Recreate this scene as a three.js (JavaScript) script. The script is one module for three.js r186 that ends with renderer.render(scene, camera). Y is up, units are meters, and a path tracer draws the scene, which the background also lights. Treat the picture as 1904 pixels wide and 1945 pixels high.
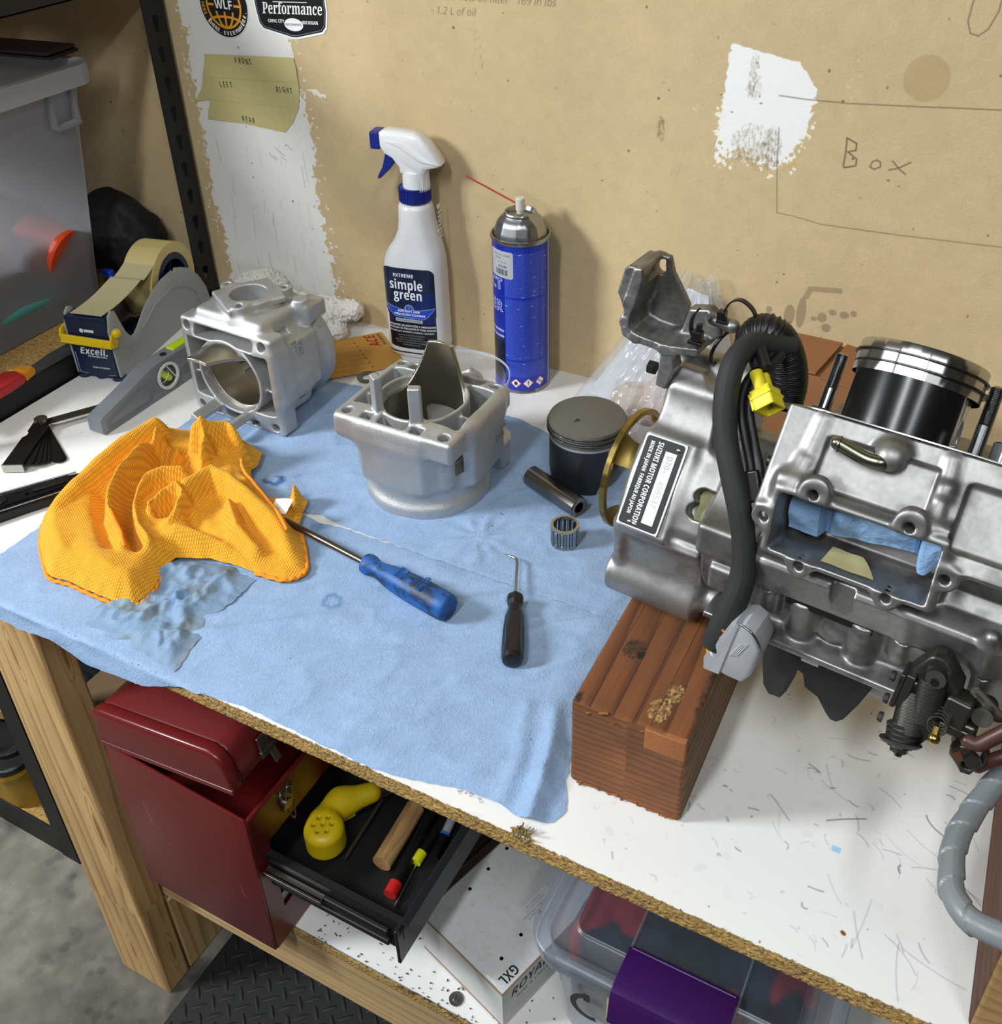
import * as THREE from 'three';
import { RoundedBoxGeometry } from 'three/addons/geometries/RoundedBoxGeometry.js';
import { mergeGeometries, mergeVertices, toCreasedNormals } from 'three/addons/utils/BufferGeometryUtils.js';
import { RectAreaLightUniformsLib } from 'three/addons/lights/RectAreaLightUniformsLib.js';
RectAreaLightUniformsLib.init();

// ---------- camera, light, exposure ----------
const scene = new THREE.Scene();
const H = 0.73;                                   // height of the bench top over the floor
const camera = new THREE.PerspectiveCamera(2 * Math.atan(819.69 / 1955.29) * 180 / Math.PI, 1904 / 1639.38, 0.02, 40);
camera.setViewOffset(1904, 1639.38, 0, 0, 1904, 1945);
{
  const X = [0.88119328, -0.02426282, -0.47213315], Y = [-0.2451211, 0.83050589, -0.50017558], Z = [0.40424503, 0.55648116, 0.72588888];
  const m = new THREE.Matrix4().makeBasis(new THREE.Vector3(...X), new THREE.Vector3(...Y), new THREE.Vector3(...Z));
  camera.quaternion.setFromRotationMatrix(m);
  camera.position.set(1.01597, H + 0.6542, 1.00616);
}
camera.updateMatrixWorld(true);
scene.background = new THREE.Color(0x000000);
const renderer = new THREE.WebGLRenderer({ antialias: true });
renderer.toneMapping = THREE.LinearToneMapping;
renderer.toneMappingExposure = 3.0;
renderer.shadowMap.enabled = true;
renderer.shadowMap.type = THREE.PCFSoftShadowMap;
const CEIL = 2.62;
// [x, z, length along x, length along z, intensity]: unseen ceiling battens, placed to light the bench and wall
const LAMPS = [[0.65, 1.95, 0.16, 1.2, 15.5], [1.8, 1.9, 0.16, 1.2, 10.5]];
const UNSEEN_LAMP = { at: [-0.9, 1.2, 1.5], to: [0.6, 0.1, 0.2], size: 0.42, intensity: 31 };   // unseen lamp out of view, lighting wall and bench from the left (bench coordinates)
const LIGHT = 0xf3f9fd;

// ---------- small tools ----------
const V2 = (x, y) => new THREE.Vector2(x, y), V3 = (x, y, z) => new THREE.Vector3(x, y, z);
const rng = (a) => () => { a |= 0; a = a + 0x6D2B79F5 | 0; let t = Math.imul(a ^ a >>> 15, 1 | a); t = t + Math.imul(t ^ t >>> 7, 61 | t) ^ t; return ((t ^ t >>> 14) >>> 0) / 4294967296; };
const clamp = (x, a = 0, b = 1) => x < a ? a : x > b ? b : x;
const lerp = (a, b, t) => a + (b - a) * t;
const sst = (a, b, x) => { const t = clamp((x - a) / (b - a)); return t * t * (3 - 2 * t); };
const hash3 = (x, y, z) => { let h = Math.imul(x, 374761393) ^ Math.imul(y, 668265263) ^ Math.imul(z, 2147483647 - 1013); h = Math.imul(h ^ h >>> 13, 1274126177); return ((h ^ h >>> 16) >>> 0) / 4294967296; };
function n3(x, y, z) {                            // value noise, 0..1
  const i = Math.floor(x), j = Math.floor(y), k = Math.floor(z); let u = x - i, v = y - j, w = z - k;
  u = u * u * (3 - 2 * u); v = v * v * (3 - 2 * v); w = w * w * (3 - 2 * w);
  const L = (a, b, t) => a + (b - a) * t;
  return L(L(L(hash3(i, j, k), hash3(i + 1, j, k), u), L(hash3(i, j + 1, k), hash3(i + 1, j + 1, k), u), v),
    L(L(hash3(i, j, k + 1), hash3(i + 1, j, k + 1), u), L(hash3(i, j + 1, k + 1), hash3(i + 1, j + 1, k + 1), u), v), w);
}
const fbm = (x, y, z = 0, o = 4) => { let s = 0, a = 0.5, t = 0; for (let i = 0; i < o; i++) { s += a * n3(x, y, z + i * 17.3); t += a; x *= 2.03; y *= 2.03; z *= 2.03; a *= 0.5; } return s / t; };

// ---------- names, things, parts ----------
const taken = {};
function numbered(name) { if (!(name in taken)) { taken[name] = 0; return name; } return `${name}_${String(++taken[name]).padStart(3, '0')}`; }
function shadowed(o) { o.castShadow = o.receiveShadow = true; return o; }
function tag(o, label, category, group) { o.userData.label = label; o.userData.category = category; if (group) o.userData.group = group; return o; }
function thing(name, label, category, p = [0, 0, 0], turn = 0, group) {     // p in bench coordinates: y = 0 is the bench top
  const o = new THREE.Group(); o.name = numbered(name); scene.add(o);
  o.position.set(p[0], p[1] + H, p[2]); o.rotation.y = turn;
  return tag(o, label, category, group);
}
function part(parent, name, geo, mat, label) {
  const m = shadowed(new THREE.Mesh(Array.isArray(geo) ? merge(geo) : geo, mat));
  m.name = name; parent.add(m); if (label) m.userData.label = label; return m;
}
function struct(name, geo, mat, p = [0, 0, 0]) {
  const m = shadowed(new THREE.Mesh(Array.isArray(geo) ? merge(geo) : geo, mat));
  m.name = name; m.userData.kind = 'structure'; m.position.set(p[0], p[1] + H, p[2]); scene.add(m); return m;
}
function single(name, label, category, geo, mat, p = [0, 0, 0], turn = 0, group) {
  const m = shadowed(new THREE.Mesh(Array.isArray(geo) ? merge(geo) : geo, mat));
  m.name = numbered(name); scene.add(m); m.position.set(p[0], p[1] + H, p[2]); m.rotation.y = turn; return tag(m, label, category, group);
}

// ---------- geometry ----------
function clean(g) { if (g.index) g = g.toNonIndexed(); for (const k of Object.keys(g.attributes)) if (!['position', 'normal', 'uv'].includes(k)) g.deleteAttribute(k); if (!g.attributes.uv) g.setAttribute('uv', new THREE.Float32BufferAttribute(new Float32Array(g.attributes.position.count * 2), 2)); if (!g.attributes.normal) g.computeVertexNormals(); g.clearGroups(); return g; }
function merge(list) { return list.length === 1 ? list[0] : mergeGeometries(list.map(clean)); }
function boxUV(g) {                                // uv in metres from the dominant axis of each face
  g = g.index ? g.toNonIndexed() : g; const p = g.attributes.position, uv = new Float32Array(p.count * 2);
  const a = V3(), b = V3(), c = V3();
  for (let i = 0; i < p.count; i += 3) {
    a.fromBufferAttribute(p, i); b.fromBufferAttribute(p, i + 1).sub(a); c.fromBufferAttribute(p, i + 2).sub(a); b.cross(c);
    const ax = Math.abs(b.x), ay = Math.abs(b.y), az = Math.abs(b.z);
    for (let k = 0; k < 3; k++) { const x = p.getX(i + k), y = p.getY(i + k), z = p.getZ(i + k); const q = ax > ay && ax > az ? [z, y] : ay > az ? [x, z] : [x, y]; uv[(i + k) * 2] = q[0]; uv[(i + k) * 2 + 1] = q[1]; }
  }
  g.setAttribute('uv', new THREE.BufferAttribute(uv, 2)); return g;
}
const tr = (g, x = 0, y = 0, z = 0, rx = 0, ry = 0, rz = 0, s) => { const m = new THREE.Matrix4().compose(V3(x, y, z), new THREE.Quaternion().setFromEuler(new THREE.Euler(rx, ry, rz, 'YXZ')), s ? (Array.isArray(s) ? V3(...s) : V3(s, s, s)) : V3(1, 1, 1)); return g.applyMatrix4(m); };
const box = (w, h, d, x = 0, y = 0, z = 0, r = 0.0015, seg = 2) => boxUV(tr(r > 0 ? new RoundedBoxGeometry(w, h, d, seg, Math.min(r, w / 2.01, h / 2.01, d / 2.01)) : new THREE.BoxGeometry(w, h, d), x, y, z));
const span = (x0, x1, y0, y1, z0, z1, r) => box(x1 - x0, y1 - y0, z1 - z0, (x0 + x1) / 2, (y0 + y1) / 2, (z0 + z1) / 2, r);
const cyl = (r0, r1, h, seg = 32, open = false) => new THREE.CylinderGeometry(r1, r0, h, seg, 1, open);   // r0 bottom, r1 top
function lathe(pts, seg = 64, crease = 0.6) { const g = new THREE.LatheGeometry(pts.map(p => V2(p[0], p[1])), seg); return toCreasedNormals(g, crease); }
function rod(a, b, r, r2 = r, seg = 20) {          // cylinder from a to b
  const A = V3(...a), B = V3(...b), d = B.clone().sub(A), L = d.length();
  const g = new THREE.CylinderGeometry(r2, r, L, seg); g.applyQuaternion(new THREE.Quaternion().setFromUnitVectors(V3(0, 1, 0), d.normalize())); return g.translate((A.x + B.x) / 2, (A.y + B.y) / 2, (A.z + B.z) / 2);
}
function along(g, a, b) {                          // g built along +y from 0, moved so that it starts at a and points to b
  const A = V3(...a), d = V3(...b).sub(A).normalize(); g.applyQuaternion(new THREE.Quaternion().setFromUnitVectors(V3(0, 1, 0), d)); return g.translate(A.x, A.y, A.z);
}
const curve = (pts, closed = false, t = 0.5) => new THREE.CatmullRomCurve3(pts.map(p => V3(...p)), closed, 'centripetal', t);
const tube = (pts, r, seg = 64, rad = 12, closed = false) => new THREE.TubeGeometry(curve(pts, closed), seg, r, rad, closed);
function capTube(pts, r, seg = 64, rad = 12) { const c = curve(pts), g = [new THREE.TubeGeometry(c, seg, r, rad)]; for (const t of [0, 1]) g.push(new THREE.SphereGeometry(r, rad, 6).translate(...c.getPoint(t).toArray())); return merge(g); }
function shape(pts, holes = []) { const s = new THREE.Shape(pts.map(p => V2(...p))); for (const h of holes) s.holes.push(new THREE.Path(h.map(p => V2(...p)))); return s; }
const circ = (x, y, r, n = 24, a0 = 0, a1 = 2 * Math.PI) => Array.from({ length: n }, (_, i) => [x + r * Math.cos(a0 + (a1 - a0) * i / n), y + r * Math.sin(a0 + (a1 - a0) * i / n)]);
function rrect(x0, y0, x1, y1, r, n = 5) { const o = []; for (const [cx, cy, a] of [[x1 - r, y1 - r, 0], [x0 + r, y1 - r, 1], [x0 + r, y0 + r, 2], [x1 - r, y0 + r, 3]]) for (let i = 0; i <= n; i++) { const t = (a + i / n) * Math.PI / 2; o.push([cx + r * Math.cos(t), cy + r * Math.sin(t)]); } return o; }
function ext(pts, depth, bevel = 0.001, holes = [], seg = 2) {   // in the xy plane, from z = 0 to depth
  const b = Math.min(bevel, depth / 2.1);
  const g = new THREE.ExtrudeGeometry(shape(pts, holes), { depth: depth - 2 * b, bevelEnabled: b > 0, bevelThickness: b, bevelSize: b, bevelOffset: -b, bevelSegments: seg, curveSegments: 16 });
  return toCreasedNormals(g.translate(0, 0, b), 0.7);
}
const hexNut = (af, h, hole = 0) => ext(circ(0, 0, af / Math.sqrt(3), 6), h, 0.0006, hole ? [circ(0, 0, hole, 16)] : []);
function bolt(af, h, r, washer = 0) {              // hex head along +y, base at 0
  const g = [tr(hexNut(af, h), 0, 0, 0, -Math.PI / 2)]; if (washer) g.push(cyl(washer, washer, 0.0015, 24).translate(0, 0.0007, 0)); return merge(g);
}
function grid(nu, nv, f) {                         // f(u, v) -> [x, y, z]; u, v in 0..1
  const pos = [], uv = [], idx = [];
  for (let j = 0; j <= nv; j++) for (let i = 0; i <= nu; i++) { pos.push(...f(i / nu, j / nv)); uv.push(i / nu, j / nv); }
  for (let j = 0; j < nv; j++) for (let i = 0; i < nu; i++) { const a = j * (nu + 1) + i, b = a + 1, c = a + nu + 1, d = c + 1; idx.push(a, b, d, a, d, c); }
  const g = new THREE.BufferGeometry(); g.setAttribute('position', new THREE.Float32BufferAttribute(pos, 3)); g.setAttribute('uv', new THREE.Float32BufferAttribute(uv, 2)); g.setIndex(idx); g.computeVertexNormals(); return g;
}
// signed distances joined in one field, meshed with surface nets
const sBox = (cx, cy, cz, hx, hy, hz, r = 0) => (x, y, z) => { const a = Math.abs(x - cx) - hx + r, b = Math.abs(y - cy) - hy + r, c = Math.abs(z - cz) - hz + r; return Math.hypot(Math.max(a, 0), Math.max(b, 0), Math.max(c, 0)) + Math.min(Math.max(a, b, c), 0) - r; };
const sCyl = (ax, a0, a1, p, q, r, e = 0) => (x, y, z) => { const [t, u, v] = ax === 0 ? [x, y, z] : ax === 1 ? [y, x, z] : [z, x, y]; const d = Math.hypot(u - p, v - q) - r + e, h = Math.abs(t - (a0 + a1) / 2) - Math.abs(a1 - a0) / 2 + e; return Math.min(Math.max(d, h), 0) + Math.hypot(Math.max(d, 0), Math.max(h, 0)) - e; };
function sCap(a, b, r, r2 = r) { const dx = b[0] - a[0], dy = b[1] - a[1], dz = b[2] - a[2], L = dx * dx + dy * dy + dz * dz; return (x, y, z) => { const px = x - a[0], py = y - a[1], pz = z - a[2], t = clamp((px * dx + py * dy + pz * dz) / L); return Math.hypot(px - dx * t, py - dy * t, pz - dz * t) - r - (r2 - r) * t; }; }
const sHalf = (nx, ny, nz, d) => { const L = Math.hypot(nx, ny, nz); return (x, y, z) => (nx * x + ny * y + nz * z - d) / L; };   // inside where n.p < d
const U = (k, ...f) => (x, y, z) => { let d = f[0](x, y, z); for (let i = 1; i < f.length; i++) { const e = f[i](x, y, z); if (k <= 0) { if (e < d) d = e; } else { const h = Math.max(k - Math.abs(d - e), 0) / k; d = Math.min(d, e) - h * h * k * 0.25; } } return d; };
const NOT = (f) => (x, y, z) => -f(x, y, z);
const I = (k, ...f) => { const u = U(k, ...f.map(NOT)); return (x, y, z) => -u(x, y, z); };
const SUB = (k, a, ...b) => I(k, a, ...b.map(NOT));
const turned = (f, cx, cy, cz, rx, ry = 0, rz = 0) => { const m = new THREE.Matrix4().makeRotationFromEuler(new THREE.Euler(rx, ry, rz, 'YXZ')).transpose().elements; return (x, y, z) => { x -= cx; y -= cy; z -= cz; return f(m[0] * x + m[4] * y + m[8] * z, m[1] * x + m[5] * y + m[9] * z, m[2] * x + m[6] * y + m[10] * z); }; };
function sPoly(pts) {                              // 2D signed distance to a polygon
  const n = pts.length;
  return (x, y) => { let d = 1e9, s = 1; for (let i = 0, j = n - 1; i < n; j = i++) { const ex = pts[j][0] - pts[i][0], ey = pts[j][1] - pts[i][1], wx = x - pts[i][0], wy = y - pts[i][1]; const t = clamp((wx * ex + wy * ey) / (ex * ex + ey * ey)); const bx = wx - ex * t, by = wy - ey * t; d = Math.min(d, bx * bx + by * by); const c1 = y >= pts[i][1], c2 = y < pts[j][1], c3 = ex * wy > ey * wx; if ((c1 && c2 && c3) || (!c1 && !c2 && !c3)) s = -s; } return s * Math.sqrt(d); };
}
const sExt = (poly, ax, a0, a1, r = 0) => { const f = sPoly(poly); return (x, y, z) => { const [t, u, v] = ax === 0 ? [x, z, y] : ax === 1 ? [y, x, z] : [z, x, y]; const d = f(u, v) + r, h = Math.abs(t - (a0 + a1) / 2) - Math.abs(a1 - a0) / 2 + r; return Math.min(Math.max(d, h), 0) + Math.hypot(Math.max(d, 0), Math.max(h, 0)) - r; }; };   // ax 0: polygon in (z, y); 1: (x, z); 2: (x, y)
function sdfMesh(f, lo, hi, cell, colour) {
  const n = [0, 1, 2].map(i => Math.ceil((hi[i] - lo[i]) / cell / 6) * 6 + 1), [nx, ny, nz] = n, S = new Float32Array(nx * ny * nz), B = 6, R = cell * B * 0.87 * 1.25;
  const at = (i, j, k) => (k * ny + j) * nx + i;
  for (let K = 0; K < nz; K += B) for (let J = 0; J < ny; J += B) for (let I2 = 0; I2 < nx; I2 += B) {
    const d = f(lo[0] + (I2 + B / 2) * cell, lo[1] + (J + B / 2) * cell, lo[2] + (K + B / 2) * cell), skip = Math.abs(d) > R;
    for (let k = K; k < Math.min(K + B, nz); k++) for (let j = J; j < Math.min(J + B, ny); j++) for (let i = I2; i < Math.min(I2 + B, nx); i++)
      S[at(i, j, k)] = skip ? d : f(lo[0] + i * cell, lo[1] + j * cell, lo[2] + k * cell);
  }
  const id = new Int32Array(nx * ny * nz).fill(-1), P = [];
  for (let k = 0; k < nz - 1; k++) for (let j = 0; j < ny - 1; j++) for (let i = 0; i < nx - 1; i++) {
    let m = 0; const s = []; for (let c = 0; c < 8; c++) { const v = S[at(i + (c & 1), j + (c >> 1 & 1), k + (c >> 2))]; s.push(v); if (v < 0) m++; }
    if (m === 0 || m === 8) continue;
    let x = 0, y = 0, z = 0, e = 0;
    for (let c = 0; c < 8; c++) for (const b of [1, 2, 4]) if (!(c & b)) { const q = c | b; if ((s[c] < 0) !== (s[q] < 0)) { const t = s[c] / (s[c] - s[q]); x += (c & 1) + (b === 1 ? t : 0); y += (c >> 1 & 1) + (b === 2 ? t : 0); z += (c >> 2) + (b === 4 ? t : 0); e++; } }
    id[at(i, j, k)] = P.length / 3; P.push(lo[0] + (i + x / e) * cell, lo[1] + (j + y / e) * cell, lo[2] + (k + z / e) * cell);
  }
  // pull each vertex onto the surface along the gradient, keep the gradient as its normal
  const N = new Float32Array(P.length), h = cell * 0.5;
  for (let q = 0; q < P.length; q += 3) for (let it = 0; it < 2; it++) {
    const x = P[q], y = P[q + 1], z = P[q + 2], a = f(x + h, y - h, z - h), b = f(x - h, y - h, z + h), c = f(x - h, y + h, z - h), d = f(x + h, y + h, z + h);
    let gx = a - b - c + d, gy = -a - b + c + d, gz = -a + b - c + d; const L = Math.hypot(gx, gy, gz) || 1; gx /= L; gy /= L; gz /= L;
    if (it === 0) { const v = clamp(f(x, y, z), -cell * 0.6, cell * 0.6); P[q] -= gx * v; P[q + 1] -= gy * v; P[q + 2] -= gz * v; } else { N[q] = gx; N[q + 1] = gy; N[q + 2] = gz; }
  }
  const idx = [];
  for (let k = 1; k < nz - 1; k++) for (let j = 1; j < ny - 1; j++) for (let i = 1; i < nx - 1; i++) {
    const v = S[at(i, j, k)] < 0;
    const q = (b, p, r, s, t) => { if (v) idx.push(p, r, s, p, s, t); else idx.push(p, s, r, p, t, s); };
    if (v !== S[at(i + 1, j, k)] < 0) q(0, id[at(i, j - 1, k - 1)], id[at(i, j, k - 1)], id[at(i, j, k)], id[at(i, j - 1, k)]);
    if (v !== S[at(i, j + 1, k)] < 0) q(0, id[at(i - 1, j, k - 1)], id[at(i - 1, j, k)], id[at(i, j, k)], id[at(i, j, k - 1)]);
    if (v !== S[at(i, j, k + 1)] < 0) q(0, id[at(i - 1, j - 1, k)], id[at(i, j - 1, k)], id[at(i, j, k)], id[at(i - 1, j, k)]);
  }
  const map = new Map(), pos = [], nor = [], uv = [], col = [], out = [];
  for (let t = 0; t < idx.length; t += 3) {
    const nx2 = Math.abs(N[idx[t] * 3] + N[idx[t + 1] * 3] + N[idx[t + 2] * 3]), ny2 = Math.abs(N[idx[t] * 3 + 1] + N[idx[t + 1] * 3 + 1] + N[idx[t + 2] * 3 + 1]), nz2 = Math.abs(N[idx[t] * 3 + 2] + N[idx[t + 1] * 3 + 2] + N[idx[t + 2] * 3 + 2]);
    const ax = nx2 > ny2 && nx2 > nz2 ? 0 : ny2 > nz2 ? 1 : 2;
    for (let c = 0; c < 3; c++) {
      const v = idx[t + c], key = v * 3 + ax; let w = map.get(key);
      if (w === undefined) { w = pos.length / 3; map.set(key, w); const x = P[v * 3], y = P[v * 3 + 1], z = P[v * 3 + 2]; pos.push(x, y, z); nor.push(N[v * 3], N[v * 3 + 1], N[v * 3 + 2]); uv.push(...(ax === 0 ? [z, y] : ax === 1 ? [x, z] : [x, y])); if (colour) col.push(...colour(x, y, z, N[v * 3], N[v * 3 + 1], N[v * 3 + 2])); }
      out.push(w);
    }
  }
  const g = new THREE.BufferGeometry(); g.setAttribute('position', new THREE.Float32BufferAttribute(pos, 3)); g.setAttribute('normal', new THREE.Float32BufferAttribute(nor, 3)); g.setAttribute('uv', new THREE.Float32BufferAttribute(uv, 2)); if (colour) g.setAttribute('color', new THREE.Float32BufferAttribute(col, 3)); g.setIndex(out); return g;
}

// ---------- textures and materials ----------
function finish(t, srgb, rep, size) { t.wrapS = t.wrapT = rep ? THREE.RepeatWrapping : THREE.ClampToEdgeWrapping; t.magFilter = THREE.LinearFilter; t.minFilter = THREE.LinearMipmapLinearFilter; t.generateMipmaps = true; if (srgb) t.colorSpace = THREE.SRGBColorSpace; if (size) t.repeat.set(1 / size, 1 / size); t.needsUpdate = true; return t; }
function tex(w, h, fn, { srgb = true, rep = true, size = 0 } = {}) {   // fn(u, v) -> grey or [r, g, b], 0..255
  const d = new Uint8Array(w * h * 4);
  for (let j = 0; j < h; j++) for (let i = 0; i < w; i++) { const c = fn((i + 0.5) / w, (j + 0.5) / h), k = (j * w + i) * 4; if (typeof c === 'number') d[k] = d[k + 1] = d[k + 2] = clamp(c, 0, 255); else { d[k] = clamp(c[0], 0, 255); d[k + 1] = clamp(c[1], 0, 255); d[k + 2] = clamp(c[2], 0, 255); } d[k + 3] = 255; }
  return finish(new THREE.DataTexture(d, w, h), srgb, rep, size);
}
function canvasTex(w, h, draw, { srgb = true, rep = false } = {}) { const c = document.createElement('canvas'); c.width = w; c.height = h; const x = c.getContext('2d'); draw(x, w, h); return finish(new THREE.CanvasTexture(c), srgb, rep); }
// noise that repeats with period p cells
function pn(x, y, p, s = 0) { const i = Math.floor(x), j = Math.floor(y); let u = x - i, v = y - j; u = u * u * (3 - 2 * u); v = v * v * (3 - 2 * v); const m = (a) => ((a % p) + p) % p; const a = hash3(m(i), m(j), s), b = hash3(m(i + 1), m(j), s), c = hash3(m(i), m(j + 1), s), d = hash3(m(i + 1), m(j + 1), s); return lerp(lerp(a, b, u), lerp(c, d, u), v); }
function pf(u, v, p, o = 4, s = 0) { let r = 0, a = 0.5, t = 0; for (let i = 0; i < o; i++) { r += a * pn(u * p, v * p, p, s + i * 7); t += a; a *= 0.5; p *= 2; } return r / t; }
const std = (o) => new THREE.MeshStandardMaterial(o), phys = (o) => new THREE.MeshPhysicalMaterial(o);
const plastic = (c, rough = 0.45, o = {}) => std({ color: c, roughness: rough, ...o });
const metal = (c, rough = 0.3, o = {}) => std({ color: c, roughness: rough, metalness: 1, ...o });
const grainTex = tex(256, 256, (u, v) => 255 * pf(u, v, 64, 2, 3), { srgb: false, size: 0.03 });
const blotchTex = tex(256, 256, (u, v) => { const n = pf(u, v, 6, 5, 9); return 255 * (0.72 + 0.5 * (n - 0.5)); }, { srgb: false, size: 0.08 });

// ---------- the room ----------
const wallTex = canvasTex(2048, 712, (c, w, h) => {
  const r = rng(5), PX = (x) => (x + 0.45) * 1205, PY = (y) => (0.56 - y) * 1205;
  const im = c.createImageData(w, h);
  for (let j = 0; j < h; j++) for (let i = 0; i < w; i++) {
    const n = fbm(i / 260, j / 200, 1, 4) - 0.5, f = r() - 0.5, m = fbm(i / 14, j / 14, 4, 2) - 0.5, k = (j * w + i) * 4, big = n * 16 + f * 9 + m * 9;
    im.data[k] = 199 + big; im.data[k + 1] = 175 + big * 0.96; im.data[k + 2] = 133 + big * 0.85 - n * 6; im.data[k + 3] = 255;
  }
  c.putImageData(im, 0, 0);
  const jag = (pts, amp, step = 5) => { const o = []; for (let i = 0; i < pts.length; i++) { const a = pts[i], b = pts[(i + 1) % pts.length], am = a[2] === undefined ? amp : a[2], L = Math.hypot((b[0] - a[0]) * 1205, (b[1] - a[1]) * 1205), n = Math.max(1, Math.round(L / step)); for (let k = 0; k < n; k++) { const t = k / n; o.push([PX(lerp(a[0], b[0], t)) + (r() - 0.5) * am, PY(lerp(a[1], b[1], t)) + (r() - 0.5) * am]); } } return o; };
  const fill = (p, s) => { c.fillStyle = s; c.beginPath(); p.forEach((q, i) => i ? c.lineTo(q[0], q[1]) : c.moveTo(q[0], q[1])); c.closePath(); c.fill(); };
  const speck = (p, s, n, spread) => { c.fillStyle = s; for (let i = 0; i < n; i++) { const q = p[Math.floor(r() * p.length)]; c.beginPath(); c.ellipse(q[0] + (r() - 0.5) * spread, q[1] + (r() - 0.5) * spread * 1.5, 0.6 + r() * 2.2, 0.6 + r() * 2.6, r() * 3, 0, 6.3); c.fill(); } };
  // brushed white paint strip behind the tape
  const strip = [[0.009, 0.46], [0.0095, 0.3973], [0.0185, 0.36], [0.0151, 0.30], [0.0165, 0.2465], [0.014, 0.19], [0.0122, 0.1451], [0.022, 0.09], [0.0165, 0.0328], [0.015, -0.01], [0.2034, -0.01], [0.206, 0.03], [0.2051, 0.0794], [0.199, 0.12], [0.1939, 0.1767], [0.199, 0.23], [0.1951, 0.2688], [0.187, 0.31, 3], [0.1842, 0.3528, 3], [0.1845, 0.3864, 3], [0.19, 0.46, 3]];
  const sp = jag(strip, 13); fill(sp, '#e6e3dc'); speck(sp, '#e3ded2', 420, 26); speck(sp, '#c3a878', 150, 12);
  fill(jag([[0.199, 0.3078], [0.21, 0.311], [0.2273, 0.3035], [0.226, 0.3], [0.21, 0.304]], 5), '#e6e0d2');
  fill(jag([[0.002, 0.312], [0.012, 0.314], [0.016, 0.309], [0.004, 0.308]], 4), '#ded6c4');
  for (let i = 0; i < 30; i++) { c.strokeStyle = `rgba(120,108,90,${0.06 + r() * 0.14})`; c.lineWidth = 1 + r() * 3; const x = PX(0.03 + r() * 0.15), y = PY(0.03 + r() * 0.2); c.beginPath(); c.moveTo(x, y); c.lineTo(x + (r() - 0.5) * 6, y + 8 + r() * 40); c.stroke(); }
  for (let i = 0; i < 7; i++) { c.strokeStyle = 'rgba(95,85,75,.35)'; c.lineWidth = 1.5; const x = PX(0.12 + r() * 0.04), y = PY(0.235 - r() * 0.02); c.beginPath(); c.moveTo(x, y); c.lineTo(x + 4 + r() * 8, y + 4 + r() * 6); c.stroke(); }
  // painted patch on the right
  const patch = [[0.7208, 0.4091, 2], [0.75, 0.4035, 2], [0.788, 0.398, 4], [0.80, 0.383], [0.8067, 0.3674], [0.8055, 0.35], [0.8, 0.33], [0.7909, 0.3012], [0.772, 0.2955], [0.74, 0.302], [0.728, 0.296], [0.7142, 0.2958, 5], [0.7155, 0.33, 5], [0.718, 0.37, 4]];
  const pp = jag(patch, 9, 4); fill(pp, '#eceae6'); speck(pp.filter(q => q[1] > PY(0.35)), '#ece6d8', 110, 14); speck(pp.filter(q => q[1] > PY(0.31)), '#c3a878', 70, 14);
  const smudge = (x, y, rx, ry, n, col, len = 7) => { for (let i = 0; i < n; i++) { const a = r() * 6.3, q = Math.sqrt(r()); c.strokeStyle = col.replace('A', (0.05 + r() * 0.22).toFixed(2)); c.lineWidth = 0.7 + r() * 1.3; const X = PX(x) + Math.cos(a) * q * rx, Y = PY(y) + Math.sin(a) * q * ry; c.beginPath(); c.moveTo(X, Y); c.lineTo(X + (r() - 0.5) * 4, Y + r() * len); c.stroke(); } };
  smudge(0.7455, 0.385, 6, 22, 90, 'rgba(110,95,70,A)'); smudge(0.747, 0.372, 9, 13, 90, 'rgba(110,95,70,A)');
  smudge(0.752, 0.318, 26, 22, 420, 'rgba(132,112,82,A)'); smudge(0.771, 0.315, 12, 24, 260, 'rgba(95,82,60,A)'); smudge(0.748, 0.303, 20, 10, 200, 'rgba(150,128,92,A)');
  smudge(0.6545, 0.319, 5, 15, 120, 'rgba(90,66,34,A)'); smudge(0.675, 0.276, 7, 9, 30, 'rgba(150,130,95,A)'); smudge(0.69, 0.3437, 5, 6, 30, 'rgba(245,235,215,A)', 3);
  smudge(0.44, 0.372, 10, 34, 40, 'rgba(120,95,60,A)'); smudge(0.84, 0.386, 8, 36, 60, 'rgba(245,238,220,A)', 3);
  // round stain, spots, drips
  c.fillStyle = 'rgba(158,130,78,.36)'; c.beginPath(); c.ellipse(PX(0.9017), PY(0.3944), 24, 25, 0, 0, 6.3); c.fill();
  c.fillStyle = 'rgba(105,90,66,.45)';
  for (const [x, y, a, b] of [[0.812, 0.138, 7, 14], [0.824, 0.143, 6, 22], [0.846, 0.142, 6, 7], [0.856, 0.15, 5, 4], [0.868, 0.1496, 6, 5], [0.852, 0.131, 6, 6], [0.838, 0.139, 4, 3], [0.79, 0.139, 4, 5], [0.877, 0.153, 4, 4]]) { c.beginPath(); c.ellipse(PX(x), PY(y), a, b, 0, 0, 6.3); c.fill(); }
  c.strokeStyle = 'rgba(105,90,66,.4)'; c.lineWidth = 7; c.beginPath(); c.moveTo(PX(0.826), PY(0.16)); c.lineTo(PX(0.83), PY(0.172)); c.lineTo(PX(0.862), PY(0.176)); c.stroke();
  for (let i = 0; i < 150; i++) { c.fillStyle = `rgba(60,45,25,${0.15 + r() * 0.6})`; c.beginPath(); c.ellipse(r() * w, r() * h, 0.6 + r() * 1.5, 0.6 + r() * 1.5, 0, 0, 6.3); c.fill(); }
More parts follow.
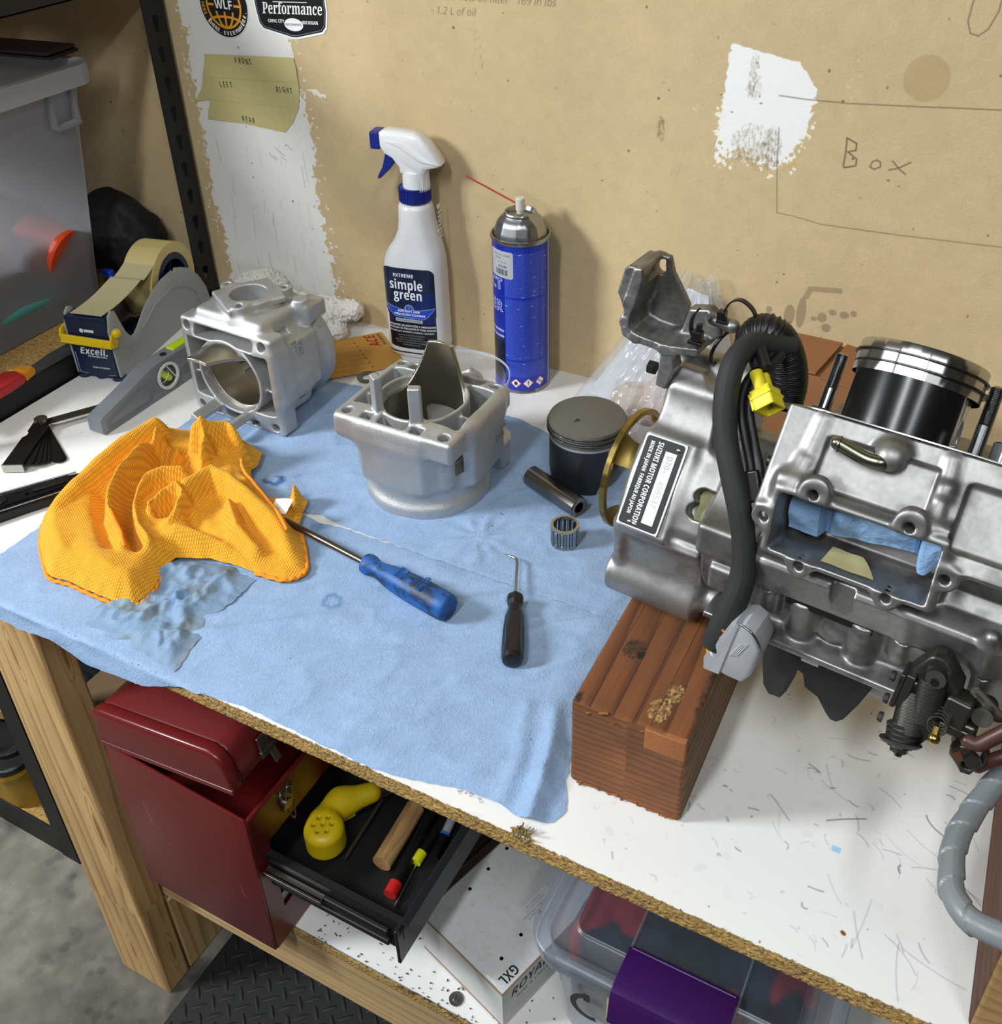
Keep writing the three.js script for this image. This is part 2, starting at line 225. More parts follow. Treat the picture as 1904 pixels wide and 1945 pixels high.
  for (let i = 0; i < 110; i++) { c.strokeStyle = `rgba(90,70,40,${0.06 + r() * 0.18})`; c.lineWidth = 0.6 + r(); const x = r() * w, y = h * (0.25 + 0.75 * r()), a = r() * 6.3, l = 4 + r() * 22; c.beginPath(); c.moveTo(x, y); c.lineTo(x + Math.cos(a) * l, y + Math.sin(a) * l * 0.5); c.stroke(); }
  for (let i = 0; i < 60; i++) smudge(0.2 + r() * 0.85, 0.02 + r() * 0.12, 16, 8, 4, 'rgba(100,80,50,A)', 4);
  // pencil
  const pencil = (pts, lw = 1.3, a = 0.62) => { c.strokeStyle = `rgba(78,66,48,${a})`; c.lineWidth = lw; c.beginPath(); pts.forEach((p, i) => i ? c.lineTo(PX(p[0]) + (r() - 0.5) * 1.5, PY(p[1]) + (r() - 0.5) * 1.5) : c.moveTo(PX(p[0]), PY(p[1]))); c.stroke(); };
  pencil([[0.772, 0.365], [0.80, 0.364], [0.84, 0.365], [0.90, 0.369], [0.94, 0.372], [0.969, 0.3742], [1.06, 0.378]]);
  pencil([[0.776, 0.335], [0.779, 0.30], [0.7844, 0.248]], 1.2, 0.5); pencil([[0.7844, 0.248], [0.80, 0.247], [0.83, 0.243], [0.90, 0.245], [0.96, 0.248], [1.06, 0.253]], 1.2, 0.5);
  pencil([[0.8415, 0.333], [0.842, 0.32], [0.8425, 0.304]], 1.6, 0.75); pencil([[0.841, 0.333], [0.851, 0.329], [0.852, 0.322], [0.844, 0.319], [0.854, 0.314], [0.854, 0.307], [0.8425, 0.3045]], 1.6, 0.75);
  pencil([[0.873, 0.316], [0.868, 0.313], [0.867, 0.308], [0.871, 0.306], [0.876, 0.309], [0.876, 0.314], [0.872, 0.316]], 1.5, 0.7); pencil([[0.886, 0.317], [0.895, 0.309], [0.9, 0.306]], 1.5, 0.7); pencil([[0.903, 0.318], [0.894, 0.311], [0.884, 0.307]], 1.5, 0.7);
  pencil([[0.927, 0.47], [0.926, 0.445], [0.929, 0.436], [0.936, 0.4345], [0.943, 0.44], [0.9475, 0.455], [0.949, 0.48]], 1.4, 0.6);
  c.save(); c.fillStyle = 'rgba(96,80,56,.72)'; c.font = 'italic 13px sans-serif'; c.translate(PX(0.3845), PY(0.4225)); c.rotate(-0.02);
  c.fillText('drain bolt   178 in lbs', 0, -21); c.fillText('Install new oil filter   169 in lbs', 2, -3); c.fillText('- 1.2 L of oil', -2, 15); c.restore();
});
wallTex.anisotropy = 8;
const boardGrain = tex(256, 256, (u, v) => 255 * (0.6 * pf(u, v, 40, 3, 2) + 0.4 * pf(u, v, 120, 1, 5)), { srgb: false, size: 0.12 });
const wallGrain = boardGrain.clone(); wallGrain.repeat.set(1.7 / 0.12, 0.59 / 0.12); wallGrain.needsUpdate = true;
const wallMat = std({ map: wallTex, roughness: 0.82, bumpMap: wallGrain, bumpScale: 0.0003 });
const boardMat = std({ color: new THREE.Color().setRGB(0.57, 0.43, 0.235), roughness: 0.82, bumpMap: boardGrain, bumpScale: 0.0003 });
{
  const wall = new THREE.Group(); wall.name = 'wall_back'; wall.userData.kind = 'structure'; wall.position.set(0, H, 0); scene.add(wall);
  const g = new THREE.BoxGeometry(1.7, 0.59, 0.12).translate(0.4, 0.265, -0.06), P = g.attributes.position, uv = g.attributes.uv;
  for (let i = 0; i < P.count; i++) uv.setXY(i, (P.getX(i) + 0.45) / 1.7, (P.getY(i) + 0.03) / 0.59);
  part(wall, 'wall_panel', g, wallMat);
  for (const [x0, x1, y0, y1] of [[-3.5, -0.45, -H, CEIL - H], [1.25, 4.1, -H, CEIL - H], [-0.45, 1.25, -H, -0.03], [-0.45, 1.25, 0.56, CEIL - H]]) part(wall, 'wall_panel', boxUV(new THREE.BoxGeometry(x1 - x0, y1 - y0, 0.12).translate((x0 + x1) / 2, (y0 + y1) / 2, -0.06)), boardMat);
}
const drywall = std({ color: 0x3b3936, roughness: 0.9 }), ceilMat = std({ color: 0x5a5853, roughness: 0.9 });
struct('wall_left', boxUV(new THREE.BoxGeometry(0.12, CEIL, 5.4).translate(-3.56, CEIL / 2 - H, 2.5)), drywall);
struct('wall_right', boxUV(new THREE.BoxGeometry(0.12, CEIL, 5.4).translate(4.16, CEIL / 2 - H, 2.5)), drywall);
struct('wall_front', boxUV(new THREE.BoxGeometry(8, CEIL, 0.12).translate(0.3, CEIL / 2 - H, 5.16)), drywall);
struct('ceiling', boxUV(new THREE.BoxGeometry(8, 0.12, 5.5).translate(0.3, CEIL + 0.06 - H, 2.5)), ceilMat);
const floorTex = tex(1024, 1024, (u, v) => {
  const a = pf(u, v, 5, 5, 1), b = pf(u, v, 60, 3, 8), d = sst(0.62, 0.75, pf(u, v, 12, 4, 21)), s = hash3(Math.floor(u * 1024), Math.floor(v * 1024), 3), pit = sst(0.72, 0.8, pf(u, v, 45, 2, 44));
  const k = 118 + (a - 0.5) * 90 + (b - 0.5) * 38 - d * 34 + (s > 0.9985 ? 50 : 0) - pit * 16; return [k, k * 0.95, k * 0.86];
}, { size: 1.1 });
const floorMat = std({ map: floorTex, roughness: 0.78, bumpMap: grainTex, bumpScale: 0.0006 });
struct('floor', boxUV(new THREE.BoxGeometry(8, 0.1, 5.5).translate(0.3, -H - 0.05, 2.5)), floorMat);

// unseen lamps: ceiling battens and a stand lamp, all out of view
{
  const glow = std({ color: 0xffffff, emissive: 0xf2faff, emissiveIntensity: 2 }), housing = plastic(0xf2f2ee, 0.5);
  LAMPS.forEach(([x, z, lx, lz, I0], i) => {
    const t = thing('unseen_ceiling_lamp', ['unseen ceiling batten lighting the bench from in front of its middle', 'unseen ceiling batten lighting the bench from in front of its right end'][i], 'light', [x, CEIL - H, z]);
    part(t, 'housing', box(lx, 0.05, lz, 0, -0.026, 0, 0.006), housing);
    part(t, 'diffuser', box(lx * 0.94, 0.02, lz * 0.94, 0, -0.061, 0, 0.004), glow);
    const L = new THREE.RectAreaLight(LIGHT, I0, lx, lz); L.position.set(0, -0.08, 0); L.rotation.x = -Math.PI / 2; t.add(L);
  });
  const w = thing('unseen_stand_lamp', 'unseen lamp on a stand out of view, lighting the bench from the left', 'light', UNSEEN_LAMP.at), s = UNSEEN_LAMP.size;
  part(w, 'stand', [rod([0, -H - UNSEEN_LAMP.at[1], -0.06], [0, -0.1, -0.06], 0.014), rod([-0.3, -H - UNSEEN_LAMP.at[1] + 0.01, -0.06], [0, -H - UNSEEN_LAMP.at[1] + 0.3, -0.06], 0.01), rod([0.3, -H - UNSEEN_LAMP.at[1] + 0.01, -0.06], [0, -H - UNSEEN_LAMP.at[1] + 0.3, -0.06], 0.01), rod([0, -H - UNSEEN_LAMP.at[1] + 0.01, -0.36], [0, -H - UNSEEN_LAMP.at[1] + 0.3, -0.06], 0.01)].map(g => g.translate(0, 0, 0.2)), plastic(0x202022, 0.5));
  const hd = new THREE.Group(); hd.name = 'lamp_head'; w.add(hd); hd.lookAt(UNSEEN_LAMP.to[0], UNSEEN_LAMP.to[1] + H, UNSEEN_LAMP.to[2]);
  hd.children; part(hd, 'housing', box(s + 0.05, s + 0.05, 0.06, 0, 0, -0.05, 0.01), plastic(0x202022, 0.5)); part(hd, 'diffuser', box(s, s, 0.012, 0, 0, -0.014, 0.003), glow);
  const L = new THREE.RectAreaLight(LIGHT, UNSEEN_LAMP.intensity, s, s); L.position.set(0, 0, 0.01); L.rotation.y = Math.PI; hd.add(L);
}

// ---------- the workbench ----------
const BX0 = 0.0, BX1 = 1.95, BD = 0.6096;
const topTex = canvasTex(2048, 1024, (c, w, h) => {   // u: x 0..1.4, v: z 0..0.61 (canvas y = z)
  const r = rng(11), S = w / 1.4; c.fillStyle = '#e4e2de'; c.fillRect(0, 0, w, h);
  for (let i = 0; i < 2600; i++) { c.fillStyle = `rgba(90,85,75,${r() * 0.05})`; c.beginPath(); c.ellipse(r() * w, r() * h, r() * 9, r() * 5, r() * 3, 0, 6.3); c.fill(); }
  const scr = (x, z, n, spread, len, a, ang) => { for (let i = 0; i < n; i++) { const X = (x + (r() - 0.5) * spread) * S, Z = (z + (r() - 0.5) * spread * 0.8) * S, t = ang + (r() - 0.5) * 2.2, l = r() * len * S; c.strokeStyle = `rgba(60,62,66,${a * (0.3 + r())})`; c.lineWidth = 0.5 + r() * 1.1; c.beginPath(); c.moveTo(X, Z); c.quadraticCurveTo(X + Math.cos(t) * l * 0.5 + (r() - 0.5) * 14, Z + Math.sin(t) * l * 0.5 + (r() - 0.5) * 14, X + Math.cos(t) * l, Z + Math.sin(t) * l); c.stroke(); } };
  scr(1.03, 0.45, 34, 0.17, 0.03, 0.5, 0.5); scr(0.98, 0.5, 40, 0.22, 0.012, 0.35, 0.6); scr(1.06, 0.53, 26, 0.14, 0.045, 0.35, 1.0); scr(0.93, 0.55, 36, 0.24, 0.01, 0.4, 0.4); scr(0.7, 0.3, 60, 1.2, 0.02, 0.18, 0.8); scr(0.85, 0.59, 30, 0.3, 0.01, 0.4, 0.3);
  for (let i = 0; i < 420; i++) { c.fillStyle = `rgba(40,38,36,${0.2 + r() * 0.6})`; c.fillRect(r() * w, r() * h, 0.7 + r() * 2.2, 0.7 + r() * 2); }
  c.fillStyle = '#7a4a24'; c.beginPath(); c.ellipse(1.0215 * S, 0.575 * S, 3, 2, 0.5, 0, 6.3); c.fill();
  c.fillStyle = '#9fc6dc'; c.fillRect(1.0 * S, 0.513 * S, 9, 7);
  for (let i = 0; i < 70; i++) { c.strokeStyle = `rgba(110,110,108,${0.2 + r() * 0.4})`; c.lineWidth = 1 + r() * 2; const X = (0.742 + r() * 0.02) * S, Z = (0.577 + r() * 0.02) * S; c.beginPath(); c.moveTo(X, Z); c.lineTo(X + (r() - 0.5) * 12, Z + (r() - 0.5) * 8); c.stroke(); }
}); topTex.flipY = false; topTex.needsUpdate = true;
const melamine = std({ map: topTex, roughness: 0.42 }), whiteBoard = std({ color: 0xe2e0dc, roughness: 0.45 });
const chipTex = tex(512, 256, (u, v) => { const a = pf(u, v * 3, 40, 2, 2), b = pn(u * 120, v * 160, 120, 7), d = pn(u * 40 + a * 4, v * 90, 40, 3); const k = 0.35 + 0.65 * (a * 0.45 + b * 0.3 + d * 0.35), dark = sst(0.72, 0.85, pf(u, v, 60, 2, 31)); return [205 * k * (1 - 0.55 * dark) + 22, 168 * k * (1 - 0.55 * dark) + 14, 98 * k * (1 - 0.55 * dark) + 6]; }, { size: 0.12 });
const chipBump = tex(256, 256, (u, v) => 255 * pf(u, v, 32, 3, 71), { srgb: false, size: 0.06 });
const chipMat = std({ map: chipTex, roughness: 0.9, bumpMap: chipBump, bumpScale: 0.0012 });
function chipEdge(x0, x1, y0, y1, z, seed, thick = 0.004) {   // sawn particle board edge with torn fibres along its upper arris
  const nx = Math.round((x1 - x0) / 0.0022), ny = 9;
  const g = grid(nx, ny, (u, v) => { const x = lerp(x0, x1, u), y = lerp(y0, y1, v), e = v > 0.9 ? (n3(x * 900, seed, 1) - 0.35) * 0.0014 : 0; return [x, y + e, z + (n3(x * 700, y * 700, seed) - 0.5) * 0.0011 - (v < 0.05 || v > 0.95 ? thick * 0.2 : 0)]; });
  return boxUV(g);
}
function woodTex(seed, base, dark, { w = 512, h = 512, rings = 9, warp = 0.5, knots = [], size = 0.12, contrast = 1, blotch = 0.12 } = {}) {   // grain runs along v
  return tex(w, h, (u, v) => {
    let q = u * rings + warp * fbm(u * 3, v * 0.9, seed, 3) * 3, kd = 0;
    for (const [ku, kv, kr] of knots) { const d = Math.hypot(u - ku, (v - kv) * 0.7); q += 2.6 * Math.exp(-d * d / (kr * kr)) * Math.sign(u - ku + 0.001); kd = Math.max(kd, sst(kr * 0.62, kr * 0.3, d)); }
    const f = q - Math.floor(q), late = Math.pow(f, 3) * (1 - sst(0.93, 1, f)), fine = n3(u * 180, v * 6, seed + 5), fib = n3(u * 60, v * 2.5, seed + 9), bl = fbm(u * 4, v * 4, seed + 20, 3) - 0.5;
    const t = clamp(contrast * (0.75 * late + 0.16 * (fine - 0.5) + 0.2 * (fib - 0.5)) + kd * 0.75), m = 1 + blotch * 2 * bl;
    return [lerp(base[0], dark[0], t) * m, lerp(base[1], dark[1], t) * m, lerp(base[2], dark[2], t) * m];
  }, { size });
}
const pineTex = woodTex(3, [196, 160, 108], [132, 94, 52], { rings: 4, warp: 0.9, knots: [[0.62, 0.3, 0.09], [0.3, 0.8, 0.05]], size: 0 , h: 1024});
pineTex.repeat.set(1 / 0.09, 1 / 0.55); 
const pineMat = std({ map: pineTex, roughness: 0.72, bumpMap: grainTex, bumpScale: 0.0003 });
const railTex = woodTex(8, [202, 170, 122], [160, 124, 78], { rings: 5, warp: 0.7, size: 0, h: 1024 }); railTex.rotation = Math.PI / 2; railTex.repeat.set(1 / 0.09, 1 / 0.9);
const railMat = std({ map: railTex, roughness: 0.72, bumpMap: grainTex, bumpScale: 0.0003 });
const SHY = -0.455, SHZ = 0.555;
const bench = thing('workbench', 'wooden workbench with a white melamine top and a raw particle board front edge', 'workbench', [0, 0, 0]);
{
  part(bench, 'bench_top', box(BX1 - BX0, 0.0155, BD - 0.004, (BX0 + BX1) / 2, -0.0083, (BD - 0.004) / 2, 0), whiteBoard);
  const g = grid(8, 4, (u, v) => [lerp(BX0, BX1, u), 0, lerp(BD - 0.0006, 0, v)]), uv = g.attributes.uv, P = g.attributes.position;
  for (let i = 0; i < P.count; i++) uv.setXY(i, P.getX(i) / 1.4, P.getZ(i) / 0.61 * 0.872);
  part(bench, 'melamine_surface', g, melamine, 'scratched white melamine surface');
  part(bench, 'particle_board_edge', chipEdge(BX0, BX1, -0.0165, 0.0004, BD, 4), chipMat, 'raw golden particle board edge');
  const r = rng(21), sl = [];
  for (let i = 0; i < 620; i++) { const x = lerp(0.3, 1.5, r()), l = 0.001 + r() * 0.004; sl.push(tr(new THREE.BoxGeometry(l, 0.0004, 0.0009), x, 0.0002 + r() * 0.0006, BD - 0.0006 + r() * 0.0012, (r() - 0.5), (r() - 0.5) * 1.4, (r() - 0.5) * 0.9)); }
  for (let i = 0; i < 26; i++) sl.push(tr(new THREE.BoxGeometry(0.004 + r() * 0.008, 0.0008, 0.001), 0.794 + r() * 0.016, 0.001 + r() * 0.003, BD - 0.006 + r() * 0.008, r(), r() * 3, r() * 2));
  const s = part(bench, 'edge_splinters', merge(sl), std({ color: 0x8a7446, roughness: 0.95 })); s.userData.kind = 'stuff';
  const leg = (x0, x1, z0, z1) => part(bench, 'leg', boxUV(box(x1 - x0, H - 0.0165, z1 - z0, (x0 + x1) / 2, -(H + 0.0165) / 2, (z0 + z1) / 2, 0.004, 3)), pineMat);
  leg(0.165, 0.2525, 0.553, 0.591); leg(0.165, 0.2525, 0.002, 0.04); leg(1.8, 1.8875, 0.553, 0.591); leg(1.8, 1.8875, 0.002, 0.04);
  part(bench, 'lower_shelf', box(1.74, 0.0155, SHZ - 0.008, 1.02, SHY - 0.0083, (SHZ - 0.004) / 2, 0), std({ color: 0xdcdad5, roughness: 0.5 }), 'white melamine lower shelf');
  part(bench, 'shelf_edge', chipEdge(0.15, 1.89, SHY - 0.0165, SHY + 0.0004, SHZ - 0.003, 9), chipMat, 'raw particle board edge of the lower shelf');
  part(bench, 'rail', box(1.74, 0.089, 0.038, 1.02, SHY - 0.0165 - 0.0445, SHZ - 0.024, 0.003), railMat);
  part(bench, 'rail', box(1.74, 0.089, 0.038, 1.02, SHY - 0.0165 - 0.0445, 0.06, 0.003), railMat);
}

// ---------- cast two-stroke cylinders ----------
const { FontLoader } = await import('three/addons/loaders/FontLoader.js');
const { TextGeometry } = await import('three/addons/geometries/TextGeometry.js');
const bold = await new FontLoader().loadAsync('fonts/droid/droid_sans_bold.typeface.json');
function raised(str, size, depth = 0.0006) { const g = new TextGeometry(str, { font: bold, size, depth, curveSegments: 3, bevelEnabled: false }); g.computeBoundingBox(); return g.translate(-(g.boundingBox.min.x + g.boundingBox.max.x) / 2, 0, 0); }
const mottle = (base, amp, s1 = 60, s2 = 420) => (x, y, z) => { const k = base * (1 + amp * ((fbm(x * s1, y * s1, z * s1 + 7, 3) - 0.5) * 1.3 + (n3(x * s2, y * s2, z * s2) - 0.5) * 0.5)); return [k, k, k * 0.985]; };
const castMat = std({ vertexColors: true, metalness: 0.75, roughness: 0.5, bumpMap: grainTex, bumpScale: 0.00025 });
const honeTex = tex(256, 256, (u, v) => 255 * (0.5 + 0.25 * Math.sin((u * 9 + v * 40 + pn(u * 30, v * 30, 30, 2)) * 6.283) * pn(u * 20, v * 60, 20, 5) + 0.25 * (hash3(Math.floor(v * 256), Math.floor(u * 8), 2) - 0.5)), { srgb: false, size: 0.03 });
const linerMat = std({ color: 0xb9b4a6, metalness: 1, roughness: 0.3, bumpMap: honeTex, bumpScale: 0.00012 });
{
  const YF = 0.105;
  const ang = (x, z) => Math.atan2(x, -z) * 0.0405;              // arc length from the exhaust side
  const p1 = [-0.0255, 0.0395], p2 = [0.019, 0.0415];
  const outer = U(0.012,
    sCyl(1, 0, 0.085, 0, 0, 0.0615, 0.003), sCyl(1, 0, 0.0125, 0, 0, 0.0645, 0.003),
    sBox(0, 0.0925, 0, 0.068, 0.0125, 0.062, 0.0045),
    sBox(0, 0.07, 0, 0.056, 0.035, 0.05, 0.01),
    sBox(-0.003, 0.066, 0.044, 0.039, 0.034, 0.0175, 0.006),
    sBox(-0.05, 0.086, 0.006, 0.018, 0.014, 0.05, 0.004),
    sBox(0.052, 0.066, -0.012, 0.0165, 0.036, 0.034, 0.005), sBox(0.055, 0.075, 0.012, 0.012, 0.026, 0.012, 0.005));
  const exh = U(0.009, outer, sBox(0, 0.066, -0.052, 0.05, 0.033, 0.022, 0.008), sCyl(2, -0.084, -0.02, 0, 0.058, 0.031, 0.002),
    ...[[-0.037, -0.006], [0.026, -0.031], [0.014, 0.03]].map(([a, b]) => sCyl(2, -0.0855, -0.06, a, 0.058 + b, 0.0085, 0.001)),
    sBox(0.05, 0.018, -0.06, 0.012, 0.016, 0.01, 0.003), sCyl(2, -0.078, -0.05, 0.05, 0.03, 0.009, 0.002));
  const flangeEars = U(0.004, exh, turned(sBox(0, 0, 0, 0.03, 0.034, 0.004, 0.003), 0, 0.058, -0.0805, 0, 0, 0.5));
  const ringOut = (r) => (x, y, z) => r - Math.hypot(x, z);
  const pocket = (x0, x1, z0, z1, y0, r = 0.0475) => I(0.002, sBox((x0 + x1) / 2, (y0 + 0.13) / 2, (z0 + z1) / 2, (x1 - x0) / 2, (0.13 - y0) / 2, (z1 - z0) / 2, 0.004), ringOut(r));
  const cast0 = SUB(0.0018, flangeEars,
    sCyl(1, -0.02, 0.2, 0, 0, 0.0438),
    pocket(-0.0605, -0.02, -0.04, 0.036, 0.05), pocket(0.02, 0.0605, -0.04, 0.036, 0.05), pocket(-0.019, 0.0145, 0.04, 0.0575, 0.062),
    pocket(-0.046, 0.042, -0.0575, -0.043, 0.068, 0.047),
    sBox(-0.0325, 0.1, 0.0525, 0.0062, 0.018, 0.0046, 0.0015), sBox(0.026, 0.1, 0.0535, 0.0062, 0.018, 0.0046, 0.0015), sBox(-0.053, 0.1, -0.028, 0.003, 0.02, 0.004, 0.001),
    ...[[-0.0565, 0.051], [-0.0575, -0.0525], [0.0545, -0.0525], [0.0555, 0.0515]].map(([a, b]) => sCyl(1, 0.06, 0.13, a, b, 0.0054)),
    sCyl(2, -0.1, -0.01, 0, 0.058, 0.0215), ...[[-0.037, -0.006], [0.026, -0.031], [0.014, 0.03]].map(([a, b]) => sCyl(2, -0.1, -0.075, a, 0.058 + b, 0.0036)));
  // bolt column between pockets and webs that cross the transfer pockets, the two prongs
  const web = (px, pz, w) => I(0, turned(sBox(0, 0, 0, w, 0.027, 0.01, 0.002), px, 0.075, pz, 0, Math.atan2(px, pz)), ringOut(0.0438));
  const prong = ([px, pz]) => turned(I(0, sBox(0, 0, 0, 0.0063, 0.034, 0.0045, 0.0016), sHalf(0.14, 0.06, 0.03, 0.006)), px * 1.035, 0.1135, pz * 1.035, 0, Math.atan2(px, pz));
  const casting = U(0.004, cast0, web(-0.05, 0.008, 0.0016), web(0.05, 0.006, 0.0016), prong(p1), prong(p2));
  const g = sdfMesh(casting, [-0.082, -0.004, -0.092], [0.082, 0.152, 0.068], 0.00125, mottle(0.5, 0.16));
  const yTop = (x, z) => { const s = Math.abs(ang(x, z) + 0.001); if (s < 0.0135) return 0.1495 - s * s * 5; if (s < 0.046) return 0.097 + 0.0525 * Math.pow((0.046 - s) / 0.0325, 1.9); return 0.097; };
  const liner = SUB(0.0006, I(0.0008, sCyl(1, 0.002, 0.16, 0, 0, 0.0448), (x, y, z) => 0.0405 - Math.hypot(x, z), (x, y, z) => (y - yTop(x, z)) * 0.55),
    sBox(-0.042, 0.046, 0.004, 0.012, 0.012, 0.014, 0.003), sBox(0.042, 0.046, 0.004, 0.012, 0.012, 0.014, 0.003), sBox(0, 0.046, 0.042, 0.011, 0.012, 0.012, 0.003), sBox(0, 0.058, -0.042, 0.02, 0.015, 0.012, 0.006), sBox(-0.026, 0.046, 0.034, 0.007, 0.011, 0.008, 0.003), sBox(0.026, 0.046, 0.034, 0.007, 0.011, 0.008, 0.003));
  const lg = sdfMesh(liner, [-0.048, -0.001, -0.048], [0.048, 0.154, 0.048], 0.0011);
  { const P = lg.attributes.position, uv = lg.attributes.uv; for (let i = 0; i < P.count; i++) uv.setXY(i, ang(P.getX(i), P.getZ(i)), P.getY(i)); }
  const t = thing('engine_cylinder', 'cast aluminium cylinder standing upside down with its tall skirt tongue pointing up', 'engine cylinder', [0.518, 0, 0.272], 0);
  part(t, 'casting', g, castMat); part(t, 'bore_liner', lg, linerMat, 'bright honed bore liner with skirt tongue');
  const emb = [tr(raised('RVH', 0.009), 0.0682, 0.052, -0.004, 0, Math.PI / 2), tr(raised('RHM', 0.009), 0.0682, 0.04, -0.004, 0, Math.PI / 2), tr(raised('VARRXS', 0.0065), 0.0682, 0.066, -0.03, 0, Math.PI / 2), tr(raised('1 ERA', 0.0075), 0.0682, 0.056, -0.03, 0, Math.PI / 2)];
  part(t, 'cast_lettering', merge(emb), std({ color: 0x9a9a98, metalness: 0.75, roughness: 0.5 }));
  const c = t.clone(); c.name = numbered('engine_cylinder'); scene.add(c);
  c.userData = { label: 'bare cast aluminium cylinder lying on its side with its bore facing the orange cloth', category: 'engine cylinder' };
  c.position.set(0.2665, H + 0.0645, 0.1685); c.rotation.set(Math.PI / 2, 0.0, 0); c.rotation.order = 'YXZ'; c.rotation.y = -0.05;
}

// ---------- spray bottle ----------
function loft(secs, n = 56) {                      // secs: [y, x left, x right, half depth, exponent]
  const pts = [], m = secs.length;
  const g = grid(n, m - 1, (u, v) => { const s = secs[Math.round(v * (m - 1))], a = u * Math.PI * 2, c = Math.cos(a), d = Math.sin(a), e = 2 / s[4], hx = (s[2] - s[1]) / 2, cx = (s[1] + s[2]) / 2; return [cx + hx * Math.sign(c) * Math.pow(Math.abs(c), e), s[0], -s[3] * Math.sign(d) * Math.pow(Math.abs(d), e)]; });
  return mergeVertices(g);
}
{
  const t = thing('spray_bottle', 'white trigger spray bottle with dark blue label and blue nozzle against the wall', 'spray bottle', [0.359, 0, 0.031], 0.2);
  const W = std({ color: 0xe9e9ea, roughness: 0.32 }), B = std({ color: 0x1b2a86, roughness: 0.35 });
  const S0 = [[0, -0.03, 0.03, 0.019, 3], [0.0015, -0.0345, 0.0345, 0.0225, 3.2], [0.006, -0.0372, 0.0372, 0.0255, 3.6], [0.014, -0.0382, 0.0382, 0.0264, 3.8], [0.06, -0.0382, 0.0382, 0.0264, 3.8], [0.118, -0.0378, 0.038, 0.0262, 3.6], [0.13, -0.0365, 0.0378, 0.0258, 3.3], [0.138, -0.0342, 0.0372, 0.0252, 3.0], [0.145, -0.0305, 0.0362, 0.0246, 2.8], [0.152, -0.0255, 0.0348, 0.024, 2.6], [0.16, -0.0205, 0.033, 0.0236, 2.5], [0.17, -0.0165, 0.0308, 0.0232, 2.4], [0.182, -0.0148, 0.0285, 0.0226, 2.3], [0.193, -0.0145, 0.0272, 0.0218, 2.2], [0.199, -0.0143, 0.0266, 0.021, 2.1], [0.2025, -0.0128, 0.0252, 0.0192, 2], [0.204, -0.009, 0.0215, 0.0152, 2], [0.2045, -0.009, 0.0215, 0.0152, 2], [0.212, -0.009, 0.0215, 0.0152, 2]];
  const secs = []; for (let i = 0; i < S0.length - 1; i++) for (let k = 0; k < 3; k++) secs.push(S0[i].map((a, j) => lerp(a, S0[i + 1][j], k / 3))); secs.push(S0[S0.length - 1]);
  part(t, 'bottle_body', merge([loft(secs), new THREE.CircleGeometry(0.03, 24).rotateX(Math.PI / 2).scale(1, 1, 0.62).translate(0, 0.0002, 0)]), W);
  const lt = canvasTex(1024, 1770, (c, w, h) => {
    const r = rng(3); c.clearRect(0, 0, w, h); c.beginPath(); const q = [[0, 40], [w, 0]]; const R = 120; c.roundRect ? c.roundRect(8, 30, w - 16, h - 40, [R, R, 60, 60]) : c.rect(8, 30, w - 16, h - 40); c.save(); c.clip();
    c.fillStyle = '#151c33'; c.fillRect(0, 0, w, h);
    for (let i = 0; i < 260; i++) { const x = r() * w, y = r() * h * 0.8; c.strokeStyle = ['rgba(40,60,120,.28)', 'rgba(20,24,40,.4)', 'rgba(60,100,150,.16)', 'rgba(30,40,70,.4)'][Math.floor(r() * 4)]; c.lineWidth = 3 + r() * 26; c.beginPath(); c.moveTo(x, y); c.lineTo(x + (r() - 0.3) * 260, y - 200 - r() * 300); c.stroke(); }
    c.fillStyle = 'rgba(20,40,160,.38)'; c.fillRect(w * 0.62, h * 0.28, w, h * 0.4); c.fillStyle = 'rgba(12,12,12,.75)'; c.fillRect(0, h * 0.63, w, h);
    c.fillStyle = '#f4f5f8'; c.textAlign = 'center';
    c.font = 'bold 92px sans-serif'; c.fillText('EXTREME', w * 0.43, h * 0.115);
    c.font = 'bold 250px sans-serif'; c.save(); c.translate(w * 0.47, h * 0.25); c.scale(0.82, 1.05); c.fillText('simple', 0, 0); c.translate(30, 190); c.fillText('green', 0, 0); c.restore();
    c.fillStyle = '#2345b4'; c.strokeStyle = '#b9c7ee'; c.lineWidth = 7; c.beginPath(); c.moveTo(40, h * 0.435); c.lineTo(w * 0.36, h * 0.48); c.lineTo(w * 0.5, h * 0.465); c.lineTo(w * 0.64, h * 0.48); c.lineTo(w * 0.97, h * 0.445); c.lineTo(w * 0.93, h * 0.49); c.lineTo(w * 0.9, h * 0.50); c.lineTo(w * 0.86, h * 0.535); c.lineTo(w * 0.78, h * 0.572); c.lineTo(w * 0.22, h * 0.565); c.lineTo(w * 0.1, h * 0.51); c.closePath(); c.fill(); c.stroke();
    c.beginPath(); c.arc(w * 0.5, h * 0.47, 88, Math.PI, 0); c.fill(); c.stroke(); c.beginPath(); c.arc(w * 0.48, h * 0.572, 84, 0, Math.PI); c.fill(); c.stroke(); c.lineWidth = 3; for (let i = -2; i < 3; i++) { c.beginPath(); c.ellipse(w * 0.5, h * 0.47, Math.abs(i) * 34 + 8, 84, 0, Math.PI, 0); c.stroke(); }
    c.fillStyle = '#f4f5f8'; c.font = 'bold 62px sans-serif'; c.fillText('AIRCRAFT AND', w * 0.49, h * 0.508); c.fillText('PRECISION CLEANER', w * 0.5, h * 0.547);
    c.fillStyle = '#b9bcc6'; c.fillRect(w * 0.22, h * 0.585, w * 0.52, 64); c.fillStyle = '#1c2030'; c.font = 'bold 40px sans-serif'; c.fillText('MEETS BOEING D6-17487P', w * 0.48, h * 0.611);
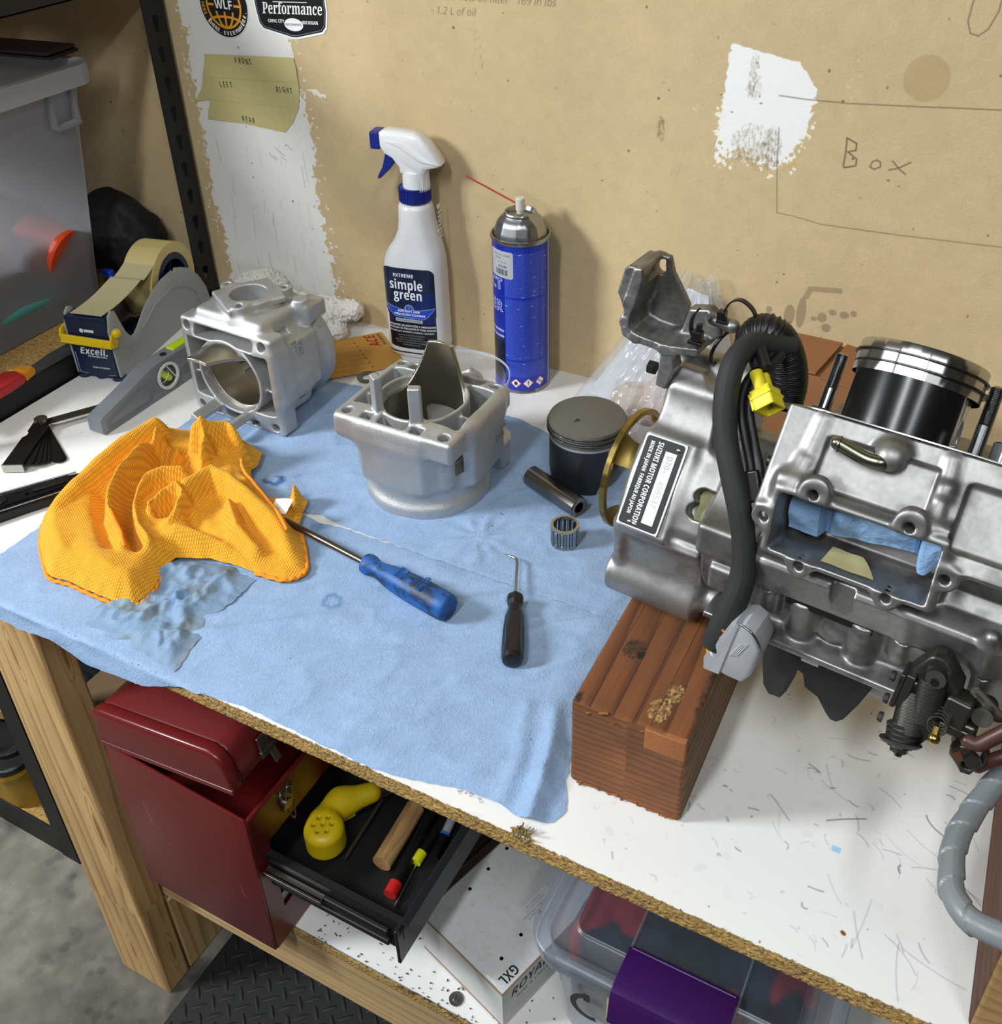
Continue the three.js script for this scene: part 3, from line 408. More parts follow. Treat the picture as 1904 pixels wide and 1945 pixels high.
    c.fillStyle = '#eef0f2'; c.font = 'bold 54px sans-serif'; c.fillText('LIMPIADOR DE AVIACIÓN Y PRECISIÓN', w * 0.5, h * 0.675, w * 0.95); c.fillText('NETTOYANT DE PRÉCISION ET POUR AVIONS', w * 0.5, h * 0.71, w * 0.95); c.font = 'bold 42px sans-serif'; c.fillText('FOR AIRCRAFT EXTERIOR & GENERAL CLEANING', w * 0.5, h * 0.745, w * 0.88);
    c.fillStyle = '#b4b6ba'; c.font = '36px sans-serif'; ['CAUTION/ATENCIÓN/ATTENTION', 'Keep out of reach of children.', 'Mantener fuera del alcance de los niños.', 'Garder hors de la portée des enfants.', 'See back label for use.'].forEach((s, i) => c.fillText(s, w * 0.5, h * (0.785 + i * 0.028), w * 0.8));
    c.fillStyle = '#2c50d8'; c.beginPath(); c.ellipse(w * 0.5, h * 0.955, 210, 40, 0, 0, 6.3); c.fill(); c.fillStyle = '#fff'; c.font = 'bold 40px sans-serif'; c.fillText('32 fl oz • 946 mL', w * 0.5, h * 0.963); c.restore();
  });
  const lg = grid(40, 24, (u, v) => { const x = lerp(-0.0365, 0.0325, u), y = lerp(0.0085, 0.129, v), k = clamp(y, 0.014, 0.118), hw = 0.038, q = Math.pow(Math.abs(x) / (hw + 0.0001), 3.7); return [x, y, (y > 0.118 ? lerp(0.0262, 0.0258, (y - 0.118) / 0.012) : y < 0.014 ? 0.0258 : 0.0264) * Math.pow(1 - q, 1 / 3.7) + 0.00025]; });
  part(t, 'label', lg, std({ map: lt, alphaTest: 0.5, roughness: 0.3 }), 'dark blue printed label');
  const NX = 0.0062;
  const emb = raised('simple green', 0.0125, 0.0004); tr(emb, 0, 0, 0, 0, 0, -Math.PI / 2); tr(emb, 0.0353, 0.15, 0.004, 0, Math.PI / 2, 0); tr(emb, 0, 0, 0);
  const skirt = []; for (let i = 0; i < 40; i++) { const a = i / 40 * 6.2832; skirt.push(tr(new THREE.BoxGeometry(0.0011, 0.0155, 0.0016), NX + 0.0186 * Math.sin(a), 0.2145, 0.0186 * Math.cos(a), 0, a)); }
  part(t, 'collar', merge([tr(cyl(0.0188, 0.0182, 0.0175, 40), NX, 0.2145, 0), ...skirt]), B, 'blue ribbed collar');
  const head = [[-0.036, 0.2705], [-0.036, 0.286], [-0.03, 0.2885], [0.004, 0.2875], [0.014, 0.2845], [0.024, 0.2745], [0.0365, 0.257], [0.038, 0.252], [0.0345, 0.2495], [0.02, 0.2455], [0.0175, 0.24], [0.017, 0.2205], [-0.0005, 0.2205], [-0.002, 0.238], [-0.013, 0.2395], [-0.014, 0.247], [-0.022, 0.257], [-0.031, 0.262]];
  part(t, 'trigger_head', merge([tr(ext(head, 0.026, 0.0065, [], 4), NX, 0, -0.013), tr(ext([[-0.03, 0.279], [-0.005, 0.279], [0.022, 0.262], [0.035, 0.2535], [0.015, 0.2545], [-0.01, 0.27]], 0.029, 0.003, [], 3), NX, 0, -0.0145), tr(cyl(0.0165, 0.0155, 0.022, 32), NX + 0.003, 0.231, 0)]), W);
  part(t, 'nozzle', merge([tr(new RoundedBoxGeometry(0.0125, 0.0205, 0.021, 3, 0.0022), NX - 0.0415, 0.2765, 0), tr(cyl(0.0035, 0.0035, 0.003, 16), NX - 0.0485, 0.276, 0, 0, 0, Math.PI / 2)]), B, 'blue square nozzle');
  part(t, 'trigger', ext([[-0.031, 0.2625], [-0.021, 0.2575], [-0.0215, 0.2505], [-0.03, 0.2395], [-0.0395, 0.2305], [-0.0435, 0.2295], [-0.0425, 0.234], [-0.036, 0.245]], 0.0155, 0.0025, [], 3).translate(NX, 0, -0.00775), B, 'blue trigger lever');
  part(t, 'raised_lettering', emb, W);
}

// ---------- aerosol can ----------
{
  const t = thing('aerosol_can', 'tall blue aerosol can with a silver dome and thin red straw', 'aerosol can', [0.511, 0, 0.0405]);
  const ct = canvasTex(2048, 1880, (c, w, h) => {
    const r = rng(8); c.fillStyle = '#1a34b0'; c.fillRect(0, 0, w, h);
    c.fillStyle = '#142a9c'; c.fillRect(0, 0, w * 0.4, h); 
    c.fillStyle = '#0b0f1e'; c.fillRect(0, h * 0.66, w * 0.395, h * 0.28); c.fillStyle = 'rgba(11,15,30,.5)'; c.fillRect(0, h * 0.62, w * 0.395, h * 0.05);
    c.strokeStyle = '#e8ebf5'; c.lineWidth = 6; c.font = 'bold 190px sans-serif'; c.textAlign = 'center';
    c.save(); c.translate(w * 0.30, h * 0.245); [['C', 0], ['T', 165], ['E', 330], ['R', 430]].forEach(([s, d]) => 0); c.restore();
    c.strokeText('CT', w * 0.33, h * 0.30); c.strokeText('ER', w * 0.33, h * 0.45);
    c.fillStyle = '#e8ebf5'; c.font = 'bold 44px sans-serif'; c.textAlign = 'right'; c.fillText('Safe for plastics', w * 0.39, h * 0.59); c.fillText('Dries in seconds', w * 0.39, h * 0.63);
    c.textAlign = 'left';
    for (let y = h * 0.045; y < h * 0.9; y += 13.5) { if ((y > h * 0.335 && y < h * 0.35) || (y > h * 0.775 && y < h * 0.79)) continue; let x = w * 0.402; const end = w * (0.64 + r() * 0.03); while (x < end) { const l = 8 + r() * 34; c.fillStyle = r() > 0.985 ? 'rgba(245,247,255,.95)' : 'rgba(150,165,230,.55)'; c.fillRect(x, y, Math.min(l, end - x), 5.2); x += l + 6; } }
    c.fillStyle = '#1a34b0'; c.fillRect(w * 0.4, h * 0.9, w * 0.3, h * 0.1);
    for (const [u, k] of [[0.46, 0], [0.5325, 1], [0.608, 2]]) { const X = w * u, Y = h * 0.945; c.save(); c.translate(X, Y); c.rotate(Math.PI / 4); c.fillStyle = '#f4f2ee'; c.fillRect(-44, -44, 88, 88); c.strokeStyle = '#c03a2c'; c.lineWidth = 7; c.strokeRect(-44, -44, 88, 88); c.restore(); c.fillStyle = '#16161a'; if (k === 1) { c.fillRect(X - 6, Y - 34, 12, 44); c.beginPath(); c.arc(X, Y + 22, 7, 0, 6.3); c.fill(); } else if (k === 0) { c.beginPath(); c.moveTo(X - 16, Y + 18); c.quadraticCurveTo(X - 30, Y - 8, X - 4, Y - 34); c.quadraticCurveTo(X - 2, Y - 14, X + 8, Y - 22); c.quadraticCurveTo(X + 30, Y + 2, X + 15, Y + 18); c.fill(); c.fillRect(X - 22, Y + 22, 44, 6); } else { c.strokeStyle = '#16161a'; c.lineWidth = 6; c.beginPath(); c.moveTo(X - 10, Y + 20); c.lineTo(X - 12, Y - 26); c.moveTo(X - 12, Y); c.lineTo(X - 26, Y - 14); c.moveTo(X - 11, Y - 6); c.lineTo(X + 2, Y - 20); c.stroke(); c.beginPath(); c.ellipse(X + 16, Y + 16, 16, 8, 0.4, 0, 6.3); c.fill(); } }
    c.fillStyle = '#e9e6da'; c.fillRect(w * 0.688, 0, 14, h); c.fillRect(w * 0.703, 0, 8, h); c.fillStyle = '#15267e'; c.fillRect(w * 0.72, 0, w * 0.28, h);
    // price sticker
    c.save(); c.translate(w * 0.285, h * 0.04); c.fillStyle = '#b9bbbd'; c.beginPath(); c.roundRect ? c.roundRect(0, 0, 350, 330, 30) : c.rect(0, 0, 350, 330); c.fill(); c.fillStyle = '#26282c'; c.font = '32px sans-serif'; c.fillText('Electronic Contact', 60, 62, 270); c.fillText('Cleaner', 90, 102); c.font = '28px sans-serif'; c.fillText('1/1    oz   13 OZ', 70, 150); c.font = 'bold 40px sans-serif'; c.fillText('$10.99', 150, 205); for (let x = 110; x < 290; x += 12) { c.fillRect(x, 225, 3 + r() * 6, 70); } c.restore();
  });
  part(t, 'can_body', tr(new THREE.CylinderGeometry(0.033, 0.033, 0.186, 72, 1, true), 0, 0.0975, 0, 0, 0.482 - Math.PI, 0), std({ map: ct, roughness: 0.28, metalness: 0.15 }), 'blue printed can body');
  const tin = metal(0xa9aaac, 0.3);
  part(t, 'dome', lathe([[0.033, 0.1895], [0.0342, 0.1905], [0.0348, 0.193], [0.034, 0.1952], [0.0325, 0.1952], [0.0318, 0.193], [0.0305, 0.1915], [0.03, 0.194], [0.0295, 0.2], [0.027, 0.2075], [0.0225, 0.2135], [0.0185, 0.2165], [0.0185, 0.2185], [0.0178, 0.22], [0.0162, 0.22], [0.0155, 0.218], [0.0145, 0.2155], [0.008, 0.2145], [0.005, 0.217], [0, 0.217]]), tin);
  part(t, 'base_rim', lathe([[0.026, 0.003], [0.031, 0.0004], [0.033, 0.0006], [0.0338, 0.002], [0.0335, 0.004], [0.0329, 0.005]]), tin);
  part(t, 'nozzle', lathe([[0.0035, 0.2165], [0.0042, 0.218], [0.0042, 0.2205], [0.0052, 0.2212], [0.0052, 0.2345], [0.0046, 0.2353], [0, 0.2353]], 24), plastic(0xcfcbbd, 0.6), 'worn white nozzle');
  part(t, 'straw', rod([-0.002, 0.2275, 0.001], [-0.0655, 0.2515, 0.0045], 0.001, 0.001, 10), plastic(0xa81f1c, 0.4), 'thin red straw');
}

// ---------- pistons ----------
const ringSteel = metal(0x6c6c6a, 0.34), skirtMat = std({ vertexColors: true, roughness: 0.42, metalness: 0.35 });
function pistonGeo(black) {
  const tubeS = (x, y, z) => { const d = Math.hypot(x, z); return Math.max(d - 0.0397, 0.0355 - d, y - 0.0575, -y); };
  const f = SUB(0.0008, U(0.003, SUB(0.001, tubeS, sBox(-0.05, 0.026, 0, 0.0162, 0.032, 0.04, 0.001), sBox(0.05, 0.026, 0, 0.0162, 0.032, 0.04, 0.001)), sBox(0, 0.035, 0, 0.0335, 0.0225, 0.013, 0.003)),
    sCyl(0, -0.1, 0.1, -0.002, 0, 0.0285), sCyl(0, -0.1, 0.1, 0.031, 0, 0.0108), sBox(0, 0.02, 0, 0.016, 0.036, 0.02, 0.004));
  return sdfMesh(f, [-0.044, -0.002, -0.044], [0.044, 0.062, 0.044], 0.0009, (x, y, z) => { const d = Math.hypot(x, z), a = Math.atan2(Math.abs(x), Math.abs(z)); const arch = Math.hypot(y + 0.002, z) - 0.0285; const on = d > 0.0388 && a < 1.01 && y < 0.0545 && arch > 0.0022; if (!on) return [0.42, 0.42, 0.41]; const k = 0.9 + 0.3 * n3(x * 300, y * 60, z * 300); return [black[0] * k, black[1] * k, black[2] * k]; });
}
const crownPts = [[0, 0.0745], [0.0388, 0.0745], [0.0398, 0.0742], [0.0403, 0.0733], [0.0403, 0.0699], [0.0386, 0.0698], [0.0386, 0.0683], [0.0403, 0.0682], [0.0403, 0.0643], [0.0386, 0.0642], [0.0386, 0.0627], [0.0402, 0.0626], [0.04, 0.0575], [0.0355, 0.0573]];
const ringPts = (y) => [[0.0388, y], [0.0418, y], [0.042, y + 0.0003], [0.042, y + 0.001], [0.0418, y + 0.0013], [0.0388, y + 0.0013]];
const pistonSkirt = pistonGeo([0.028, 0.03, 0.033]);
const wornCrown = std({ color: 0x6d6a62, metalness: 0.35, roughness: 0.62, bumpMap: grainTex, bumpScale: 0.00012 });
{
  const t = thing('piston', 'black skirted piston with dull grey crown standing in front of the clear bag', 'piston', [0.6615, 0, 0.1855], 0);
  part(t, 'crown', lathe(crownPts, 96), wornCrown, 'dull grey crown with two ring grooves');
  part(t, 'skirt', pistonSkirt, skirtMat, 'black coated skirt');
  for (const y of [0.0684, 0.0628]) part(t, 'piston_ring', lathe(ringPts(y), 96, 0.4), ringSteel);
  part(t, 'arrow_mark', new THREE.ShapeGeometry(shape([[0, 0.005], [0.0028, -0.0025], [-0.0028, -0.0025]])).rotateX(-Math.PI / 2).rotateY(2.7).translate(-0.006, 0.0747, 0.012), std({ color: 0x2c2a26, roughness: 0.8 }));
}
{
  const g = merge([rod([0, 0, 0], [0.0745, 0, 0], 0.0112, 0.0112, 40)].map(() => lathe([[0.0058, 0.0008], [0.0066, 0], [0.0104, 0], [0.0112, 0.0008], [0.0112, 0.0737], [0.0104, 0.0745], [0.0066, 0.0745], [0.0058, 0.0737], [0.0058, 0.0008]], 48)));
  g.rotateZ(-Math.PI / 2);
  single('wrist_pin', 'polished steel tube lying on the blue towel in front of the piston', 'wrist pin', g, metal(0x86827c, 0.2), [0.617, 0.0122, 0.2275], -0.39);
}
{
  const pts = []; for (let i = 0; i <= 40; i++) { const a = 1.15 + i / 40 * 5.35; pts.push([0.0112 * Math.cos(a), 0.0008, 0.0112 * Math.sin(a)]); }
  single('circlip', 'small open black wire ring on the towel beside the standing cylinder', 'circlip', capTube(pts, 0.0007, 80, 8), metal(0x2a2a2c, 0.35), [0.611, 0.001, 0.2985]);
}
{
  const t = thing('needle_bearing', 'short shiny needle roller bearing standing on the towel near the engine', 'bearing', [0.69, 0.001, 0.299]);
  const st = metal(0xb9b6ad, 0.25), dark = metal(0x8f9398, 0.16);
  for (const y of [0, 0.0212]) part(t, 'cage_ring', lathe([[0.0112, y], [0.0138, y], [0.0138, y + 0.0022], [0.0112, y + 0.0022], [0.0112, y]], 48, 0.4), st);
  const rg = rod([0, 0.002, 0], [0, 0.0214, 0], 0.00155, 0.00155, 12), bg = merge([box(0.0013, 0.0195, 0.0012, 0, 0.0117, 0, 0.0002, 1), box(0.0019, 0.003, 0.0016, 0, 0.0045, 0, 0.0002, 1), box(0.0019, 0.003, 0.0016, 0, 0.019, 0, 0.0002, 1)]);
  for (let i = 0; i < 14; i++) { const a = i / 14 * 6.2832; const m = part(t, 'roller', rg, dark); m.position.set(0.0123 * Math.sin(a), 0, 0.0123 * Math.cos(a)); const b = part(t, 'cage_bar', bg, st); b.position.set(0.0132 * Math.sin(a + 0.2244), 0, 0.0132 * Math.cos(a + 0.2244)); b.rotation.y = a + 0.2244; }
}

// ---------- hand tools on the towel ----------
{
  const t = thing('pick_tool', 'small hooked pick with a black plastic handle lying on the towel', 'pick', [0.722, 0.001, 0.4705]);
  const dir = Math.atan2(0.686 - 0.722, 0.3955 - 0.4705); t.rotation.y = dir;      // +z of the tool points to its tip
  const prof = [[0, 0], [0.005, 0.0003], [0.0085, 0.002], [0.0096, 0.006], [0.0099, 0.02], [0.0095, 0.04], [0.0084, 0.055], [0.0062, 0.0645], [0.0058, 0.068], [0.0072, 0.072], [0.0078, 0.0755], [0.007, 0.08], [0.0035, 0.083], [0, 0.083]];
  const h = lathe(prof, 48, 1.2); const P = h.attributes.position;
  for (let i = 0; i < P.count; i++) { const x = P.getX(i), z = P.getZ(i), y = P.getY(i), a = Math.atan2(z, x), k = y > 0.066 ? 1 - 0.05 * Math.cos(6 * a) : 1 - 0.11 * sst(0, 0.02, y) * sst(0.062, 0.05, y) * Math.pow(Math.max(0, Math.cos(3 * a + 1.57)), 2); P.setX(i, x * k); P.setZ(i, z * k); }
  h.computeVertexNormals(); h.rotateX(Math.PI / 2).translate(0, 0.0098, 0);
  part(t, 'handle', h, plastic(0x121213, 0.38), 'black moulded handle');
  const L = tr(raised('PITTSBURGH', 0.0034, 0.0004), 0, 0.0193, 0.027, -Math.PI / 2, -Math.PI / 2, 0);
  part(t, 'shaft', merge([capTube([[0, 0.0098, 0.08], [0, 0.0092, 0.11], [0, 0.0088, 0.128], [0.001, 0.0086, 0.1335], [0.004, 0.0084, 0.1365]], 0.0013, 60, 10), along(new THREE.ConeGeometry(0.0013, 0.0125, 10).translate(0, 0.00625, 0), [0.0036, 0.0085, 0.1362], [0.0135, 0.0078, 0.1425])]), metal(0xa5a29c, 0.28));
}
{
  const t = thing('screwdriver', 'long screwdriver with a blue marbled handle, its shaft running under the orange cloth', 'screwdriver', [0.645, 0.002, 0.4425]);
  t.rotation.y = Math.atan2(0.5424 - 0.645, 0.4245 - 0.4425);
  const prof = [[0, 0], [0.009, 0.0002], [0.0118, 0.0016], [0.013, 0.0045], [0.0134, 0.012], [0.0134, 0.03], [0.0129, 0.05], [0.0115, 0.068], [0.0094, 0.08], [0.0082, 0.086], [0.0083, 0.09], [0.0096, 0.095], [0.0103, 0.099], [0.0101, 0.1025], [0.0085, 0.1045], [0, 0.1045]];
  const h = new THREE.LatheGeometry(new THREE.SplineCurve(prof.map(p => V2(...p))).getPoints(80).map(p => V2(Math.max(p.x, 0), p.y)), 60), P = h.attributes.position, uv = h.attributes.uv;
  for (let i = 0; i < P.count; i++) { const x = P.getX(i), z = P.getZ(i), y = P.getY(i), a = Math.atan2(z, x); uv.setXY(i, uv.getX(i), y / 0.105); const k = y > 0.092 && y < 0.1035 ? 1 - 0.05 * (0.5 + 0.5 * Math.cos(6 * a)) : 1 - 0.1 * sst(0.004, 0.03, y) * sst(0.086, 0.07, y) * Math.pow(Math.max(0, Math.cos(3 * a)), 2); P.setX(i, x * k); P.setZ(i, z * k); }
  h.computeVertexNormals(); h.rotateX(Math.PI / 2).translate(0, 0.0131, 0);
  const ht = tex(512, 512, (u, v) => { const n = pf(u, v * 0.8, 5, 5, 4), m = pf(u, v, 14, 4, 8), d = clamp(sst(0.46, 0.62, n) * 0.75 + sst(0.58, 0.7, m) * 0.5); return [lerp(26, 16, d), lerp(84, 34, d), lerp(152, 58, d)]; });
  part(t, 'handle', h, std({ map: ht, roughness: 0.5, bumpMap: blotchTex, bumpScale: 0.0002 }), 'blue handle with dark worn smudges');
  const em = []; for (let i = 0; i < 9; i++) em.push(box(i < 4 ? 0.0078 : 0.0135, 0.0006, 0.00055, i < 4 ? 0.0028 : 0, 0.0262, 0.052 + i * 0.00105, 0)); em.push(box(0.0052, 0.0006, 0.004, -0.004, 0.0261, 0.0538, 0));
  for (const e of em) e.rotateZ(0); 
  part(t, 'emblem', tr(merge(em), 0.0, -0.0006, 0.001), plastic(0x1f5aa0, 0.5), 'raised striped emblem');
  part(t, 'raised_lettering', merge([tr(raised('CRAFTSMAN', 0.0024, 0.0004), 0, 0.0262, 0.032, -Math.PI / 2, 0.0, 0), tr(ext(rrect(-0.0095, -0.0032, 0.0095, 0.0032, 0.003), 0.0005, 0, [rrect(-0.0089, -0.0026, 0.0089, 0.0026, 0.0025)]), 0, 0.0261, 0.031, -Math.PI / 2)]), plastic(0x1f5aa0, 0.5));
  part(t, 'shaft', rod([0, 0.0131, 0.1], [0, 0.0095, 0.235], 0.0033, 0.0033, 20), metal(0x6b625a, 0.36));
}

// ---------- sheets of cloth and paper ----------
function sheet(poly, cell, place) {               // place(x, z, inside distance) -> [x, y, z]; grid cells clipped to the outline
  const f = sPoly(poly), xs = poly.map(p => p[0]), zs = poly.map(p => p[1]), x0 = Math.min(...xs) - cell, z0 = Math.min(...zs) - cell, nx = Math.ceil((Math.max(...xs) - x0) / cell) + 2, nz = Math.ceil((Math.max(...zs) - z0) / cell) + 2;
  const D = new Float32Array(nx * nz), id = new Int32Array(nx * nz).fill(-1), pos = [], uv = [], idx = [];
  for (let j = 0; j < nz; j++) for (let i = 0; i < nx; i++) D[j * nx + i] = f(x0 + i * cell, z0 + j * cell);
  const vert = (i, j) => { const k = j * nx + i; if (id[k] >= 0) return id[k]; let x = x0 + i * cell, z = z0 + j * cell, d = D[k]; if (d > 0) { const h = cell * 0.3; for (let q = 0; q < 2; q++) { const gx = f(x + h, z) - f(x - h, z), gz = f(x, z + h) - f(x, z - h), L = Math.hypot(gx, gz) || 1; x -= gx / L * d; z -= gz / L * d; d = f(x, z); } } pos.push(...place(x, z, Math.max(-D[k], 0))); uv.push(x, z); return id[k] = pos.length / 3 - 1; };
  for (let j = 0; j < nz - 1; j++) for (let i = 0; i < nx - 1; i++) { const k = j * nx + i, q = [D[k], D[k + 1], D[k + nx], D[k + nx + 1]]; if (Math.min(...q) >= 0 || Math.max(...q) > cell * 1.2) continue; const a = vert(i, j), b = vert(i + 1, j), c = vert(i, j + 1), d = vert(i + 1, j + 1); idx.push(a, c, b, b, c, d); }
  const g = new THREE.BufferGeometry(); g.setAttribute('position', new THREE.Float32BufferAttribute(pos, 3)); g.setAttribute('uv', new THREE.Float32BufferAttribute(uv, 2)); g.setIndex(idx); g.computeVertexNormals(); return g;
}
function ragged(pts, amp, seed, step = 0.004, keep = () => 1) { const o = []; for (let i = 0; i < pts.length; i++) { const a = pts[i], b = pts[(i + 1) % pts.length], n = Math.max(1, Math.round(Math.hypot(b[0] - a[0], b[1] - a[1]) / step)), k = keep(a, b); for (let q = 0; q < n; q++) { const t = q / n, x = lerp(a[0], b[0], t), z = lerp(a[1], b[1], t); o.push([x + (n3(x * 260, z * 260, seed) - 0.5) * amp * k, z + (n3(x * 260, z * 260, seed + 9) - 0.5) * amp * k]); } } return o; }
const seg2 = (x, z, a, b) => { const ex = b[0] - a[0], ez = b[1] - a[1], t = clamp(((x - a[0]) * ex + (z - a[1]) * ez) / (ex * ex + ez * ez)); return [Math.hypot(x - a[0] - ex * t, z - a[1] - ez * t), t]; };
function ridge(x, z, pts, w) { let best = 0; for (let i = 0; i < pts.length - 1; i++) { const [d, t] = seg2(x, z, pts[i], pts[i + 1]); const v = lerp(pts[i][2], pts[i + 1][2], t) * Math.exp(-d * d / (w * w)); if (v > best) best = v; } return best; }

const TB = [0.15, 0.85, 0.1, 0.65];               // world extent of the towel print
const towelTex = canvasTex(2048, 1609, (c, w, h) => {
  const im = c.createImageData(w, h), r = rng(9);
  const ring = (x, z, cx, cz, R, s, wd) => { const a = Math.atan2(z - cz, x - cx), d = Math.hypot(x - cx, (z - cz)) / R + (fbm(Math.cos(a) * 2 + 5, Math.sin(a) * 2, s, 3) - 0.5) * 0.7; return Math.exp(-Math.pow((d - 1) / wd, 2)); };
  for (let j = 0; j < h; j++) for (let i = 0; i < w; i++) {
    const x = TB[0] + i / w * 0.7, z = TB[2] + j / h * 0.55, n = fbm(x * 60, z * 60, 2, 4) - 0.5, f = fbm(x * 700, z * 420, 5, 2) - 0.5, fib = n3(x * 2600 + n * 20, z * 900, 8) - 0.5; let k = (j * w + i) * 4;
    let s = 0, dk = 0;
    if (Math.abs(x - 0.5351) < 0.025 && Math.abs(z - 0.4706) < 0.025) s = 0.62 * ring(x, z, 0.5351, 0.4706, 0.0085, 3, 0.3);
    if (Math.abs(x - 0.369) < 0.045 && Math.abs(z - 0.345) < 0.04) { dk = 0.85 * ring(x, (z - 0.345) * 1.4 + 0.345, 0.366, 0.343, 0.011, 7, 0.34) * sst(0.40, 0.6, fbm(x * 90, z * 90, 33, 3) + 0.1); }
    for (const [a, b, R, st] of [[0.4565, 0.3885, 0.008, 0.6], [0.384, 0.327, 0.006, 0.3], [0.43, 0.545, 0.012, 0.14], [0.5, 0.5, 0.02, 0.08], [0.225, 0.30, 0.006, 0.3]]) { const d = Math.hypot(x - a, z - b); if (d < R * 2) s += st * sst(R * 1.5, R * 0.3, d + (n3(x * 400, z * 400, 3) - 0.5) * R); }
    const m = 1 + n * 0.1 + f * 0.07 + fib * 0.06;
    let R = 141 * m, G = 166 * m, B = 199 * m; R = lerp(R, 84, clamp(s)); G = lerp(G, 122, clamp(s)); B = lerp(B, 164, clamp(s)); R = lerp(R, 40, clamp(dk)); G = lerp(G, 84, clamp(dk)); B = lerp(B, 138, clamp(dk));
    im.data[k] = R; im.data[k + 1] = G; im.data[k + 2] = B; im.data[k + 3] = 255;
  }
  c.putImageData(im, 0, 0);
  for (let i = 0; i < 90; i++) { c.fillStyle = `rgba(30,36,48,${0.3 + r() * 0.6})`; c.fillRect(r() * w, r() * h, 1 + r() * 4, 1 + r() * 2.5); }
}); towelTex.flipY = false; towelTex.needsUpdate = true;
const fibreTex = tex(512, 512, (u, v) => 255 * (0.55 * pf(u, v, 40, 3, 11) + 0.45 * pn(u * 150 + 3 * pn(u * 20, v * 20, 20, 1), v * 60, 150, 6)), { srgb: false });
const towelBump = fibreTex.clone(); towelBump.repeat.set(0.7 / 0.07, 0.55 / 0.07); towelBump.needsUpdate = true;
const towelMat = std({ map: towelTex, roughness: 0.93, side: THREE.DoubleSide, bumpMap: towelBump, bumpScale: 0.0005 });
function worldUV(g) { const uv = g.attributes.uv; for (let i = 0; i < uv.count; i++) uv.setXY(i, (uv.getX(i) - TB[0]) / 0.7, (uv.getY(i) - TB[2]) / 0.55); return g; }
const crease = (x, z, px, pz, a, w) => { const d = (x - px) * Math.sin(a) - (z - pz) * Math.cos(a); return Math.exp(-d * d / (w * w)); };
const wrinkle = (x, z, s) => { const q = fbm(x * 16 + s, z * 16, s, 3), p = 1 - Math.abs(2 * fbm(x * 26 + z * 18, z * 12 - x * 9, s + 3, 3) - 1); return 0.0009 * q + 0.0017 * Math.pow(p, 6) + 0.0006 * fbm(x * 90, z * 90, s, 2); };
{
  const edge = (x) => -(Math.max(0, 0));
  const front = [[0.2, 0.378], [0.44, 0.3785], [0.452, 0.3815], [0.478, 0.3772], [0.6, 0.3768], [0.7835, 0.3762], [0.783, 0.42], [0.7815, 0.463], [0.786, 0.49], [0.798, 0.512], [0.8045, 0.53], [0.809, 0.55], [0.8175, 0.566], [0.821, 0.576], [0.816, 0.587], [0.809, 0.592], [0.799, 0.5965], [0.775, 0.5917], [0.744, 0.592], [0.70, 0.604], [0.669, 0.6085], [0.6176, 0.607], [0.546, 0.6044], [0.4814, 0.613], [0.4347, 0.631], [0.364, 0.639], [0.32, 0.6285], [0.277, 0.634], [0.2, 0.63]];
  const g = sheet(ragged(front, 0.0022, 3), 0.003, (x, z, d) => {
    let y = 0.0006 + wrinkle(x, z, 2) * sst(0, 0.02, d + 0.006);
    y += 0.0022 * crease(x, z, 0.53, 0.5, 2.5, 0.006) * sst(0.2, 0.6, fbm(x * 9, z * 9, 1, 2)) + 0.0016 * (crease(x, z, 0.62, 0.5, 2.45, 0.005) + crease(x, z, 0.7, 0.52, 2.2, 0.006));
    y += 0.0105 * ridge(x, z, [[0.772, 0.49, 0.25], [0.785, 0.525, 0.8], [0.795, 0.565, 1], [0.801, 0.6, 0.7]], 0.0062) + 0.0035 * ridge(x, z, [[0.75, 0.5, 0.4], [0.77, 0.55, 1], [0.775, 0.6, 0.5]], 0.006);
    const over = z - (BD + 0.0015); if (over > 0) { y -= over * 0.96; z = BD + 0.0015 + over * 0.12 + 0.002 * n3(x * 30, z * 90, 4); }
    return [x, y, z];
  });
  single('shop_towel', 'large blue paper shop towel spread at the front edge under the screwdriver and pick', 'towel', worldUV(g), towelMat);
  const back = [[0.2, 0.3755], [0.2, 0.289], [0.2055, 0.248], [0.278, 0.151], [0.36, 0.138], [0.4, 0.13], [0.546, 0.1205], [0.606, 0.1375], [0.68, 0.14], [0.785, 0.15], [0.784, 0.3765], [0.7, 0.3772], [0.59, 0.3785], [0.48, 0.3765], [0.462, 0.3735], [0.447, 0.37], [0.44, 0.374], [0.42, 0.376]];
  const tear = (x, z) => Math.hypot(x - 0.613, (z - 0.332) * 0.6);
  const g2 = sheet(ragged(back, 0.002, 8), 0.003, (x, z, d) => {
    let y = 0.0008 + wrinkle(x, z, 6) * 0.8 * sst(0, 0.02, d + 0.004);
    const t = tear(x, z); if (t < 0.06) { const a = Math.atan2(z - 0.332, x - 0.613); y += 0.0022 * Math.exp(-t * t / 0.0009) * Math.pow(Math.abs(Math.sin(a * 5 + 3 * fbm(x * 40, z * 40, 2, 2))), 3); }
    y += 0.0016 * ridge(x, z, [[0.608, 0.305, 0.5], [0.615, 0.33, 1], [0.613, 0.352, 0.8]], 0.003);
    if (z > 0.36) y += 0.0011 * sst(0.366, 0.376, z);
    return [x, y, z];
  });
  single('shop_towel', 'blue paper shop towel under both cast cylinders, reaching back to the aerosol can', 'towel', worldUV(g2), towelMat);
}

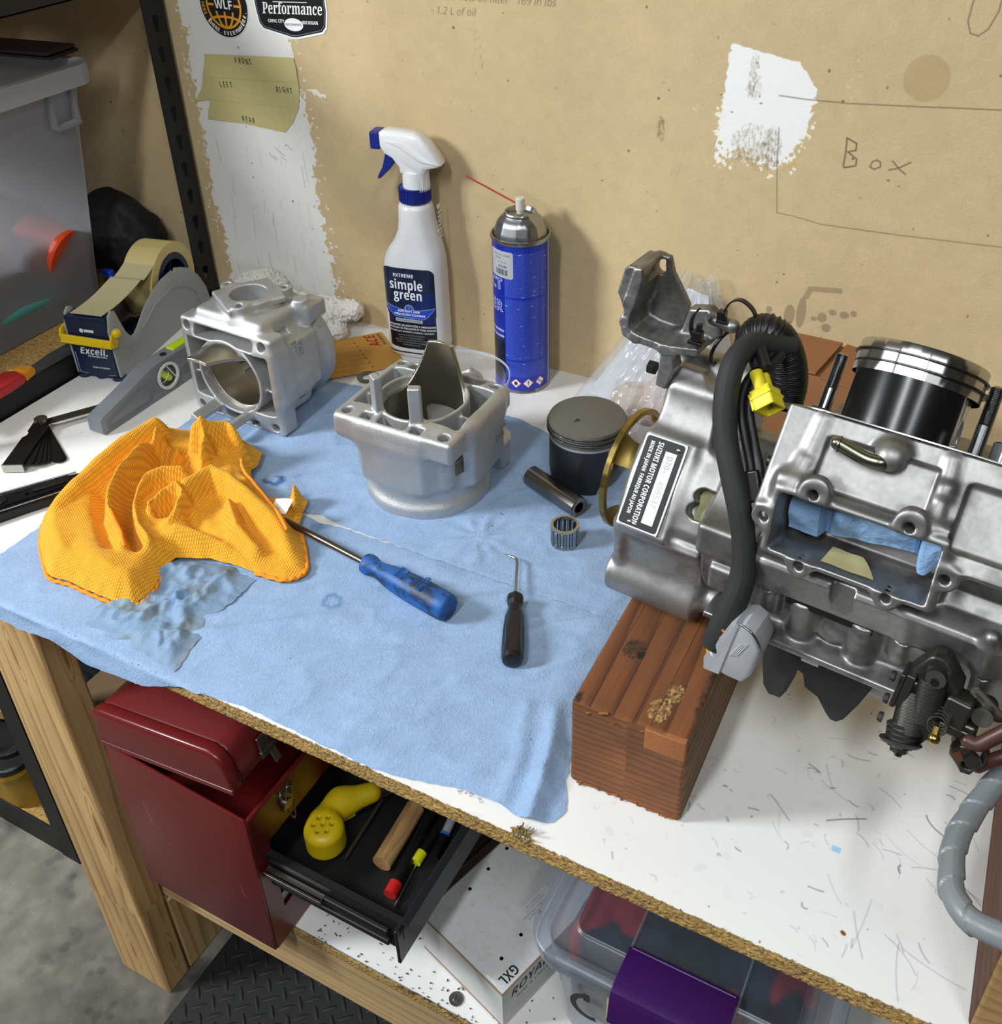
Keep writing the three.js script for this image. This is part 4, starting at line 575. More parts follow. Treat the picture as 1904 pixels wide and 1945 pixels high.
// ---------- wet crumpled towel ----------
{
  const wet = [[0.36, 0.49], [0.4029, 0.478], [0.428, 0.474], [0.4534, 0.4794], [0.4545, 0.4914], [0.4536, 0.508], [0.4499, 0.5306], [0.4452, 0.5407], [0.4584, 0.5613], [0.4603, 0.577], [0.4651, 0.5955], [0.4653, 0.6022], [0.4457, 0.6008], [0.414, 0.5981], [0.3846, 0.5985], [0.3631, 0.5946], [0.352, 0.5966], [0.345, 0.5799], [0.346, 0.555], [0.33, 0.53]];
  const crump = (x, z) => { const wx = x + 0.012 * (fbm(x * 30, z * 30, 1, 2) - 0.5), wz = z + 0.012 * (fbm(x * 30, z * 30, 8, 2) - 0.5); const a = 1 - Math.abs(2 * fbm(wx * 34, wz * 34, 4, 3) - 1), b = 1 - Math.abs(2 * fbm(wx * 75 + 3, wz * 60, 7, 3) - 1); return 0.0075 * Math.pow(a, 3) + 0.0028 * Math.pow(b, 3); };
  const g = sheet(ragged(wet, 0.003, 4), 0.0016, (x, z, d) => [x, 0.0022 + crump(x, z) * sst(-0.004, 0.022, d), z]);
  const P = g.attributes.position, col = new Float32Array(P.count * 3);
  for (let i = 0; i < P.count; i++) { const x = P.getX(i), z = P.getZ(i); const gr = sst(0.42, 0.66, fbm(x * 34, z * 34, 12, 4)), dk = sst(0.56, 0.7, fbm(x * 50 + 9, z * 50, 22, 3)), bl = Math.exp(-Math.pow(Math.hypot(x - 0.408, (z - 0.533) * 1.5) / 0.013, 2)); let c = [0.19, 0.29, 0.43]; c = c.map((v, k) => lerp(v, [0.22, 0.27, 0.30][k], gr * 0.8)); c = c.map((v, k) => lerp(v, [0.13, 0.14, 0.12][k], dk * 0.6)); c = c.map((v, k) => lerp(v, [0.13, 0.3, 0.6][k], bl * 0.7)); col.set(c, i * 3); }
  g.setAttribute('color', new THREE.BufferAttribute(col, 3));
  const wb = fibreTex.clone(); wb.repeat.set(1 / 0.05, 1 / 0.05); wb.needsUpdate = true;
  single('used_towel', 'crumpled damp grey-stained blue paper towel under the front of the orange cloth', 'towel', g, std({ vertexColors: true, roughness: 0.7, side: THREE.DoubleSide, bumpMap: wb, bumpScale: 0.0004 }));
}

// ---------- orange microfibre cloth ----------
{
  const OUT = [[0.2275, 0.5364], [0.206, 0.5135], [0.1965, 0.4853], [0.194, 0.4512], [0.19, 0.408], [0.191, 0.3686], [0.198, 0.345], [0.2268, 0.33], [0.26, 0.318], [0.3, 0.31], [0.33, 0.318], [0.342, 0.338], [0.343, 0.352], [0.354, 0.366], [0.386, 0.379], [0.4042, 0.3705], [0.414, 0.36], [0.426, 0.362], [0.433, 0.378], [0.4433, 0.3992], [0.4746, 0.4301], [0.491, 0.4536], [0.4815, 0.4695], [0.4493, 0.4748], [0.4243, 0.476], [0.3991, 0.4801], [0.3797, 0.4884], [0.3685, 0.4948], [0.3676, 0.511], [0.3776, 0.531], [0.3814, 0.5495], [0.3771, 0.5608], [0.3583, 0.5664], [0.3299, 0.5675], [0.3015, 0.5669], [0.2779, 0.5691], [0.2563, 0.5574]];
  const RID = [
    [[[0.2576, 0.3892, 0.05], [0.2611, 0.418, 0.053], [0.2658, 0.4511, 0.049], [0.2752, 0.4736, 0.045], [0.2831, 0.493, 0.04], [0.2977, 0.4987, 0.036], [0.3213, 0.5116, 0.032], [0.3339, 0.521, 0.022]], 0.0085],
    [[[0.3227, 0.4234, 0.046], [0.307, 0.4345, 0.048], [0.2979, 0.4475, 0.046], [0.2984, 0.4667, 0.043], [0.3077, 0.4821, 0.039], [0.3267, 0.4967, 0.033], [0.3514, 0.5057, 0.028], [0.3567, 0.5017, 0.016]], 0.0085],
    [[[0.3223, 0.4707, 0.038], [0.3278, 0.4576, 0.044], [0.3355, 0.4454, 0.047], [0.3444, 0.4493, 0.044], [0.3499, 0.4632, 0.037], [0.3469, 0.4739, 0.026]], 0.0085],
    [[[0.2576, 0.3892, 0.052], [0.261, 0.3936, 0.057], [0.2774, 0.3815, 0.06], [0.2975, 0.3635, 0.058], [0.3139, 0.3447, 0.052], [0.3334, 0.3477, 0.045], [0.3363, 0.3518, 0.036]], 0.0105],
    [[[0.2975, 0.3635, 0.054], [0.3096, 0.3748, 0.051], [0.3125, 0.3831, 0.047], [0.3153, 0.3949, 0.036]], 0.008],
    [[[0.336, 0.4344, 0.042], [0.3443, 0.4066, 0.044], [0.3666, 0.406, 0.042], [0.3942, 0.4127, 0.037], [0.4209, 0.4195, 0.031], [0.4485, 0.4284, 0.023], [0.4798, 0.4439, 0.012]], 0.015],
    [[[0.2356, 0.3721, 0.049], [0.2293, 0.4131, 0.047], [0.2298, 0.4494, 0.043], [0.2313, 0.4836, 0.037], [0.2328, 0.5098, 0.031], [0.2376, 0.5308, 0.02]], 0.02],
    [[[0.3591, 0.4784, 0.026], [0.3931, 0.4698, 0.022], [0.4132, 0.4693, 0.016], [0.43, 0.4702, 0.012]], 0.01],
    [[[0.2414, 0.5303, 0.012], [0.2728, 0.5469, 0.015], [0.3022, 0.5635, 0.013], [0.3169, 0.5705, 0.006]], 0.012],
    [[[0.416, 0.366, 0.034], [0.4229, 0.3759, 0.03], [0.4315, 0.3869, 0.022], [0.4418, 0.3996, 0.012]], 0.0055],
    [[[0.345, 0.363, 0.02], [0.3567, 0.376, 0.026], [0.38, 0.39, 0.027], [0.405, 0.402, 0.024], [0.43, 0.414, 0.018], [0.455, 0.43, 0.013]], 0.006],
    [[[0.3, 0.535, 0.016], [0.33, 0.545, 0.018], [0.36, 0.548, 0.014]], 0.014], [[[0.34, 0.565, 0.008], [0.355, 0.545, 0.016], [0.373, 0.54, 0.008]], 0.005],
    [[[0.385, 0.43, 0.033], [0.41, 0.45, 0.026], [0.44, 0.46, 0.018]], 0.01]];
  const VAL = [[[[0.2753, 0.3747, 0.9], [0.2655, 0.3981, 1], [0.2783, 0.42, 1], [0.281, 0.444, 1], [0.289, 0.4676, 1], [0.2991, 0.4846, 1], [0.318, 0.5007, 0.9], [0.338, 0.512, 0.8]], 0.0072], [[[0.281, 0.3792, 0.9], [0.286, 0.395, 1], [0.3003, 0.3985, 0.8], [0.313, 0.4, 0.5]], 0.008], [[[0.328, 0.469, 0.7], [0.3345, 0.4585, 0.9], [0.34, 0.456, 0.6]], 0.004], [[[0.254, 0.47, 0.5], [0.27, 0.491, 0.6], [0.296, 0.5102, 0.6], [0.318, 0.524, 0.4]], 0.007], [[[0.358, 0.458, 0.4], [0.375, 0.462, 0.5], [0.4, 0.46, 0.3]], 0.006]];
  const H0 = (x, z) => {
    let s = 0; for (const [p, w] of RID) { const v = ridge(x, z, p, w) / 0.05; s += Math.pow(v, 5); }
    let y = 0.05 * Math.pow(s + 1e-9, 0.2), cut = 0; for (const [p, w] of VAL) cut = Math.max(cut, ridge(x, z, p, w));
    const base = 0.02 * sst(0.5, 0.3, x) + 0.005;
    y = Math.max(y, base) + 0.25 * Math.min(y, base); y *= 1 - 0.84 * cut;
    return y + 0.0024 * (fbm(x * 45, z * 45, 3, 3) - 0.5) * sst(0.004, 0.02, y);
  };
  const cloth = sheet(ragged(OUT, 0.0014, 5), 0.0014, (x, z, d) => [x, 0.0035 + H0(x, z) * Math.sqrt(sst(-0.003, 0.022, d)), z]);
  const P = cloth.attributes.position, N = cloth.attributes.normal, uv = cloth.attributes.uv;
  const knit = tex(128, 128, (u, v) => { const a = Math.abs(Math.sin(u * Math.PI * 8)) * Math.abs(Math.sin((v * 8 + (Math.floor(u * 8) % 2) * 0.5) * Math.PI)); return 255 * (0.2 + 0.6 * a + 0.2 * hash3(Math.floor(u * 128), Math.floor(v * 128), 5)); }, { srgb: false, size: 0.019 });
  const knitCol = tex(256, 256, (u, v) => { const a = Math.abs(Math.sin(u * Math.PI * 16)) * Math.abs(Math.sin((v * 16 + (Math.floor(u * 16) % 2) * 0.5) * Math.PI)), n = pf(u, v, 6, 4, 2), k = 0.86 + 0.14 * a + 0.1 * (n - 0.5); return [252 * k, 178 * k * (0.93 + 0.14 * a), 42 * k]; }, { size: 0.038 });
  const clothMat = phys({ map: knitCol, roughness: 0.95, sheen: 0.5, sheenColor: new THREE.Color(1, 0.75, 0.25), sheenRoughness: 0.6, side: THREE.DoubleSide, bumpMap: knit, bumpScale: 0.0009 });
  const t = thing('microfibre_cloth', 'crumpled orange yellow microfibre cloth with a small white tag, at the left of the towels', 'cloth', [0, 0.001, 0]);
  part(t, 'cloth', cloth, clothMat);
  const hemMat = std({ color: 0xee8f22, roughness: 0.95 });
  const surf = (x, z, d) => 0.0035 + H0(x, z) * Math.sqrt(sst(-0.003, 0.022, d));
  const hemLine = (pts) => { const c = new THREE.CatmullRomCurve3(pts.map(p => V3(p[0], 0.0042, p[1]))); const q = c.getPoints(pts.length * 8).map((p, i) => [p.x, p.y + 0.0008 * Math.sin(i * 1.7), p.z]); return capTube(q, 0.0021, q.length * 2, 8); };
  part(t, 'hem', hemLine([[0.3676, 0.511], [0.3776, 0.531], [0.3814, 0.5495], [0.3771, 0.5608], [0.3583, 0.5664], [0.3299, 0.5675], [0.3015, 0.5669], [0.2779, 0.5691], [0.2563, 0.5574], [0.2275, 0.5364], [0.206, 0.5135], [0.1965, 0.4853]]), hemMat, 'darker orange overlocked hem');
  part(t, 'hem', hemLine([[0.4433, 0.3992], [0.4746, 0.4301], [0.491, 0.4536], [0.4815, 0.4695], [0.4493, 0.4748]]), hemMat, 'darker orange overlocked hem');
  const onTop = (pts, up = 0.001) => capTube(pts.map(([x, z]) => [x, surf(x, z, 0.03) + up, z]), 0.0019, 120, 8);
  part(t, 'hem', onTop([[0.345, 0.364], [0.3567, 0.376], [0.368, 0.384], [0.38, 0.39], [0.392, 0.396], [0.405, 0.402], [0.418, 0.408], [0.43, 0.414], [0.443, 0.422], [0.455, 0.43]]), hemMat, 'darker orange overlocked hem');
  part(t, 'hem', onTop([[0.2977, 0.4987], [0.309, 0.505], [0.3213, 0.5116], [0.328, 0.517], [0.3339, 0.521]]), hemMat, 'darker orange overlocked hem');
  const tagTex = canvasTex(256, 200, (c, w, h) => { c.fillStyle = '#f0eeea'; c.fillRect(0, 0, w, h); c.fillStyle = '#2c2c30'; c.font = '20px sans-serif'; c.save(); c.translate(60, 150); c.rotate(-1.2); ['100% POLY', 'WASH COLD', 'DO NOT BLEACH', 'MADE IN CHINA'].forEach((s, i) => c.fillText(s, 0, i * 26, 110)); c.restore(); });
  part(t, 'tag', grid(8, 6, (u, v) => [lerp(0.414, 0.437, u) + 0.003 * v, 0.017 + 0.012 * v + 0.004 * Math.sin(u * 2.2) + 0.004 * u * u, lerp(0.409, 0.398, v)]), std({ map: tagTex, roughness: 0.8, side: THREE.DoubleSide }), 'small white printed tag');
}

// ---------- wooden blocks under the engine ----------
const blockTop = woodTex(31, [152, 92, 50], [84, 46, 24], { rings: 4.5, warp: 0.35, size: 0, h: 1024, blotch: 0.2 });
const blockEnd = woodTex(37, [160, 100, 56], [98, 54, 28], { rings: 15, warp: 0.75, size: 0, blotch: 0.2, contrast: 0.9 });
const blockSide = woodTex(41, [142, 104, 62], [84, 58, 34], { rings: 6, warp: 0.3, size: 0, h: 1024, blotch: 0.18 });
function lumber(t, x0, x1, z0, z1, hgt, tops, ends, sides) {       // one bevelled block split by the direction its faces look in
  const b = boxUV(new RoundedBoxGeometry(x1 - x0, hgt, z1 - z0, 3, 0.004)); const P = b.attributes.position, r = [[], [], []], n = V3(), A = V3(), B = V3(), C = V3();
  const g = [[], [], [], []];
  for (let i = 0; i < P.count; i += 3) { A.fromBufferAttribute(P, i); B.fromBufferAttribute(P, i + 1).sub(A); C.fromBufferAttribute(P, i + 2).sub(A); n.crossVectors(B, C); const k = Math.abs(n.y) >= Math.abs(n.x) && Math.abs(n.y) >= Math.abs(n.z) ? 0 : Math.abs(n.z) > Math.abs(n.x) ? (n.z > 0 ? 1 : 3) : 2; g[k].push(i, i + 1, i + 2); }
  ['top_face', 'end_grain', 'side_face', 'end_grain'].forEach((nm, k) => {
    const q = new THREE.BufferGeometry(), pos = [], nor = [], uv = []; for (const i of g[k]) { const x = P.getX(i), y = P.getY(i), z = P.getZ(i); pos.push(x + (x0 + x1) / 2, y + hgt / 2, z + (z0 + z1) / 2); nor.push(b.attributes.normal.getX(i), b.attributes.normal.getY(i), b.attributes.normal.getZ(i)); uv.push(...(k === 0 ? [x / 0.089 + 0.5, z / 0.3] : k % 2 === 1 ? [y / 0.089 + 0.5, x / 0.13] : [y / 0.089 + 0.5, z / 0.3])); }
    q.setAttribute('position', new THREE.Float32BufferAttribute(pos, 3)); q.setAttribute('normal', new THREE.Float32BufferAttribute(nor, 3)); q.setAttribute('uv', new THREE.Float32BufferAttribute(uv, 2));
    part(t, nm, q, [tops, ends, sides, ends][k]);
  });
}
{
  const stainTex = canvasTex(512, 1536, (c, w, h) => {   // top face of the left block: grain plus dark patches, knot, glue
    const src = blockTop.image, cc = document.createElement('canvas'); cc.width = src.width; cc.height = src.height; const x2 = cc.getContext('2d'), im = x2.createImageData(src.width, src.height); im.data.set(src.data); x2.putImageData(im, 0, 0); c.drawImage(cc, 0, 0, w, h);
    const r = rng(77), S = h / 0.3, X = (x) => w / 2 + x * w / 0.089, Z = (z) => z * S;   // z: metres back from the front end
    const blob = (x, z, rx, rz, col, n) => { for (let i = 0; i < n; i++) { const a = r() * 6.3, q = Math.sqrt(r()); c.fillStyle = col.replace('A', (0.04 + r() * 0.16).toFixed(2)); c.beginPath(); c.ellipse(X(x) + Math.cos(a) * q * rx, Z(z) + Math.sin(a) * q * rz, 2 + r() * 8, 3 + r() * 14, 0, 0, 6.3); c.fill(); } };
    blob(-0.02, 0.066, 50, 48, 'rgba(30,26,24,A)', 190); blob(-0.014, 0.062, 12, 12, 'rgba(15,12,10,A)', 70);
    blob(0.006, 0.132, 110, 42, 'rgba(14,11,9,A)', 420); blob(-0.006, 0.14, 150, 40, 'rgba(14,11,9,A)', 300); blob(-0.018, 0.118, 40, 10, 'rgba(20,15,10,A)', 80); blob(0.04, 0.05, 12, 130, 'rgba(30,24,18,A)', 90);
    blob(-0.04, 0.006, 18, 24, 'rgba(30,28,26,A)', 60);
    for (let i = 0; i < 420; i++) { const a = r() * 6.3, q = Math.sqrt(r()); c.fillStyle = `rgba(${206 + r() * 40 | 0},${178 + r() * 36 | 0},${104 + r() * 40 | 0},${0.12 + r() * 0.4})`; const k = r() < 0.45; c.beginPath(); c.ellipse(X(k ? 0.021 : 0.016) + Math.cos(a) * q * (k ? 34 : 46), Z(k ? 0.038 : 0.019) + Math.sin(a) * q * (k ? 46 : 58), 1 + r() * 6, 1 + r() * 7, 0, 0, 6.3); c.fill(); }
    for (let i = 0; i < 40; i++) { c.fillStyle = 'rgba(70,36,14,.7)'; c.beginPath(); c.ellipse(X(0.02 + (r() - 0.5) * 0.014), Z(0.03 + (r() - 0.5) * 0.04), 2 + r() * 3, 2 + r() * 3, 0, 0, 6.3); c.fill(); }
    for (let i = 0; i < 120; i++) { c.strokeStyle = `rgba(220,170,120,${0.1 + r() * 0.3})`; c.lineWidth = 1 + r(); const x = r() * w, y = r() * h; c.beginPath(); c.moveTo(x, y); c.lineTo(x + (r() - 0.5) * 14, y + (r() - 0.5) * 16); c.stroke(); }
    for (const [x, a] of [[-0.03, 0.7], [-0.012, 0.6], [0.003, 0.8], [0.016, 0.7]]) { c.strokeStyle = `rgba(50,24,10,${a})`; c.lineWidth = 3; c.beginPath(); for (let k = 0; k <= 30; k++) c.lineTo(X(x) + (n3(k * 0.5, x * 99, 2) - 0.5) * 12, k / 30 * h); c.stroke(); }
  }, { rep: true }); stainTex.flipY = false; stainTex.needsUpdate = true;
  const wm = (m) => std({ map: m, roughness: 0.72, bumpMap: grainTex, bumpScale: 0.0004 });
  const endM = wm(blockEnd), sideM = wm(blockSide);
  const t = thing('wood_block', 'stained brown timber block under the left side of the engine', 'timber block', [0, 0, 0]);
  t.position.set(0.8545, H, 0.547); t.rotation.y = 0.02;
  const topM = wm(stainTex); lumber(t, -0.0435, 0.0435, -0.3, 0, 0.088, topM, endM, sideM);
  // uv of the top counts back from the front end
  { const g = t.children[0].geometry, P = g.attributes.position, uv = g.attributes.uv; for (let i = 0; i < P.count; i++) uv.setXY(i, P.getX(i) / 0.089 + 0.5, -P.getZ(i) / 0.3); }
  const r = rng(6), sp = []; for (let i = 0; i < 26; i++) sp.push(tr(box(0.002 + r() * 0.006, 0.0012, 0.0016, 0, 0, 0, 0.0003, 1), -0.04 + r() * 0.08, r() < 0.6 ? 0.002 + r() * 0.004 : 0.082 + r() * 0.006, 0.0003, r(), r() * 0.8, r() - 0.5)); const s = part(t, 'torn_fibres', merge(sp), std({ color: 0x8a5426, roughness: 0.9 })); s.userData.kind = 'stuff';
  part(t, 'raised_lap', span(0.0125, 0.0425, 0.068, 0.0878, -0.004, 0.0012, 0.001), endM);
  const paleEnd = wm(woodTex(53, [196, 156, 96], [150, 108, 58], { rings: 7, warp: 1.6, size: 0 }));
  const t2 = thing('wood_block', 'brown timber block with pale sawn end beneath the grey wrapped cable', 'timber block', [0, 0, 0]);
  t2.position.set(1.1445, H, 0.6); t2.rotation.y = 0.028; lumber(t2, -0.0435, 0.0435, -0.3, 0, 0.088, topM, paleEnd, wm(woodTex(47, [108, 68, 42], [66, 38, 22], { rings: 5, warp: 0.3, size: 0, h: 1024, blotch: 0.2 })));
}

// ---------- the engine ----------
const ENG = thing('engine', 'two-stroke engine crankcase propped on timber blocks with a black wiring harness over it', 'engine', [0.97, 0, 0.4], -6.5 * Math.PI / 180);
{
  const TH = -0.6632, FA = -0.27;
  const T = (f) => turned(f, 0, 0, 0, TH);                       // inside: x, u (along the cylinder), f (towards the front)
  const FL = (f) => turned(f, 0.008, 0.245, 0.09, FA);           // intake flange frame
  const grime = (base, amp, dirt) => (x, y, z) => { const n = fbm(x * 45 + 3, y * 45, z * 45, 4), m = n3(x * 520, y * 520, z * 520), s = sst(0.56, 0.72, fbm(x * 70, y * 70, z * 70 + 40, 3)); const k = base * (1 + amp * (n - 0.5) * 1.6 + amp * 0.7 * (m - 0.5)) * (1 - dirt * s); return [k, k * 0.975, k * 0.93]; };
  const cast = std({ vertexColors: true, metalness: 0.85, roughness: 0.46, bumpMap: blotchTex, bumpScale: 0.0003 });
  const alu = metal(0xb4b3ae, 0.3), steel = metal(0x9b9c9e, 0.25), darkSteel = metal(0x55534f, 0.38), black = plastic(0x121213, 0.5), rubberM = plastic(0x222221, 0.72);
  const D0 = [0.0045, 0.2751, 0.0093];
  // crankcase
  const main = sExt([[0.0455, 0.3035], [0.087, 0.2515], [0.084, 0.2475], [0.068, 0.246], [0.064, 0.222], [0.072, 0.214], [0.0865, 0.2095], [0.0885, 0.206], [0.0825, 0.181], [0.079, 0.18], [0.074, 0.176], [0.07, 0.147], [0.07, 0.138], [0.045, 0.112], [-0.03, 0.105], [-0.075, 0.14], [-0.09, 0.19], [-0.075, 0.24], [-0.0365, 0.2395]], 0, -0.056, 0.17, 0.003);
  const holes = [[-0.0288, 0.0248], [0.0288, 0.0248], [-0.0555, 0], [-0.027, -0.0238], [0.0272, -0.0235], [0.0548, 0.001]];
  const flangeBox = FL(U(0.005, sBox(0, 0, -0.022, 0.054, 0.0238, 0.022, 0.003), ...holes.map(([x, y]) => sCyl(2, -0.0065, 0, x, y, 0.0082, 0.001)), sCyl(2, -0.045, 0, -0.0288, 0.0265, 0.0092, 0.001), sCyl(2, -0.045, 0, 0.0288, 0.0265, 0.0092, 0.001), sBox(-0.047, 0.021, -0.018, 0.008, 0.009, 0.014, 0.003), sBox(0.047, 0.021, -0.018, 0.008, 0.009, 0.014, 0.003)));
  const lower = U(0.004, sBox(0.0, 0.1445, 0.07, 0.08, 0.0026, 0.0205, 0.001), sCyl(1, 0.145, 0.1775, -0.0165, 0.0735, 0.0095, 0.001), sCyl(1, 0.145, 0.1785, 0.0235, 0.0735, 0.0095, 0.001), sCyl(2, 0.06, 0.0745, 0.0042, 0.1605, 0.0105, 0.001), sBox(-0.058, 0.169, 0.07, 0.026, 0.0105, 0.0095, 0.003), sBox(0.06, 0.169, 0.07, 0.018, 0.0105, 0.0095, 0.003),
    sCap([-0.0415, 0.205, 0.0835], [-0.0415, 0.162, 0.0775], 0.0032), sCap([0.0485, 0.205, 0.0835], [0.0485, 0.162, 0.0775], 0.0032), sCap([0.096, 0.215, 0.087], [0.096, 0.155, 0.078], 0.005), sBox(0.0, 0.12, 0.02, 0.07, 0.02, 0.04, 0.006));
  const side = U(0.012, sCyl(0, -0.0962, -0.04, 0.174, 0.004, 0.062, 0.003), T(sBox(-0.072, 0.158, 0.13, 0.026, 0.028, 0.022, 0.006)), sBox(-0.075, 0.195, 0.058, 0.022, 0.013, 0.018, 0.004));
  const ribs = U(0.002, sCap([-0.032, 0.299, 0.046], [-0.0345, 0.277, 0.064], 0.0034), sCap([-0.0345, 0.277, 0.064], [-0.038, 0.263, 0.078], 0.005), sCap([0.0455, 0.298, 0.0475], [0.0472, 0.284, 0.0595], 0.0036), sCap([0.0472, 0.2855, 0.0588], [0.0472, 0.2835, 0.0602], 0.0058), sCap([0.0472, 0.284, 0.0605], [0.0478, 0.268, 0.0735], 0.0032), sCap([0.013, 0.284, 0.049], [0.013, 0.2925, 0.0545], 0.0112));
  const solid = U(0.006, main, flangeBox, lower, side, ribs);
  const crankcase = SUB(0.001, solid,
    T(sCyl(1, 0.16, 0.24, D0[0], 0.1768, 0.0412)),                                        // bore mouth (p = x, q = f)
    FL(sBox(0, 0, 0, 0.0488, 0.0196, 0.05, 0.0025)), T(sBox(0.008, 0.182, 0.224, 0.034, 0.017, 0.0034, 0.003)),
    ...holes.map(([x, y]) => FL(sCyl(2, -0.012, 0.01, x, y, 0.0031))), T(sBox(0.098, 0.176, 0.2245, 0.04, 0.021, 0.0045, 0.004)),
    sBox(0.0085, 0.2, 0.092, 0.0072, 0.014, 0.008, 0.002), sBox(0.03, 0.1806, 0.092, 0.2, 0.0007, 0.0112),
    sCyl(2, 0.0745, 0.1, 0.005, 0.1625, 0.0075));
  part(ENG, 'crankcase', sdfMesh(crankcase, [-0.1, 0.095, -0.098], [0.174, 0.312, 0.104], 0.0015, grime(0.27, 0.36, 0.34)), cast);
  // magneto cover
  const cover = SUB(0.0012, U(0.009,
      sCyl(0, -0.166, -0.0972, 0.174, 0.001, 0.0525, 0.004),
      T(sBox(-0.1435, 0.131, 0.135, 0.0205, 0.0375, 0.0262, 0.003)), T(sBox(-0.1315, 0.135, 0.13, 0.034, 0.032, 0.0262, 0.006)),
      T(sExt([[-0.1625, 0.166], [-0.1605, 0.219], [-0.1575, 0.222], [-0.1405, 0.221], [-0.137, 0.218], [-0.1185, 0.187], [-0.1155, 0.166]], 2, 0.105, 0.1555, 0.003)),
      T(sBox(-0.1295, 0.0945, 0.143, 0.0315, 0.0035, 0.0105, 0.002)),
      sCyl(0, -0.1735, -0.1, 0.1115, 0.0455, 0.0185, 0.002), sCyl(0, -0.105, -0.084, 0.117, 0.045, 0.0115, 0.001), sBox(-0.1325, 0.14, 0.033, 0.0345, 0.026, 0.0225, 0.004), sCap([-0.1655, 0.168, 0.058], [-0.1655, 0.135, 0.056], 0.003), sCyl(0, -0.165, -0.09, 0.262, -0.034, 0.0135, 0.001), sBox(-0.13, 0.236, -0.02, 0.032, 0.026, 0.02, 0.006)),
    T(sCyl(2, 0.149, 0.2, -0.1075, 0.135, 0.006)), T(sCyl(2, 0.149, 0.2, -0.1095, 0.1235, 0.006)), T(sBox(-0.102, 0.1292, 0.17, 0.0065, 0.0115, 0.021, 0.0015)),
    T(sBox(-0.1455, 0.1312, 0.1635, 0.0168, 0.0352, 0.0008, 0)));
  part(ENG, 'magneto_cover', sdfMesh(cover, [-0.178, 0.085, -0.058], [-0.08, 0.292, 0.08], 0.0014, grime(0.36, 0.24, 0.2)), cast);
  part(ENG, 'cover_window', tr(box(0.018, 0.026, 0.002, -0.1035, 0.129, 0.1492, 0.0005), 0, 0, 0, 0).applyMatrix4(new THREE.Matrix4().makeRotationX(TH)), std({ color: 0x8c8a66, metalness: 0.6, roughness: 0.45 }));

  // data plate
  const plateTex = canvasTex(1024, 464, (c, w, h) => {
    c.fillStyle = '#e6e6e4'; c.fillRect(0, 0, w, h); c.fillStyle = '#17181a'; c.beginPath(); c.roundRect(14, 14, w - 28, h - 28, 34); c.fill();
    const r = rng(4); for (let i = 0; i < 300; i++) { c.fillStyle = `rgba(90,92,96,${r() * 0.14})`; c.beginPath(); c.ellipse(r() * w, r() * h, 2 + r() * 14, 2 + r() * 9, r() * 3, 0, 6.3); c.fill(); }
    c.fillStyle = '#e2e2df'; c.fillRect(128, 78, 812, 128); c.fillStyle = 'rgba(90,90,90,.75)'; c.font = '84px monospace'; c.fillText('D70-', 168, 170); c.fillStyle = 'rgba(120,120,120,.6)'; c.fillText('409537', 450, 170);
    c.fillStyle = '#f2f2f0'; c.font = 'bold 84px sans-serif'; c.fillText('SUZUKI MOTOR CORPORATION', 50, 308, 935); c.font = 'bold 60px sans-serif'; c.fillText('MADE IN JAPAN  FABRIQUE AU JAPON', 62, 392, 830);
  });
  const place = (g) => g.applyMatrix4(new THREE.Matrix4().makeRotationX(TH));
  const dp = new THREE.Group(); dp.name = 'data_plate'; dp.userData.label = 'black riveted maker plate with white lettering'; ENG.add(dp);
  part(dp, 'plate', place(ext(rrect(-0.1622, 0.0962, -0.1288, 0.1662, 0.003), 0.0012, 0.0003).translate(0, 0, 0.1628)), metal(0xc9c9c7, 0.35));
  part(dp, 'print', place(new THREE.PlaneGeometry(0.0692, 0.0326).rotateZ(-Math.PI / 2).translate(-0.1455, 0.1312, 0.16412)), std({ map: plateTex, roughness: 0.36, metalness: 0.1 }));
  for (const [x, u] of [[-0.1345, 0.1606], [-0.1522, 0.1003]]) part(dp, 'rivet', place(new THREE.SphereGeometry(0.0021, 16, 8, 0, 6.2832, 0, 1.5708).scale(1, 0.7, 1).rotateX(Math.PI / 2).translate(x, u, 0.1641)), metal(0xa9a9a9, 0.3));

  // rope pulley
  const pul = new THREE.Group(); pul.name = 'rope_pulley'; pul.userData.label = 'yellow zinc plated spoked pulley ring'; pul.position.set(-0.186, 0.1743, 0.0007); ENG.add(pul);
  const zinc = metal(0xa08a4e, 0.33);
  part(pul, 'rim', lathe([[0.0445, -0.0022], [0.048, -0.0026], [0.0492, -0.002], [0.0492, 0.002], [0.048, 0.0026], [0.0445, 0.0022], [0.0435, 0.0], [0.0445, -0.0022]], 96, 0.5).rotateZ(-Math.PI / 2), zinc);
  for (let i = 0; i < 4; i++) part(pul, 'spoke', new THREE.LatheGeometry([[0.0445, 0.0015], [0.041, 0.0022], [0.037, 0.006], [0.034, 0.012], [0.031, 0.0185], [0.0305, 0.021]].map(p => V2(...p)), 10, 0.32 + i * 1.5708, 0.62).rotateZ(-Math.PI / 2), std({ color: 0xa08a4e, metalness: 1, roughness: 0.36, side: THREE.DoubleSide }));
  part(pul, 'hub', lathe([[0, 0.0185], [0.0305, 0.0185], [0.0315, 0.0205], [0, 0.0205]], 48).rotateZ(-Math.PI / 2), zinc);

  // mounting bracket
  const rim = [[-0.1885, 0.3415], [-0.1945, 0.319], [-0.1985, 0.301], [-0.196, 0.2935], [-0.1895, 0.2905], [-0.165, 0.2885], [-0.142, 0.2925]];
  const strips = []; for (let i = 0; i < rim.length - 1; i++) { const [a, b] = [rim[i], rim[i + 1]]; strips.push((x, y, z) => { const [d] = seg2(x, y, a, b); const q = d - 0.0031, h = Math.abs(z + 0.014) - 0.0165; return Math.max(q, h); }); }
